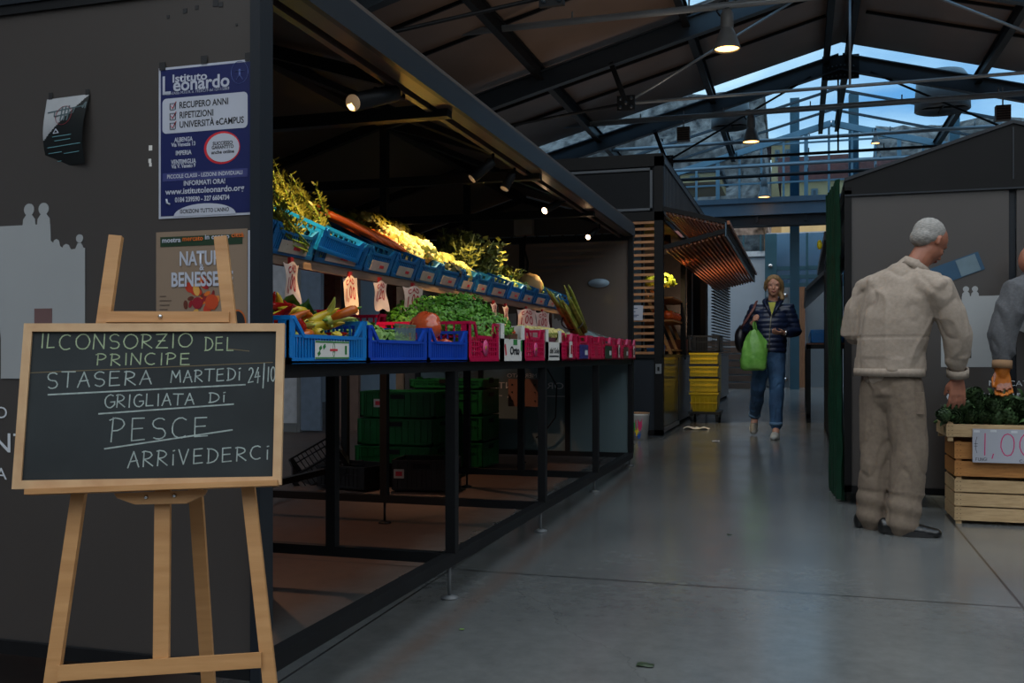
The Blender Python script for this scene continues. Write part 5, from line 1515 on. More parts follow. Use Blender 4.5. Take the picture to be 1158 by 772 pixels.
# feathery tops: heads of fennel and carrot greens
def feather(seed, n=46, L=.34):
    t = thing('carrot_greens', '', 'greens'); q = random.Random(seed); mb = MB(); ms = MB()
    for i in range(n):
        a = q.uniform(-.32, .32); b = q.uniform(-.3, .34); l = L * q.uniform(.6, 1.05)
        p0 = V((q.uniform(-.03, .03), q.uniform(-.02, .02), 0)); d = V((math.sin(a), math.sin(b), 1)).normalized()
        p1 = p0 + d * l * .5; p2 = p0 + d * l + V((q.uniform(-.03, .03), q.uniform(-.03, .03), -.02))
        ms.tube([p0, p1, p2], [.0036, .0028, .0014], 4)
        for k in range(24):
            s = .5 + .5 * k / 24; c = p0.lerp(p2, s); w = V((q.uniform(-1, 1), q.uniform(-1, 1), q.uniform(-.3, .8))).normalized() * .026
            u = w.cross(d).normalized() * .0028
            for e in (.5, 1): mb.add([c, c + w * e * .6 + u * 1.6, c + w * e, c + w * e * .6 - u * 1.6], [(0, 1, 2, 3)])
    mb.build('fronds', G_('frond_green', '#4a4e1a', '#7c7830', scale=20), t, world=False)
    ms.build('stalks', mat('carrot_stalk_green', '#6f8a2a', .5), t, world=False)
    return t
fe = [feather(3), feather(4)]
FP = [(-1.74, 2.62, 1.36), (-1.80, 2.80, 1.38), (-1.86, 2.98, 1.40), (-1.90, 3.14, 1.42), (-1.95, 3.28, 1.44), (-1.80, 2.45, 1.40), (-1.95, 2.70, 1.42), (-1.98, 2.90, 1.44), (-1.72, 2.92, 1.33), (-1.76, 3.12, 1.34), (-1.97, 3.42, 1.42), (-1.86, 3.3, 1.42), (-1.98, 3.1, 1.45), (-1.7, 2.78, 1.33), (-1.84, 2.6, 1.45), (-1.9, 2.8, 1.48), (-1.92, 3.0, 1.49), (-1.94, 3.2, 1.47), (-1.82, 2.72, 1.43), (-1.86, 2.95, 1.46), (-1.9, 3.15, 1.47), (-1.93, 3.36, 1.46), (-1.84, 3.2, 1.44), (-1.78, 2.5, 1.42), (-1.88, 2.45, 1.46), (-1.98, 2.6, 1.5)]
for i, p in enumerate(FP):
    dup(fe[i % 2], V(p) + V((.06, .17, -.03)), rot_to((-.25 + rg.uniform(-.1, .1), -.80, .36 + rg.uniform(-.1, .12))), 'feathery yellow-green carrot top bundle heaped at the near end of the shelf', 'feathery tops on the shelf', 1.0)
for f in fe: drop(f)
# leafy stems, romaine, melon
def stemmy(seed, lab, grp, m, n=20, L=.25, lw=.05, cat='greens'):
    t = thing('leafy_stem_bunch', lab, cat, group=grp); q = random.Random(seed); mb = MB(); ms = MB()
    for i in range(n):
        d = V((q.uniform(-.5, .5), q.uniform(-.35, .5), 1)).normalized(); l = L * q.uniform(.6, 1); p0 = V((q.uniform(-.04, .04), q.uniform(-.05, .05), 0))
        p2 = p0 + d * l; ms.tube([p0, p0.lerp(p2, .5) + V((0, .01, 0)), p2], [.005, .004, .002], 5)
        for k in range(12):
            c = p0.lerp(p2, .3 + .7 * k / 12); w = V((q.uniform(-1, 1), q.uniform(-1, 1), q.uniform(0, .8))).normalized() * lw; u = w.cross(d).normalized() * lw * .35
            mb.add([c, c + w * .5 + u, c + w, c + w * .5 - u], [(0, 1, 2, 3)])
    mb.build('leaves', m, t, world=False); ms.build('stems', RIB, t, world=False)
    return t
sg_ = stemmy(2, '', None, G_('stem_bunch_green', '#4a5a22', '#98974a', scale=22))
for i, (x, y, z, s) in enumerate([(-1.80, 4.95, 1.37, 1.0), (-1.78, 5.08, 1.37, 1.05), (-1.82, 5.22, 1.38, 1.1), (-1.78, 5.36, 1.36, 1.1), (-1.80, 5.5, 1.36, .9), (-1.9, 5.15, 1.42, 1), (-1.74, 4.88, 1.36, .8), (-1.76, 5.66, 1.34, .7)]):
    dup(sg_, (x, y, z), (rg.uniform(.0, .5), rg.uniform(-.1, .25), i), 'tall leafy stem bunch standing on the shelf past the cauliflowers', 'leafy stem bunches on the shelf', s)
drop(sg_)
rm_ = greens(21, (.06, .08, .05), 110, .045, G_('romaine_green', '#5f8430', '#c0cf8c', scale=10), '', 'lettuce', None, 'romaine_lettuce')
for i, (x, y, z) in enumerate([(-1.70, 5.45, 1.355), (-1.71, 5.62, 1.35), (-1.70, 5.78, 1.345), (-1.71, 5.92, 1.345), (-1.72, 6.42, 1.335), (-1.71, 6.6, 1.33), (-1.71, 6.72, 1.33)]):
    dup(rm_, (x, y, z), (0, .3, i * 2), 'pale green lettuce bunch on the shelf near the melon', 'lettuces near the melon')
drop(rm_)
ml_ = thing('melon', 'tan round melon with a green side on the far part of the shelf', 'melon', (-1.74, 6.18, 1.40))
MB().lathe([(.001, -.075), (.04, -.07), (.08, -.04), (.095, 0), (.085, .04), (.045, .072), (.001, .078)], seg=30, ribs=10, amp=.05, M=Matrix.Rotation(R(75), 3, 'X')).build('rind', mat('melon_rind', '#9a7a4e', .6, hex2='#b4905c', scale=14), ml_, world=False)
MB().ell((.0, .06, 0), (.085, .045, .08), 18, 10).build('green_side', mat('melon_green', '#8c9a4c', .5), ml_, world=False)
MB().tube([(0, -.07, 0), (.01, -.10, .02)], [.008, .006], 6).build('stem', STEMG, ml_, world=False)
# asparagus-like green bundle leaning at the far third of the table
ab = thing('green_stalk_bundle', 'bundle of long dark green stalks leaning tip up on the table', 'vegetable bundle', (-1.42, 5.55, 1.03))
q = random.Random(8)
for i in range(24):
    a = q.uniform(0, 2 * PI); r_ = .055 * q.random() ** .5
    p0 = V((-1.385 + r_ * math.cos(a), 6.12 + 1.0 * r_ * math.sin(a), 1.08 + .9 * r_ * math.sin(a * 2 + 1))); d = V((-.08 + .04 * math.cos(a), -.56, .36 + .05 * math.sin(a * 3))) * q.uniform(.85, 1.05) * .62
    mbs = MB().tube([p0, p0 + d * .5, p0 + d * .9, p0 + d * 1.05], [.013, .013, .010, .004], 6)
    mbs.build('stalk', G_('stalk_green', '#6a7628', '#a2a448', scale=30), ab)
MB().tube([V((-1.40, 5.98, 1.155)) + V((.065 * math.cos(k * PI / 8), .02 * math.cos(k * PI / 8), .05 * math.sin(k * PI / 8))) for k in range(17)], .005, 5).build('tie_band', mat('dark_tie', '#2a2320', .6), ab)
# clear tent over a far crate
mb = MB().add([(-1.27, 6.24, 1.063), (-1.27, 6.56, 1.063), (-1.6, 6.56, 1.063), (-1.6, 6.24, 1.063), (-1.43, 6.4, 1.13)], [(0, 1, 4), (1, 2, 4), (2, 3, 4), (3, 0, 4)])
one('plastic_wrap', mb, glass_mat('cloudy_plastic_wrap', '#c8dcdc', '#a8c4c8', .5, .1, .25), 'cloudy plastic wrap tented over a far pink-red crate', 'plastic wrap')
lf = greens(31, (.08, .1, .04), 120, .03, G_('far_crate_greens', '#2f4a1c', '#6a6a30'), '', 'greens', None)
for i, y in enumerate((5.28, 5.66, 6.04, 6.42, 6.78, 7.1, 7.4)):
    dup(lf, (-1.40, y, .985), (0, 0, i), 'loose greens filling a far pink-red crate on the table', 'greens in the far crates')
drop(lf)
cc = tomato(.03, 5, '', None)
for i in range(14):
    dup(cc, (-1.33 - .07 * (i % 3), 4.42 + .062 * (i // 3), 1.02), (0, 0, i), 'small red fruit between the white boxes in the pink-red crate', 'red fruit in the plain pink-red crate')
drop(cc)

# ================================================================== price tags hanging from the shelf edge
TAGP = mat('pinkish_paper_tag', '#cdb3a8', .7, 0, .08, 30)
tags = [(-1.64, 2.87, .10, .15, 0, 'long rounded price tag nearest the corner post', 1.245), (-1.64, 3.31, .055, .14, .9, 'price tag seen edge on, twisted on its clip', 1.235), (-1.64, 3.58, .085, .115, .3, 'crumpled price tag, third along the shelf edge', 1.235),
        (-1.62, 3.88, .13, .13, .35, 'largest square price tag, fourth along the shelf edge', 1.235), (-1.64, 4.79, .055, .10, 0, 'narrow bright price tag right over the parsley heap', 1.235), (-1.63, 5.06, .12, .13, 0, 'brightly lit price tag, first of the close pair', 1.225),
        (-1.63, 5.28, .12, .14, 0, 'brightly lit price tag, second of the close pair', 1.22), (-1.63, 5.72, .17, .15, .5, 'slanting lit price tag over the nearer white box', 1.225), (-1.63, 6.10, .12, .15, .6, 'last price tag, curled, near the far end of the shelf', 1.225)]
for (x, y, w, h, tw, lab, zt_) in tags:
    t = thing('price_tag', lab, 'price tag', (x, y, zt_), 0, 'paper price tags on the shelf edge')
    c_, s_ = math.cos(tw), math.sin(tw)
    def f(u, v, n=0.0, w=w, h=h, c_=c_, s_=s_):
        ww = w * (1 - .18 * max(0, v - .6) / .4); a = (u - .5) * ww
        o = .008 * math.sin(v * 5 + u * 3) + n
        return V((a * s_ + o * c_ + .012 * v, a * c_ - o * s_, -h * v - .006 * math.sin(u * 9)))
    MB().sheet(8, 10, lambda u, v: f(u, v), .0008).build('paper', TAGP, t, world=False)
    MB().box((0, 0, .008), (.012, .02, .022)).build('clip', mat('red_clip', '#8e1f24', .4), t, world=False)
    g = lambda a, b, n: f(a, 1 - b, .0016 + n)
    # scribbled figures
    M0 = wm(t)
    old = strokes
    mb_ = strokes('1,' + rg.choice(['20', '00', '40']), lambda a, b, n: M0 @ g(a, b, n), (.16, .38), (.82, .42), .30, .30, .05, INK_R, t, jit=.02)
    strokes('CAD', lambda a, b, n: M0 @ g(a, b, n), (.2, .8), (.75, .8), .12, .12, .03, INK_R, t)
# ================================================================== people
SKIN = mat('light_skin', '#bd8870', .5, 0, .08, 20, sss=.1); SKINT = mat('tanned_skin', '#96604a', .5, 0, .1, 20, sss=.1)
def hand_chains(w, d, pn, side, s=1.0, curl=.35, spread=.12):
    """wrist w, pointing d, palm faces pn, thumb on the `side` edge; returns chains for the merged body"""
    w, d, pn = V(w), V(d).normalized(), V(pn).normalized(); sd = (V(side) - d * V(side).dot(d)).normalized(); pn = (pn - d * pn.dot(d)); pn = (pn - sd * pn.dot(sd)).normalized()
    ch = []
    k = w + d * .088 * s
    for i, o in enumerate((-.030, -.010, .010, .030)):
        ch.append(([w + sd * o * .55 * s, w + d * .045 * s + sd * o * .85 * s, k + sd * o * s], [.0125 * s, .0125 * s, .0105 * s], {'seg': 8}))
    for i, (o, L) in enumerate(((.032, .070), (.011, .080), (-.011, .074), (-.032, .058))):
        p = k + sd * o * s; a = 0; pts = [p - d * .01 * s]; dd = (d + sd * (o * spread / .03)).normalized()
        for seg, fr in enumerate((.45, .31, .24)):
            a += curl * (1 + .25 * seg)
            v_ = dd * math.cos(a) + pn * math.sin(a)
            p = p + v_ * L * fr * s; pts.append(p)
        ch.append((pts, [.0095 * s, .0092 * s, .0085 * s, .007 * s], {'seg': 8}))
    b = w + d * .022 * s + sd * .026 * s
    t1 = (d * .75 + sd * .55 + pn * .35).normalized()
    ch.append(([b, b + t1 * .035 * s, b + t1 * .035 * s + (d * .9 + sd * .1 + pn * .45).normalized() * .045 * s], [.0135 * s, .011 * s, .008 * s], {'seg': 8}))
    return ch

def head_parts(c, F, U, s=1.0):
    """chains and blobs of a head: c centre of the skull, F where the face points, U crown direction"""
    c, F, U = V(c), V(F).normalized(), V(U); U = (U - F * U.dot(F)).normalized(); Lf = U.cross(F)
    M = Matrix((F, Lf, U)).transposed()
    P = lambda f, l, u: c + (F * f + Lf * l + U * u) * s
    def blobs(mb):
        mb.ell(P(-.008, 0, .028), (.094 * s, .074 * s, .082 * s), 20, 14, M)
        mb.ell(P(.022, 0, -.030), (.062 * s, .060 * s, .072 * s), 16, 12, M)
        mb.ell(P(.052, 0, -.080), (.026 * s, .030 * s, .020 * s), 12, 8, M)
        for l in (-1, 1):
            mb.ell(P(.056, l * .034, -.022), (.026 * s, .022 * s, .022 * s), 10, 8, M)      # cheeks
            mb.ell(P(.068, l * .026, .024), (.018 * s, .024 * s, .009 * s), 10, 6, M)       # brow
            mb.tube([P(-.006, l * .074, .022), P(-.014, l * .082, .012), P(-.004, l * .080, -.018), P(.004, l * .072, -.026)], [.010 * s, .013 * s, .010 * s, .007 * s], 8, flat=.6)
            mb.tube([P(.072, l * .0, .0), P(.072, l * .01, -.028)], [.006 * s, .008 * s], 8)
        mb.tube([P(.074, 0, .014), P(.086, 0, -.008), P(.101, 0, -.028), P(.080, 0, -.036)], [.008 * s, .0095 * s, .0125 * s, .008 * s], 10)
        mb.ell(P(.076, 0, -.052), (.014 * s, .022 * s, .007 * s), 10, 6, M); mb.ell(P(.075, 0, -.062), (.013 * s, .019 * s, .007 * s), 10, 6, M)
    return P, blobs, M
def face_bits(t, P, M, s=1.0, lip='#8e4038'):
    EW = mat('eye_white', '#a89c92', .3); ED = mat('dark_eye', '#1e1712', .2); LP = mat('lips' + lip[1:], lip, .4)
    for l, nm in ((-1, 'eye'), (1, 'eye')):
        mb = MB().ell(P(.077, l * .027, .006), (.006 * s, .0095 * s, .0038 * s), 10, 8, M); mb.cur = 1
        mb.ell(P(.0825, l * .027, .006), (.0025 * s, .0046 * s, .0044 * s), 8, 6, M); mb.build(nm, [EW, ED], t)
    MB().tube([P(.084, -.021, -.055), P(.090, -.008, -.057), P(.0905, .008, -.057), P(.084, .021, -.055)], [.002 * s, .0045 * s, .0045 * s, .002 * s], 8).build('mouth', LP, t)

def wrinkle(freq=(9, 9, 5), amp=.006, f2=26, a2=.0018, seed=0):
    def d(p, n):
        q = V((p.x * freq[0] + seed, p.y * freq[1], p.z * freq[2]))
        v = noise.noise(q); r = 1 - abs(noise.noise(q * 1.7 + V((3, 1, 2)))) * 2
        return amp * (v * .6 + (r ** 3 if r > 0 else 0) * .8) + a2 * noise.noise(p * f2)
    return d
def shoe(t, heel, toe, z, m, sole, w=.045, name='shoe', h=.085):
    heel, toe = V(heel), V(toe); d = (toe - heel); L = d.length; d.normalize()
    sd = d.cross(V((0, 0, 1))).normalized()
    def blob(mb):
        for k in range(9):
            q = k / 8; p = heel + d * L * (.08 + .84 * q)
            hh = h * (1 - .1 * q) if q < .35 else h * (.94 - .42 * (q - .35) / .65) 
            ww = w * (.78 + .3 * math.sin(PI * min(1, q * .8 + .12)))
            M = Matrix((d, sd, V((0, 0, 1)))).transposed()
            mb.ell(p + V((0, 0, hh * .42)), (L * .12, ww * .95, hh * .55), 12, 9, M)
    o = merged([], blob, name, m, t, .007, 4)
    n = 18; poly = []
    for i in range(n):
        a = 2 * PI * i / n; ww = w * (1.05 if math.cos(a) > -.2 else .9)
        poly.append(heel + d * (L / 2 + L / 2 * 1.03 * math.cos(a)) + sd * (ww * math.sin(a) * (1 if abs(math.cos(a)) < .9 else .9)))
    mb = MB(); vs = [p + V((0, 0, .0)) for p in poly] + [p + V((0, 0, .026)) for p in poly]
    mb.add(vs, [tuple(range(n)), tuple(reversed(range(n, 2 * n)))] + [(i, i + n, (i + 1) % n + n, (i + 1) % n) for i in range(n)])
    mb.build('sole', sole, o)
    return o

# ---- man in the beige jacket, seen from behind, head bowed to the right
man = thing('person', 'elderly person with white hair, beige jacket and khaki trousers, seen from behind', 'person', (.44, 5.3, fz(5.3)))
f0 = fz(5.3)
hd = V((.632, 5.36, 1.520)); HF = V((.66, .45, -.62)); HU = V((.45, .30, .85))
P, blobs, HM = head_parts(hd, HF, HU, 1.0)
lS, rS = V((.335, 5.44, 1.285)), V((.665, 5.22, 1.265))
lE, rE = V((.262, 5.46, 1.07)), V((.750, 5.26, 1.035))
lW, rW = V((.42, 5.64, .98)), V((.762, 5.33, .838))
ch = [([(.44, 5.33, .80), (.44, 5.33, .95), (.47, 5.335, 1.18), (.50, 5.34, 1.31)], [(.10, .07), (.10, .07), (.13, .08), (.11, .07)], {"seg": 16, "up": (0, 1, 0)}),
      ([(.50, 5.335, 1.30), (.565, 5.345, 1.40), (.61, 5.355, 1.47)], [.062, .056, .058]),
      ([(.50, 5.34, 1.30), lS, lE, lW], [.05, .05, .04, .03]), ([(.50, 5.33, 1.30), rS, rE, rW], [.05, .05, .042, .030]),
      ([(.40, 5.36, .84), (.385, 5.36, .46), (.375, 5.37, .10)], [.075, .05, .04]), ([(.50, 5.29, .84), (.525, 5.28, .46), (.49, 5.25, .09)], [.075, .05, .04])]
ch += hand_chains(rW + V((.0, .0, -.01)), (.0, .03, -1), (-.25, 1, .1), (-1, -.2, 0), 1.02, .2)
ch += hand_chains(lW, (.7, .5, -.3), (0, .2, -1), (.3, -.8, .2), .95, .5)
merged(ch, blobs, 'body', SKINT, man, .0062, 3)
face_bits(man, P, HM)
# hair: short and white, thin on the crown
def hb(mb):
    mb.ell(P(-.028, 0, .036), (.086, .0765, .0805), 22, 14, HM)
    mb.ell(P(-.052, 0, -.006), (.052, .068, .052), 18, 12, HM)
    for l in (-1, 1): mb.ell(P(-.034, l * .050, .012), (.032, .027, .036), 12, 8, HM)
merged([], hb, 'hair', mat('white_grey_hair', '#75726e', .75, 0, .2, 60, .4, hex2='#a09c96', stretch=(1, 1, 3)), man, .006, 3, lambda p, n: .002 * noise.noise(V((p.x * 120, p.y * 120, p.z * 30))) + .001)
BEI = mat('beige_jacket_cotton', '#8f8173', .8, 0, .07, 60, .15, hex2='#9c8e80')
KHK = mat('khaki_trouser_cotton', '#6a5c50', .85, 0, .1, 50, .15, hex2='#776959')
up_ = (.8, -.6, 0)
def tor(lst):
    return ([p for p, r in lst], [r for p, r in lst], {'seg': 22, 'up': (.6, .8, 0)})
jac = [tor([((.435, 5.335, .838), (.178, .125)), ((.437, 5.335, .87), (.182, .13)), ((.445, 5.335, .98), (.182, .135)), ((.465, 5.335, 1.12), (.195, .14)), ((.485, 5.335, 1.24), (.20, .125)), ((.50, 5.335, 1.315), (.17, .10)), ((.535, 5.34, 1.375), (.095, .08))]),
       ([(.40, 5.37, 1.29), lS + V((.01, 0, .0)), lS.lerp(lE, .5) + V((-.012, 0, 0)), lE, lE.lerp(lW, .5), lW.lerp(lE, .2)], [.085, .076, .068, .066, .060, .050]),
       ([(.58, 5.28, 1.30), rS + V((-.008, 0, 0)), rS.lerp(rE, .5) + V((.008, 0, 0)), rE, rE.lerp(rW, .5), rW.lerp(rE, .28)], [.085, .080, .074, .072, .062, .050])]
def folds(seed, amp, fx_=10.0, fz_=3.2):
    def d(p, n):
        q = V((p.x * fx_ + seed, p.y * fx_, p.z * fz_ + .8 * noise.noise(p * 3)))
        return amp * (ridge(noise.noise(q)) * .55 - ridge(noise.noise(q * 1.3 + V((7, 3, 1)))) * .45) + .0012 * noise.noise(p * 28)
    return d
def jf(p, n):
    v = folds(2, .016, 7, 3.4)(p, n)
    # elastic waist seam and back yoke
    if p.x < .66 and abs(p.z - 1.035) < .005: v -= .004
    if p.z < .93 and p.z > .86: v += .004 * math.sin(38 * (p.x + p.y) + 2 * noise.noise(p * 9))
    return v
merged(jac, None, 'jacket', BEI, man, .0085, 4, jf)
# collar, hem band, cuffs, back yoke seam
mb = MB()
for k in range(22):
    a0, a1 = 2 * PI * k / 22, 2 * PI * (k + 1) / 22
    c = V((.562, 5.345, 1.396)); ax = V((.55, .05, .83)).normalized(); ex = V((0, 1, 0)); ey = ax.cross(ex).normalized(); ex = ey.cross(ax)
    r0, r1 = .076, .068
    q = lambda a, r, h: c + ex * math.cos(a) * r + ey * math.sin(a) * r + ax * h
    mb.add([q(a0, r0 + .008, -.022), q(a1, r0 + .008, -.022), q(a1, r1 + .003, .022), q(a0, r1 + .003, .022), q(a0, r0 - .004, -.022), q(a1, r0 - .004, -.022), q(a1, r1 - .004, .022), q(a0, r1 - .004, .022)],
           [(0, 1, 2, 3), (7, 6, 5, 4), (3, 2, 6, 7), (0, 4, 5, 1)], True)
mb.build('collar', BEI, man)
def ring(c, ax, ra, rb, h, th, m, name, ex=None, par=man, n=26):
    c, ax = V(c), V(ax).normalized(); ex = V(ex or (0, 1, 0)); ey = ax.cross(ex).normalized(); ex = ey.cross(ax); mb = MB()
    for k in range(n):
        a0, a1 = 2 * PI * k / n, 2 * PI * (k + 1) / n
        q = lambda a, e, z: c + ex * math.cos(a) * (ra + e) + ey * math.sin(a) * (rb + e) + ax * z
        mb.add([q(a0, 0, -h), q(a1, 0, -h), q(a1, 0, h), q(a0, 0, h), q(a0, -th, -h), q(a1, -th, -h), q(a1, -th, h), q(a0, -th, h)], [(0, 1, 2, 3), (7, 6, 5, 4), (3, 2, 6, 7), (0, 4, 5, 1)], True)
    return mb.build(name, m, par)
ring((.436, 5.335, .852), (0, 0, 1), .136, .188, .020, .01, BEI, 'hem_band', (.6, .8, 0))
ring(rW + V((0, -.006, .014)), rE - rW, .053, .053, .020, .01, BEI, 'cuff'); ring(lW, lE - lW, .053, .053, .018, .01, BEI, 'cuff')
tr = [tor([((.44, 5.335, .88), (.150, .11)), ((.44, 5.335, .80), (.152, .115)), ((.445, 5.33, .73), (.150, .11))]),
      ([(.395, 5.36, .80), (.392, 5.365, .66), (.382, 5.365, .46), (.368, 5.37, .25), (.362, 5.37, .115), (.366, 5.37, .075)], [.098, .094, .084, .078, .080, .078]),
      ([(.495, 5.29, .80), (.515, 5.285, .66), (.530, 5.275, .46), (.510, 5.262, .25), (.494, 5.25, .11), (.490, 5.25, .065)], [.100, .098, .088, .084, .086, .082])]
merged(tr, None, 'trousers', KHK, man, .009, 5, lambda p, n: folds(9, .014, 8, 2.6)(p, n) + (.0045 * math.sin(p.z * 62 + 14 * p.x + 9 * p.y) if p.z < .24 else 0))
# back pocket with stitched edge and belt-line loops
for c, sx in (((.545, 5.205, .70), 1), ((.36, 5.30, .72), -1)):
    MB().box(c, (.10, .006, .11), Matrix.Rotation(R(-26), 3, 'Z')).build('back_pocket', KHK, man)
SHB = mat('black_shoe_leather', '#141414', .3, 0, .1, 20); SHS = mat('black_shoe_sole', '#1b1a1a', .6)
shoe(man, (.385, 5.255, f0), (.665, 5.215, f0), f0, SHB, SHS, .048)
shoe(man, (.275, 5.385, fz(5.38)), (.53, 5.405, fz(5.38)), fz(5.38), SHB, SHS, .046)

# ---- woman walking towards the camera
wo = thing('person', 'blonde person in navy quilted jacket and blue jeans walking up the aisle', 'person', (-.32, 10.2, fz(10.2)))
wf = fz(10.2)
hd = V((-.268, 10.16, 1.655)); HF = V((.03, -1, -.04)); HU = V((.03, -.02, 1))
P, blobs, HM = head_parts(hd, HF, HU, 1.0)
rS_, lS_ = V((-.455, 10.22, 1.425)), V((-.125, 10.22, 1.425))
rE_, lE_ = V((-.545, 10.24, 1.195)), V((-.055, 10.25, 1.19))
rW_, lW_ = V((-.470, 10.03, 1.275)), V((-.165, 10.03, 1.175))
ch = [([(-.31, 10.22, .95), (-.31, 10.22, 1.10), (-.295, 10.22, 1.30), (-.285, 10.22, 1.43)], [(.14, .09), (.12, .085), (.14, .09), (.10, .06)], {'seg': 16, 'up': (0, 1, 0)}),
      ([(-.285, 10.22, 1.42), (-.275, 10.205, 1.52), (-.27, 10.185, 1.60)], [.055, .048, .05]),
      ([(-.29, 10.22, 1.41), rS_, rE_, rW_], [.045, .045, .036, .026]), ([(-.29, 10.22, 1.41), lS_, lE_, lW_], [.045, .045, .036, .026]),
      ([(-.37, 10.23, .96), (-.42, 10.22, .62), (-.47, 10.50, .30), (-.478, 10.47, .22)], [.07, .05, .036, .035]), ([(-.25, 10.21, .96), (-.235, 10.10, .62), (-.243, 10.05, .23), (-.243, 10.0, .17)], [.07, .05, .036, .035])]
ch += hand_chains(rW_ + V((0, -.005, 0)), (.15, -.55, .4), (.6, -.1, -.8), (.2, -.5, .9), .9, .75)
ch += hand_chains(lW_, (-.75, -.55, -.05), (-.2, .1, .9), (.1, -.9, .3), .9, .45)
merged(ch, blobs, 'body', SKIN, wo, .0065, 3)
face_bits(wo, P, HM, lip='#a04a48')
HR = mat('dark_blonde_hair', '#6e5334', .6, 0, .2, 40, .3, hex2='#a58456', stretch=(3, 3, .6))
def hb(mb):
    mb.ell(P(-.020, 0, .040), (.088, .083, .080), 22, 14, HM)
    mb.tube([P(.05, -.02, .092), P(.058, .035, .078), P(.035, .072, .04), P(.0, .086, -.02), P(-.01, .088, -.06)], [.022, .026, .024, .020, .014], 10)
    mb.tube([P(.05, -.02, .092), P(.052, -.052, .065), P(.028, -.076, .03), P(-.0, -.084, -.02), P(-.02, -.075, -.05)], [.022, .024, .022, .018, .012], 10)
    mb.tube([P(-.05, .0, .0), P(-.04, .055, -.06), P(-.01, .085, -.10), P(.02, .092, -.14)], [.05, .036, .028, .018], 10)
merged([], hb, 'hair', HR, wo, .0065, 2, lambda p, n: .0022 * noise.noise(V((p.x * 130, p.y * 130, p.z * 22))))
NAV = mat('navy_quilted_nylon', '#161e33', .35, 0, .12, 20, hex2='#1e2a48'); NAVS = mat('navy_seam', '#0d1220', .6)
def quilt(p, n):
    s = math.sin(p.z * 2 * PI / .052 + .6 * noise.noise(p * 4)); return .009 * abs(math.cos(p.z * PI / .05 + .3 * noise.noise(p * 3))) ** .6 + .004 * noise.noise(p * 14)
jac = [([(-.315, 10.22, .985), (-.313, 10.22, 1.05), (-.31, 10.22, 1.16), (-.30, 10.22, 1.28), (-.29, 10.22, 1.40), (-.285, 10.22, 1.455)], [(.163, .12), (.168, .125), (.166, .12), (.178, .125), (.165, .10), (.09, .075)], {'seg': 22, 'up': (0, 1, 0)}),
       ([(-.38, 10.22, 1.40), rS_, rS_.lerp(rE_, .5), rE_, rE_.lerp(rW_, .5), rW_.lerp(rE_, .25)], [.075, .068, .062, .060, .052, .040]),
       ([(-.20, 10.22, 1.40), lS_, lS_.lerp(lE_, .5), lE_, lE_.lerp(lW_, .5), lW_.lerp(lE_, .25)], [.075, .068, .062, .060, .052, .040])]
merged(jac, None, 'quilted_jacket', NAV, wo, .0085, 4, quilt)
MB().sheet(3, 8, lambda u, v: V((-.283 + (u - .5) * (.002 + .075 * v), 10.10 - .004 + .028 * v * v, 1.36 + .13 * v)), .002).build('shirt_front', mat('lime_yellow_shirt', '#a7a63e', .7), wo)
MB().tube([(-.312, 10.083, .99), (-.308, 10.083, 1.15), (-.298, 10.083, 1.28), (-.288, 10.09, 1.37)], .0055, 6).build('zip', mat('pale_zip', '#8f8a78', .4, .4), wo)
for sg in (-1, 1):
    MB().tube([(-.285 + sg * .012, 10.095, 1.35), (-.284 + sg * .045, 10.115, 1.43), (-.28 + sg * .085, 10.17, 1.495), (-.275 + sg * .06, 10.26, 1.53)], [.016, .022, .03, .028], 10, flat=.6).build('hood_collar', NAV, wo)
ring(rW_, rE_ - rW_, .042, .042, .012, .008, NAVS, 'cuff', par=wo); ring(lW_, lE_ - lW_, .042, .042, .012, .008, NAVS, 'cuff', par=wo)
MB().tube([lW_ + V((.012, .0, .0)), lW_ + V((.004, -.006, 0))], [.031, .031], 14).build('wristwatch', CHROME, wo)
JN = mat('blue_denim', '#1f3a58', .8, 0, .2, 9, .1, hex2='#35597c')
tr = [([(-.31, 10.22, 1.03), (-.312, 10.22, .96), (-.312, 10.22, .88)], [(.155, .11), (.160, .115), (.155, .11)], {'seg': 20, 'up': (0, 1, 0)}),
      ([(-.375, 10.22, .93), (-.402, 10.21, .78), (-.425, 10.20, .61), (-.45, 10.36, .45), (-.468, 10.475, .345), (-.472, 10.50, .315)], [.095, .088, .074, .068, .058, .058]),
      ([(-.25, 10.21, .93), (-.238, 10.15, .78), (-.236, 10.09, .61), (-.24, 10.06, .42), (-.243, 10.05, .27), (-.243, 10.05, .245)], [.098, .090, .076, .068, .060, .060])]
merged(tr, None, 'jeans', JN, wo, .0085, 4, folds(3, .013, 9, 5))
ring((-.243, 10.05, .262), (0, -.05, 1), .066, .066, .016, .008, mat('pale_denim_turnup', '#5a7894', .8), 'turn_up', par=wo); ring((-.471, 10.495, .325), (.05, -.5, 1), .063, .063, .016, .008, mat('pale_denim_turnup', '#5a7894', .8), 'turn_up', par=wo)
WSH = mat('white_patterned_canvas', '#8b8880', .6, 0, .3, 60, hex2='#3b3a3a'); WSO = mat('white_rubber_sole', '#b9b7b0', .5)
shoe(wo, (-.240, 10.10, wf), (-.262, 9.86, wf), wf, mat('white_canvas', '#a9a8a2', .6, 0, .2, 40), WSO, .044, h=.085)
so = shoe(wo, (-.478, 10.54, wf + .10), (-.478, 10.33, wf + .01), wf, WSH, WSO, .043, h=.08)

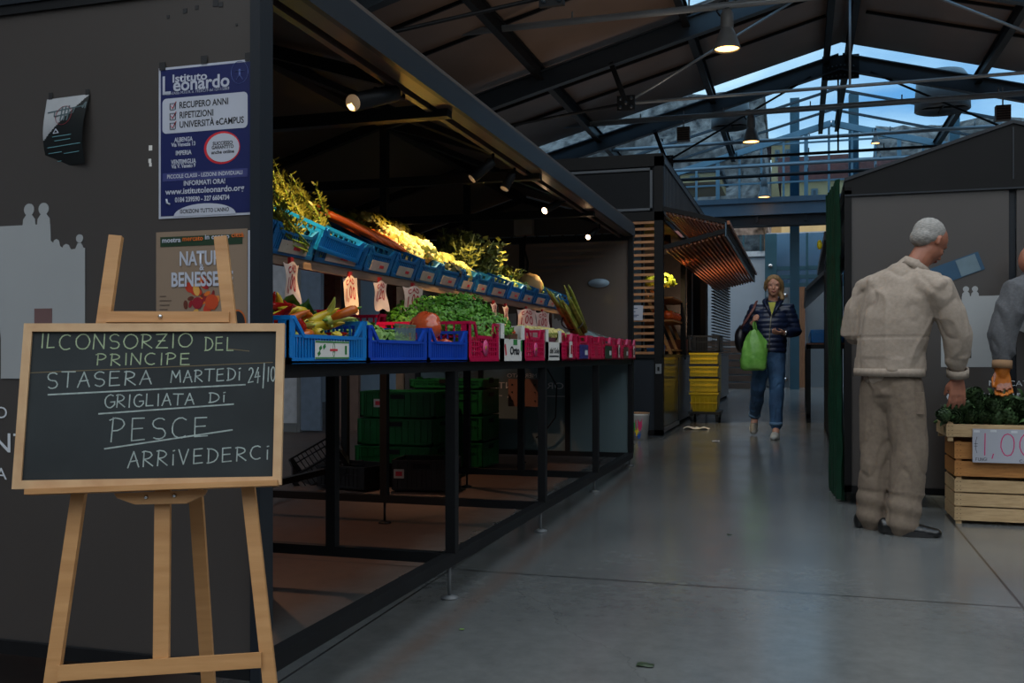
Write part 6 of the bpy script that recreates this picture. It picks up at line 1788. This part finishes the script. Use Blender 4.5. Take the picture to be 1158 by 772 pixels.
# her green carrier bag and shoulder bag
gb = thing('carrier_bag', 'bright green plastic carrier bag held by the blonde person', 'bag', (-.46, 9.95, .80))
GBM = mat('green_bag_plastic', '#5c9a3a', .3, 0, .1, 12, .8, hex2='#86bf5c', bscale=18)
prof = [(.80, .105, .05, 0), (.82, .128, .066, 0), (.90, .130, .070, 0), (1.0, .122, .062, .004), (1.08, .105, .050, .008), (1.14, .080, .040, .010), (1.20, .035, .028, .004)]
vs = []; fs = []; n = 40
for (z, ra, rb, o) in prof:
    for k in range(n):
        a = 2 * PI * k / n; cr2 = 1 + .10 * math.sin(a * 7 + z * 20) * min(1, (z - .8) * 6) + .06 * noise.noise(V((a * 2, z * 12, 1)))
        vs.append(V((-.455 + o + ra * math.cos(a) * cr2, 9.945 + rb * math.sin(a) * cr2, z + .008 * math.sin(a * 3))))
for i in range(len(prof) - 1):
    for k in range(n): fs.append((i * n + k, i * n + (k + 1) % n, (i + 1) * n + (k + 1) % n, (i + 1) * n + k))
fs.append(tuple(range(n)))
mb = MB().add(vs, fs, True); mb.build('bag_body', GBM, gb)
MB().tube([(-.45, 9.94, 1.19), (-.462, 9.945, 1.26), (-.455, 9.965, 1.30), (-.445, 9.975, 1.27), (-.435, 9.96, 1.19)], [.022, .015, .014, .015, .02], 8, flat=.5).build('handle_loop', GBM, gb)
MB().sheet(6, 8, lambda u, v: V((-.375 + u * .035 + .02 * v, 9.93 + .01 * math.sin(u * 6), 1.06 + .07 * v - .05 * u)), .0012).build('handle_loop', GBM, gb)
sb = thing('shoulder_bag', 'dark shoulder bag hanging at the blonde person\'s side on a brown strap', 'bag', (-.62, 10.24, .98))
MB().ell((-.600, 10.27, 1.12), (.065, .12, .14), 16, 12, nz=.12, fq=2).build('bag_body', mat('dark_bag_leather', '#15161c', .4), sb)
MB().tube([(-.60, 10.2, 1.22), (-.545, 10.13, 1.30), (-.47, 10.13, 1.42), (-.44, 10.20, 1.502), (-.46, 10.30, 1.46), (-.57, 10.34, 1.22)], .009, 8, flat=2.0).build('strap', mat('pinkish_brown_strap', '#6e4440', .5), sb)

# ---- third person, mostly outside the frame: grey sweatshirt, orange glove reaching for the artichokes
gp = thing('person', 'person in grey sweatshirt and orange glove reaching down to the artichokes', 'person', (1.5, 5.9, fz(5.9)))
hd = V((1.235, 5.80, 1.44)); HF = V((-.55, -.1, -.80)); HU = V((-.75, 0, .6))
P, blobs, HM = head_parts(hd, HF, HU, 1.0)
gS, gE, gW = V((1.11, 5.74, 1.27)), V((1.045, 5.735, 1.045)), V((1.038, 5.72, .875))
oS, oE, oW = V((1.25, 5.98, 1.26)), V((1.35, 6.0, 1.0)), V((1.38, 5.9, .82))
ch = [([(1.58, 5.88, .92), (1.50, 5.88, 1.08), (1.32, 5.87, 1.25), (1.22, 5.86, 1.33)], [(.13, .10), (.12, .10), (.14, .10), (.10, .08)], {'seg': 16, 'up': (0, 1, 0)}),
      ([(1.22, 5.86, 1.32), (1.22, 5.83, 1.38)], [.06, .055]), ([(1.25, 5.85, 1.30), gS, gE, gW], [.05, .05, .04, .03]), ([(1.28, 5.9, 1.30), oS, oE, oW], [.05, .05, .04, .03]),
      ([(1.55, 5.80, .92), (1.53, 5.79, .5), (1.56, 5.80, .12)], [.08, .055, .04]), ([(1.62, 5.96, .92), (1.62, 5.95, .5), (1.64, 5.96, .12)], [.08, .055, .04])]
ch += hand_chains(gW, (.05, -.1, -1), (-.3, -.9, 0), (-.9, .1, 0), .9, .35) + hand_chains(oW, (0, -.2, -1), (-.3, -.9, 0), (-.9, 0, 0), .9, .35)
merged(ch, blobs, 'body', SKINT, gp, .0065, 3); face_bits(gp, P, HM)
merged([], lambda mb: (mb.ell(P(-.03, 0, .015), (.078, .076, .078), 18, 12, HM)), 'hair', mat('short_brown_grey_hair', '#5b5048', .8), gp, .007, 2)
SWT = mat('grey_marl_sweatshirt', '#4c4d50', .9, 0, .08, 80, .2, hex2='#5a5b5e')
jac = [([(1.60, 5.88, .82), (1.52, 5.88, 1.03), (1.38, 5.87, 1.19), (1.27, 5.865, 1.29), (1.215, 5.85, 1.355)], [(.18, .165), (.18, .165), (.19, .155), (.17, .12), (.085, .075)], {'seg': 22, 'up': (0, 1, 0)}),
       ([(1.22, 5.82, 1.30), gS + V((.01, .0, .0)), gS.lerp(gE, .5), gE, gE.lerp(gW, .5), gW.lerp(gE, .25)], [.095, .088, .080, .074, .062, .050]),
       ([(1.28, 5.93, 1.27), oS, oE, oW], [.09, .08, .068, .048])]
merged(jac, None, 'sweatshirt', SWT, gp, .009, 4, folds(5, .018, 8, 4))
merged([([(1.58, 5.88, .98), (1.58, 5.88, .86)], [(.155, .12), (.16, .13)], {'seg': 20, 'up': (0, 1, 0)}), ([(1.555, 5.81, .86), (1.535, 5.79, .5), (1.56, 5.80, .10)], [.10, .085, .075]), ([(1.61, 5.95, .86), (1.62, 5.95, .5), (1.64, 5.96, .10)], [.10, .085, .075])], None, 'trousers', mat('dark_work_trousers', '#23262b', .8), gp, .011, 4, wrinkle())
shoe(gp, (1.64, 5.80, fz(5.8)), (1.40, 5.79, fz(5.8)), 0, SHB, SHS); shoe(gp, (1.72, 5.97, fz(5.9)), (1.48, 5.96, fz(5.9)), 0, SHB, SHS)
GLV = mat('orange_rubber_glove', '#b5651a', .45, 0, .12, 20, .2)
gc = hand_chains(gW + V((0, 0, -.015)), (.05, -.1, -1), (-.3, -.9, 0), (-.9, .1, 0), .98, .35)
gc = [(c[0], [r * 1.28 for r in c[1]], c[2]) for c in gc]
merged(gc + [([gW + V((0, 0, .02)), gW + V((0, 0, -.03))], [.046, .036])], None, 'glove', GLV, gp, .006, 2)
ring(gW + V((0, 0, .015)), gE - gW, .050, .050, .022, .006, mat('knit_glove_cuff', '#8a6a4c', .9), 'glove_cuff', par=gp)
# ================================================================== artichoke crates at the right
def wood_crate(t, x0, x1, y0, y1, slats, m, posts, th=.008):
    mb = MB()
    for (z0, z1) in slats:
        mb.bb(x0, x1, y0, y0 + th, z0, z1); mb.bb(x0, x1, y1 - th, y1, z0, z1)
        mb.bb(x0, x0 + th, y0 + th, y1 - th, z0, z1); mb.bb(x1 - th, x1, y0 + th, y1 - th, z0, z1)
    mb.build('slat_sides', m, t)
    for x in (x0 + .022, x1 - .022):
        for y in (y0 + .022, y1 - .022):
            MB().bb(x - .014, x + .014, y - .014, y + .014, posts[0], posts[1]).build('corner_post', m, t)
    mb = MB()
    for k in range(6): mb.bb(x0 + .01 + k * (x1 - x0 - .02) / 6, x0 + (k + .8) * (x1 - x0 - .02) / 6, y0 + .01, y1 - .01, slats[0][0], slats[0][0] + .007)
    mb.build('bottom_slats', m, t)
    mb = MB()
    for (z0, z1) in slats:
        for k in range(3):
            for x in (x0 + .012, x0 + .03): mb.cyl((x, y0 - .001, z0 + (z1 - z0) * (k + .5) / 3), (x, y0 + .001, z0 + (z1 - z0) * (k + .5) / 3), .0022, seg=6)
    mb.build('nails', BLK, t)
fA = fz(5.65)
a1 = thing('wooden_crate', 'pale three slat wooden crate on the floor, bottom of the artichoke stack', 'crate', (1.05, 5.83, fA), group='stacked wooden crates')
wood_crate(a1, 0.79, 1.25, 5.63, 5.99, [(.055, .125), (.133, .20), (.208, .273)], CRATEW, (fA, .285))
a2 = thing('wooden_crate', 'orange-brown wooden crate in the middle of the artichoke stack', 'crate', (1.05, 5.83, .29), group='stacked wooden crates')
wood_crate(a2, 0.79, 1.25, 5.63, 5.99, [(.292, .372), (.385, .475)], CRATEO, (.287, .478))
a3 = thing('wooden_crate', 'shallow pale wooden tray on top, overhanging to the left and full of artichokes', 'crate', (1.03, 5.82, .48), group='stacked wooden crates')
wood_crate(a3, 0.745, 1.25, 5.60, 5.99, [(.505, .572)], CRATEW, (.480, .585))
# artichokes
AG = G_('artichoke_green', '#22341a', '#47603a', .5, scale=25); AST = mat('artichoke_stem', '#3f5a2c', .6)
def artichoke(r=.036):
    t = thing('artichoke', '', 'artichoke'); mb = MB()
    mb.ell((0, 0, 0), (r * .8, r * .8, r * .95), 10, 8)
    for row in range(7):
        el_ = -1.0 + row * .36; n_ = 10 - max(0, row - 3) * 1
        for k in range(n_):
            a = 2 * PI * (k + .5 * (row % 2)) / n_; rr0 = r * math.cos(el_) * .95; z0 = r * 1.05 * math.sin(el_)
            up = V((math.cos(a) * (.55 - .09 * row), math.sin(a) * (.55 - .09 * row), 1)).normalized(); o = V((math.cos(a), math.sin(a), 0)); sd = V((-math.sin(a), math.cos(a), 0))
            b = V((rr0 * math.cos(a), rr0 * math.sin(a), z0)); L = r * .85; w = r * .38
            mb.add([b - sd * w * .7, b + sd * w * .7, b + up * L * .55 + sd * w + o * r * .10, b + up * L + o * r * .02, b + up * L * .55 - sd * w + o * r * .10, b + up * L * .5 + o * r * .22], [(0, 1, 5), (1, 2, 5), (2, 3, 5), (3, 4, 5), (4, 0, 5)], True)
    mb.build('bracts', AG, t, world=False)
    MB().tube([(0, 0, -r * .8), (.004, 0, -r * 2.4)], [.009, .008], 7).build('stem', AST, t, world=False)
    mb = MB()
    for k in range(3):
        a = k * 2.1; 
        def f(u, v, a=a): return Matrix.Rotation(a, 3, 'Z') @ V((.012 + v * r * 1.9, (u - .5) * r * 1.1 * math.sin(PI * min(.95, v * .8 + .15)), -r * 1.6 + r * 1.5 * math.sin(v * 1.9)))
        mb.sheet(4, 6, f, .001)
    mb.build('leaf', G_('artichoke_leaf', '#2a4420', '#4f7040'), t, world=False)
    return t
ar = artichoke()
rg2 = random.Random(4)
k = 0
for layer, (zz, nx, ny) in enumerate(((.60, 7, 4), (.655, 6, 3), (.70, 3, 2))):
    for i in range(nx):
        for j in range(ny):
            x = .765 + (i + .5 + .3 * (layer == 1)) * .48 / nx + rg2.uniform(-.015, .015) + (.06 if layer == 2 else 0); y = 5.63 + (j + .5) * .34 / ny + rg2.uniform(-.01, .01)
            if layer == 2 and i > 1 and False: continue
            d = V((rg2.uniform(-.6, .6), rg2.uniform(-1.1, .1), rg2.uniform(.2, 1)))
            dup(ar, (x, y, zz + rg2.uniform(-.008, .012)), rot_to(d), 'dark green artichoke with leaves heaped in the top wooden tray', 'artichokes in the tray', rg2.uniform(.85, 1.15)); k += 1
for i in range(6):
    dup(ar, (.745 + i * .012, 5.62 + i * .05, .615), rot_to((-1, -.5, .3)), 'artichoke with loose leaves poking out over the left edge of the tray', 'artichokes over the tray edge', .85)
drop(ar)
sg = thing('price_sign', 'white card handwritten 1,00 in magenta on the front of the artichoke stack', 'price sign', (1.06, 5.59, .37))
sx0, sx1, sz0, sz1 = .872, 1.20, .372, .550
MB().bb(sx0, sx1, 5.588, 5.590, sz0, sz1).build('card', mat('white_sign_card', '#a3a5ae', .5, 0, .03, 8), sg)
sf = lambda a, b, n: V((sx0 + a, 5.588 - n, sz0 + b))
strokes('(', sf, (.012, .055), (.03, .055), .07, .07, .0022, INK_K, sg)
strokes('1,00', sf, (.045, .035), (.295, .045), .115, .115, .005, INK_P, sg, sp=.12)
strokes('FUNGI', lambda a, b, n: sf(a, b, n), (.015, .008), (.07, .010), .016, .016, .002, INK_K, sg); strokes('CAD', sf, (.225, .006), (.275, .008), .014, .014, .002, INK_K, sg)
mb = MB()
for x, z in ((.02, .165), (.10, .168), (.2, .165), (.32, .165)): mb.box(sf(x, z, .001), (.03, .001, .012))
mb.build('tape', mat('shiny_tape', '#c8cace', .15), sg)
# crates behind the glass of the right kiosk
for i, (x0, z0) in enumerate(((.30, .20), (.30, .34), (.64, .20), (.64, .34))):
    t = thing('wooden_crate', 'dim pale crate behind the smoked glass by the trouser legs', 'crate', (x0 + .15, 6.4, z0), group='crates behind the smoked glass')
    wood_crate(t, x0, x0 + .31, 6.2, 6.5, [(z0, z0 + .05), (z0 + .06, z0 + .125)], CRATEW, (z0, z0 + .13))

# ================================================================== green and black crates on the floor behind the table
def bigcrate(name, lab, mt, c, w, d, h, rz, grp, lab_card=False):
    t = crate(name, lab, mt, w, d, h, 0, None, grp, 'grid'); t.location = c; t.rotation_euler = (0, 0, rz)
    x = d / 2
    mb = MB()
    for sx in (-1, 1): mb.box((sx * (x - .006), 0, h * .5), (.004, w - .03, h * .94))
    for sy in (-1, 1): mb.box((0, sy * (w / 2 - .008), h * .5), (d - .03, .004, h * .94))
    mb.build('side_panel', mt, t, world=False)
    for sy in (-1, 1): MB().box((0, sy * (w / 2), h * .8), (.11, .006, .03)).build('hand_hole', BLK, t, world=False)
    MB().box((x, 0, h * .8), (.006, .11, .03)).build('hand_hole', BLK, t, world=False)
    if lab_card:
        MB().box((-.15, -w / 2 - .003, h * .55), (.07, .002, .06)).build('paper_label', mat('dim_white_label', '#b9aea8', .6), t, world=False)
        MB().box((-.15, -w / 2 - .005, h * .55), (.045, .001, .03)).build('label_print', RDP, t, world=False)
    return t
gy = 6.62
for i in range(3):
    bigcrate('storage_crate', ('bottom green crate of the left-hand stack under the stall', 'middle green crate of the left-hand stack under the stall', 'top green crate of the left-hand stack, with a small white label')[i], GREEN_C, (-2.85 + .02 * i, gy + .02, .09 + i * .2), .40, .60, .19, R(0), 'green crates stacked under the stall', i == 2)
for i in range(3):
    bigcrate('storage_crate', ('bottom green crate of the farther stack under the stall', 'middle green crate of the farther stack under the stall', 'top green crate of the farther stack, under an empty folded one')[i], GREEN_C, (-2.60, gy + .46, .09 + i * .2), .40, .60, .19, 0, 'green crates of the farther stack')
bigcrate('storage_crate', 'thin folded green crate lying on top of the farther stack', GREEN_C, (-2.60, gy + .46, .69), .40, .60, .07, 0, None)
bigcrate('black_crate', 'black plastic crate with a small red label in front of the green stacks', BLK_C, (-2.42, 6.05, .05), .34, .40, .20, R(8), None, True)
bigcrate('black_crate', 'low black plastic crate leaning among others at the left of the green stack', BLK_C, (-2.92, 6.0, .05), .34, .42, .15, R(-14), None)
t = crate('black_crate', 'tilted empty black crate at the far left of the floor crates', BLK_C, .34, .40, .14, .3, None, None, 'cut'); t.location = (-3.25, 6.15, .13); t.rotation_euler = (R(20), R(-30), R(20))

# ================================================================== by the tall kiosk
bl = thing('trolley', 'small black wheeled dolly under the yellow crates', 'trolley', (-1.10, 12.2, .15))
fy = fz(12.0)
MB().bb(-1.31, -.93, 11.72, 12.22, fy + .10, fy + .13).build('platform', BLK_C, bl)
for x in (-1.27, -.97):
    for y in (11.78, 12.16):
        o = MB().cyl((x - .015, y, fy + .05), (x + .015, y, fy + .05), .05, seg=16).build('wheel', BLK_C, bl); MB().box((x, y, fy + .085), (.05, .05, .035)).build('wheel_fork', GREYP, o)
yl = ['lowest yellow crate, tapered, standing on the dolly', 'yellow crate above the tapered one', 'third yellow crate up, below a dark band', 'topmost yellow crate under the black one']
z = fy + .13
for i, h in enumerate((.24, .16, .15, .16)):
    t = thing('yellow_crate', yl[i], 'crate', (-1.12, 11.97, z), group='yellow crates stacked on the dolly')
    mb = MB(); tp = .82 if i == 0 else 1.0
    x, y = .165, .26
    A = [(-x * tp, -y * tp, 0), (x * tp, -y * tp, 0), (x * tp, y * tp, 0), (-x * tp, y * tp, 0), (-x, -y, h - .008), (x, -y, h - .008), (x, y, h - .008), (-x, y, h - .008)]
    mb.add(A, [(3, 2, 1, 0), (0, 1, 5, 4), (1, 2, 6, 5), (2, 3, 7, 6), (3, 0, 4, 7)])
    for k in range(-3, 4): mb.box((k * .05, -y * (1 if i else .93) - .003, h * .5), (.008, .006, h * .8))
    mb.box((0, -y - .004, h - .02), (2 * x + .02, .01, .025)); mb.box((0, -y - .004, h * .45), (2 * x + .0, .008, .012))
    mb.build('crate_body', YEL_C, t, world=False)
    if i in (2, 3): MB().box((0, -y - .006, .012), (2 * x + .022, .012, .02)).build('dark_band', BLK_C, t, world=False)
    z += h + .002
t = crate('black_crate', 'black crate on top of the yellow stack by the tall kiosk', BLK_C, .52, .38, .20, .1, None, None, 'grid'); t.location = (-1.12, 11.97, z)
# produce and boxes inside the tall kiosk window
kp = greens(44, (.19, .16, .14), 420, .05, G_('kiosk_plant_green', '#4c6a14', '#a9b838'), 'leafy bright green plant heap on the tall kiosk shelf', 'plant', None, 'leafy_heap')
kp.location = (-1.62, 11.5, 1.80)
t = thing('display_rack', 'wooden display rack inside the tall kiosk opening', 'rack', (-1.6, 11, .96))
for z_ in (1.02, 1.36, 1.62): MB().bb(-2.1, -1.40, 11.0, 12.4, z_ - .02, z_).build('shelf', CRATEO, t)
for y_ in (11.02, 11.7, 12.38): MB().bar((-1.42, y_, .96), (-1.75, y_, 1.75), .035).build('upright', CRATEO, t)
sqp = thing('squash', '', 'squash'); MB().lathe([(.001, -.05), (.04, -.045), (.062, 0), (.045, .045), (.001, .05)], seg=20, ribs=8, amp=.12).build('fruit', mat('squash_orange', '#d0521a', .4), sqp, world=False)
MB().tube([(0, 0, .04), (.005, 0, .07)], [.009, .006], 6).build('stem', STEMG, sqp, world=False)
for i in range(18): dup(sqp, (-1.46 - .12 * (i % 2), 11.02 + .13 * (i // 2), 1.41 + .03 * (i % 2)), (0, .3, i), 'orange squash in the row on the tall kiosk rack', 'orange squashes on the rack')
drop(sqp)
mb = MB().bb(-1.72, -1.40, 12.1, 12.55, .96, 1.15); mb.bb(-1.42, -1.395, 12.05, 12.6, 1.13, 1.16)
one('cardboard_box', mb, mat('brown_cardboard', '#8a4e30', .8), 'brown cardboard box on the counter of the tall kiosk', 'box')
mb = MB().bb(-1.55, -1.40, 10.05, 10.35, .962, 1.06); one('blue_tub', mb, BLUE_S, 'small blue tub on the tall kiosk counter beside the corner post', 'tub')
li = bpy.data.lights.new('kiosk_lamp', 'SPOT'); li.energy = 70; li.color = (1, .75, .4); li.spot_size = R(110); li.spot_blend = .8; li.shadow_soft_size = .08
t = thing('kiosk_spotlight', 'spotlight inside the tall kiosk over its rack', 'spotlight', (-1.50, 11.3, 2.30))
MB().cyl((-1.5, 11.3, 2.36), (-1.5, 11.32, 2.24), .035, .045).build('housing', BLK, t)
o = bpy.data.objects.new('kiosk_lamp', li); COL.objects.link(o); o.parent = t; o.location = (0, .02, -.08); o.rotation_euler = (R(8), R(-12), 0)

# white bucket with coloured print, wall plaque, litter
bu = thing('plastic_bucket', 'small white bucket with a bright pink and blue print by the kiosk base', 'bucket', (-1.56, 9.62, fz(9.6)))
MB().lathe([(.001, 0), (.085, 0), (.10, .24), (.104, .245), (.104, .262), (.097, .262), (.09, .23), (.001, .22)], seg=26).build('pail', mat('white_bucket_plastic', '#b4b2ae', .4), bu, world=False)
mb = MB()
for i, (c, a0, a1, z0, z1) in enumerate(((0, -1.9, -1.2, .03, .075), (1, -2.1, -1.5, .06, .12), (2, -1.8, -1.1, .11, .2), (3, -2.2, -1.8, .1, .19))):
    mb.cur = c
    for k in range(8):
        a, b = a0 + (a1 - a0) * k / 8, a0 + (a1 - a0) * (k + 1) / 8
        r0, r1 = .0855 + .0625 * z0, .0855 + .0625 * z1
        sh = .02 * math.sin(k)
        mb.add([(r0 * math.cos(a), r0 * math.sin(a), z0 + sh), (r0 * math.cos(b), r0 * math.sin(b), z0 + sh), (r1 * math.cos(b), r1 * math.sin(b), z1 + sh), (r1 * math.cos(a), r1 * math.sin(a), z1 + sh)], [(0, 1, 2, 3)])
mb.build('printed_band', [mat('print_blue', '#1d4f9a', .5), mat('print_yellow', '#d8b820', .5), mat('print_pink', '#c22a60', .5), mat('print_green', '#2b8a4a', .5)], bu, world=False)
MB().lathe([(.001, .262), (.106, .262), (.106, .272), (.001, .276)], seg=26).build('lid', mat('tan_lid', '#8e6a4a', .5), bu, world=False)
pq = thing('white_notice', 'small white notice tied to the slat screen right of the stall post', 'notice', (-1.66, 9.86, 1.31))
MB().box((-1.66, 9.903, 1.39), (.185, .004, .155), Matrix.Rotation(R(2), 3, 'Y')).build('card', mat('white_sign_card', '#a3a5ae', .5), pq)
mb = MB()
for z_, w_ in ((1.435, .07), (1.40, .03), (1.365, .10), (1.35, .06)): mb.box((-1.66, 9.900, z_), (w_, .001, .008))
mb.build('text_line', mat('blue_ink', '#33405e', .5), pq)
def litter(nm, lab, cat, c, r, m, seed):
    mb = MB(); q = random.Random(seed)
    def f(u, v): return V((c[0] + (u - .5) * r * 2, c[1] + (v - .5) * r * 1.4, fz(c[1]) + .003 + abs(.35 * r * noise.noise(V((u * 3 + seed, v * 3, 0))))))
    mb.sheet(8, 8, f, .001); one(nm, mb, m, lab, cat)
litter('paper_sheet', 'crumpled grey paper on the floor at the foot of the tall kiosk', 'paper', (-1.12, 10.9, 0), .14, PAPER, 1)
litter('paper_scrap', 'tiny white scrap of paper on the aisle floor before the blonde person', 'paper', (-.80, 9.6, 0), .035, PAPER, 2)
litter('leaf_scrap', 'small bright green leaf scrap on the floor near the first stall foot', 'leaf', (-1.117, 3.11, 0), .008, LETT, 3)
litter('leaf_scrap', 'dark twisted leaf on the floor at the bottom of the aisle', 'leaf', (-.455, 2.92, 0), .026, G_('dark_leaf', '#1c2a18', '#2e4028'), 4)
litter('leaf_scrap', 'tiny dark crumb of leaf on the floor in mid aisle', 'leaf', (-.35, 5.0, 0), .012, G_('dark_leaf', '#1c2a18', '#2e4028'), 5)
# blue crates on the far right stall
for i in range(6):
    t = crate('vegetable_crate', 'blue crate on the far right stall beside the aisle', BLUE_L, .55, .38, .16, .3, None, 'blue crates on the far right stall', 'hump'); t.location = (.06 + .24, 12.35 + i * .62, 1.10); t.rotation_euler = (0, 0, PI)
for i in range(2):
    pass

# ================================================================== light: one soft daylight opening over the square behind the camera comes from the sky itself
sun = bpy.data.lights.new('sun_light', 'SUN'); sun.energy = .35; sun.angle = R(25); sun.color = (.82, .90, 1.0)
so_ = bpy.data.objects.new('sun_light', sun); COL.objects.link(so_); so_.rotation_euler = (R(32), R(-14), 0)
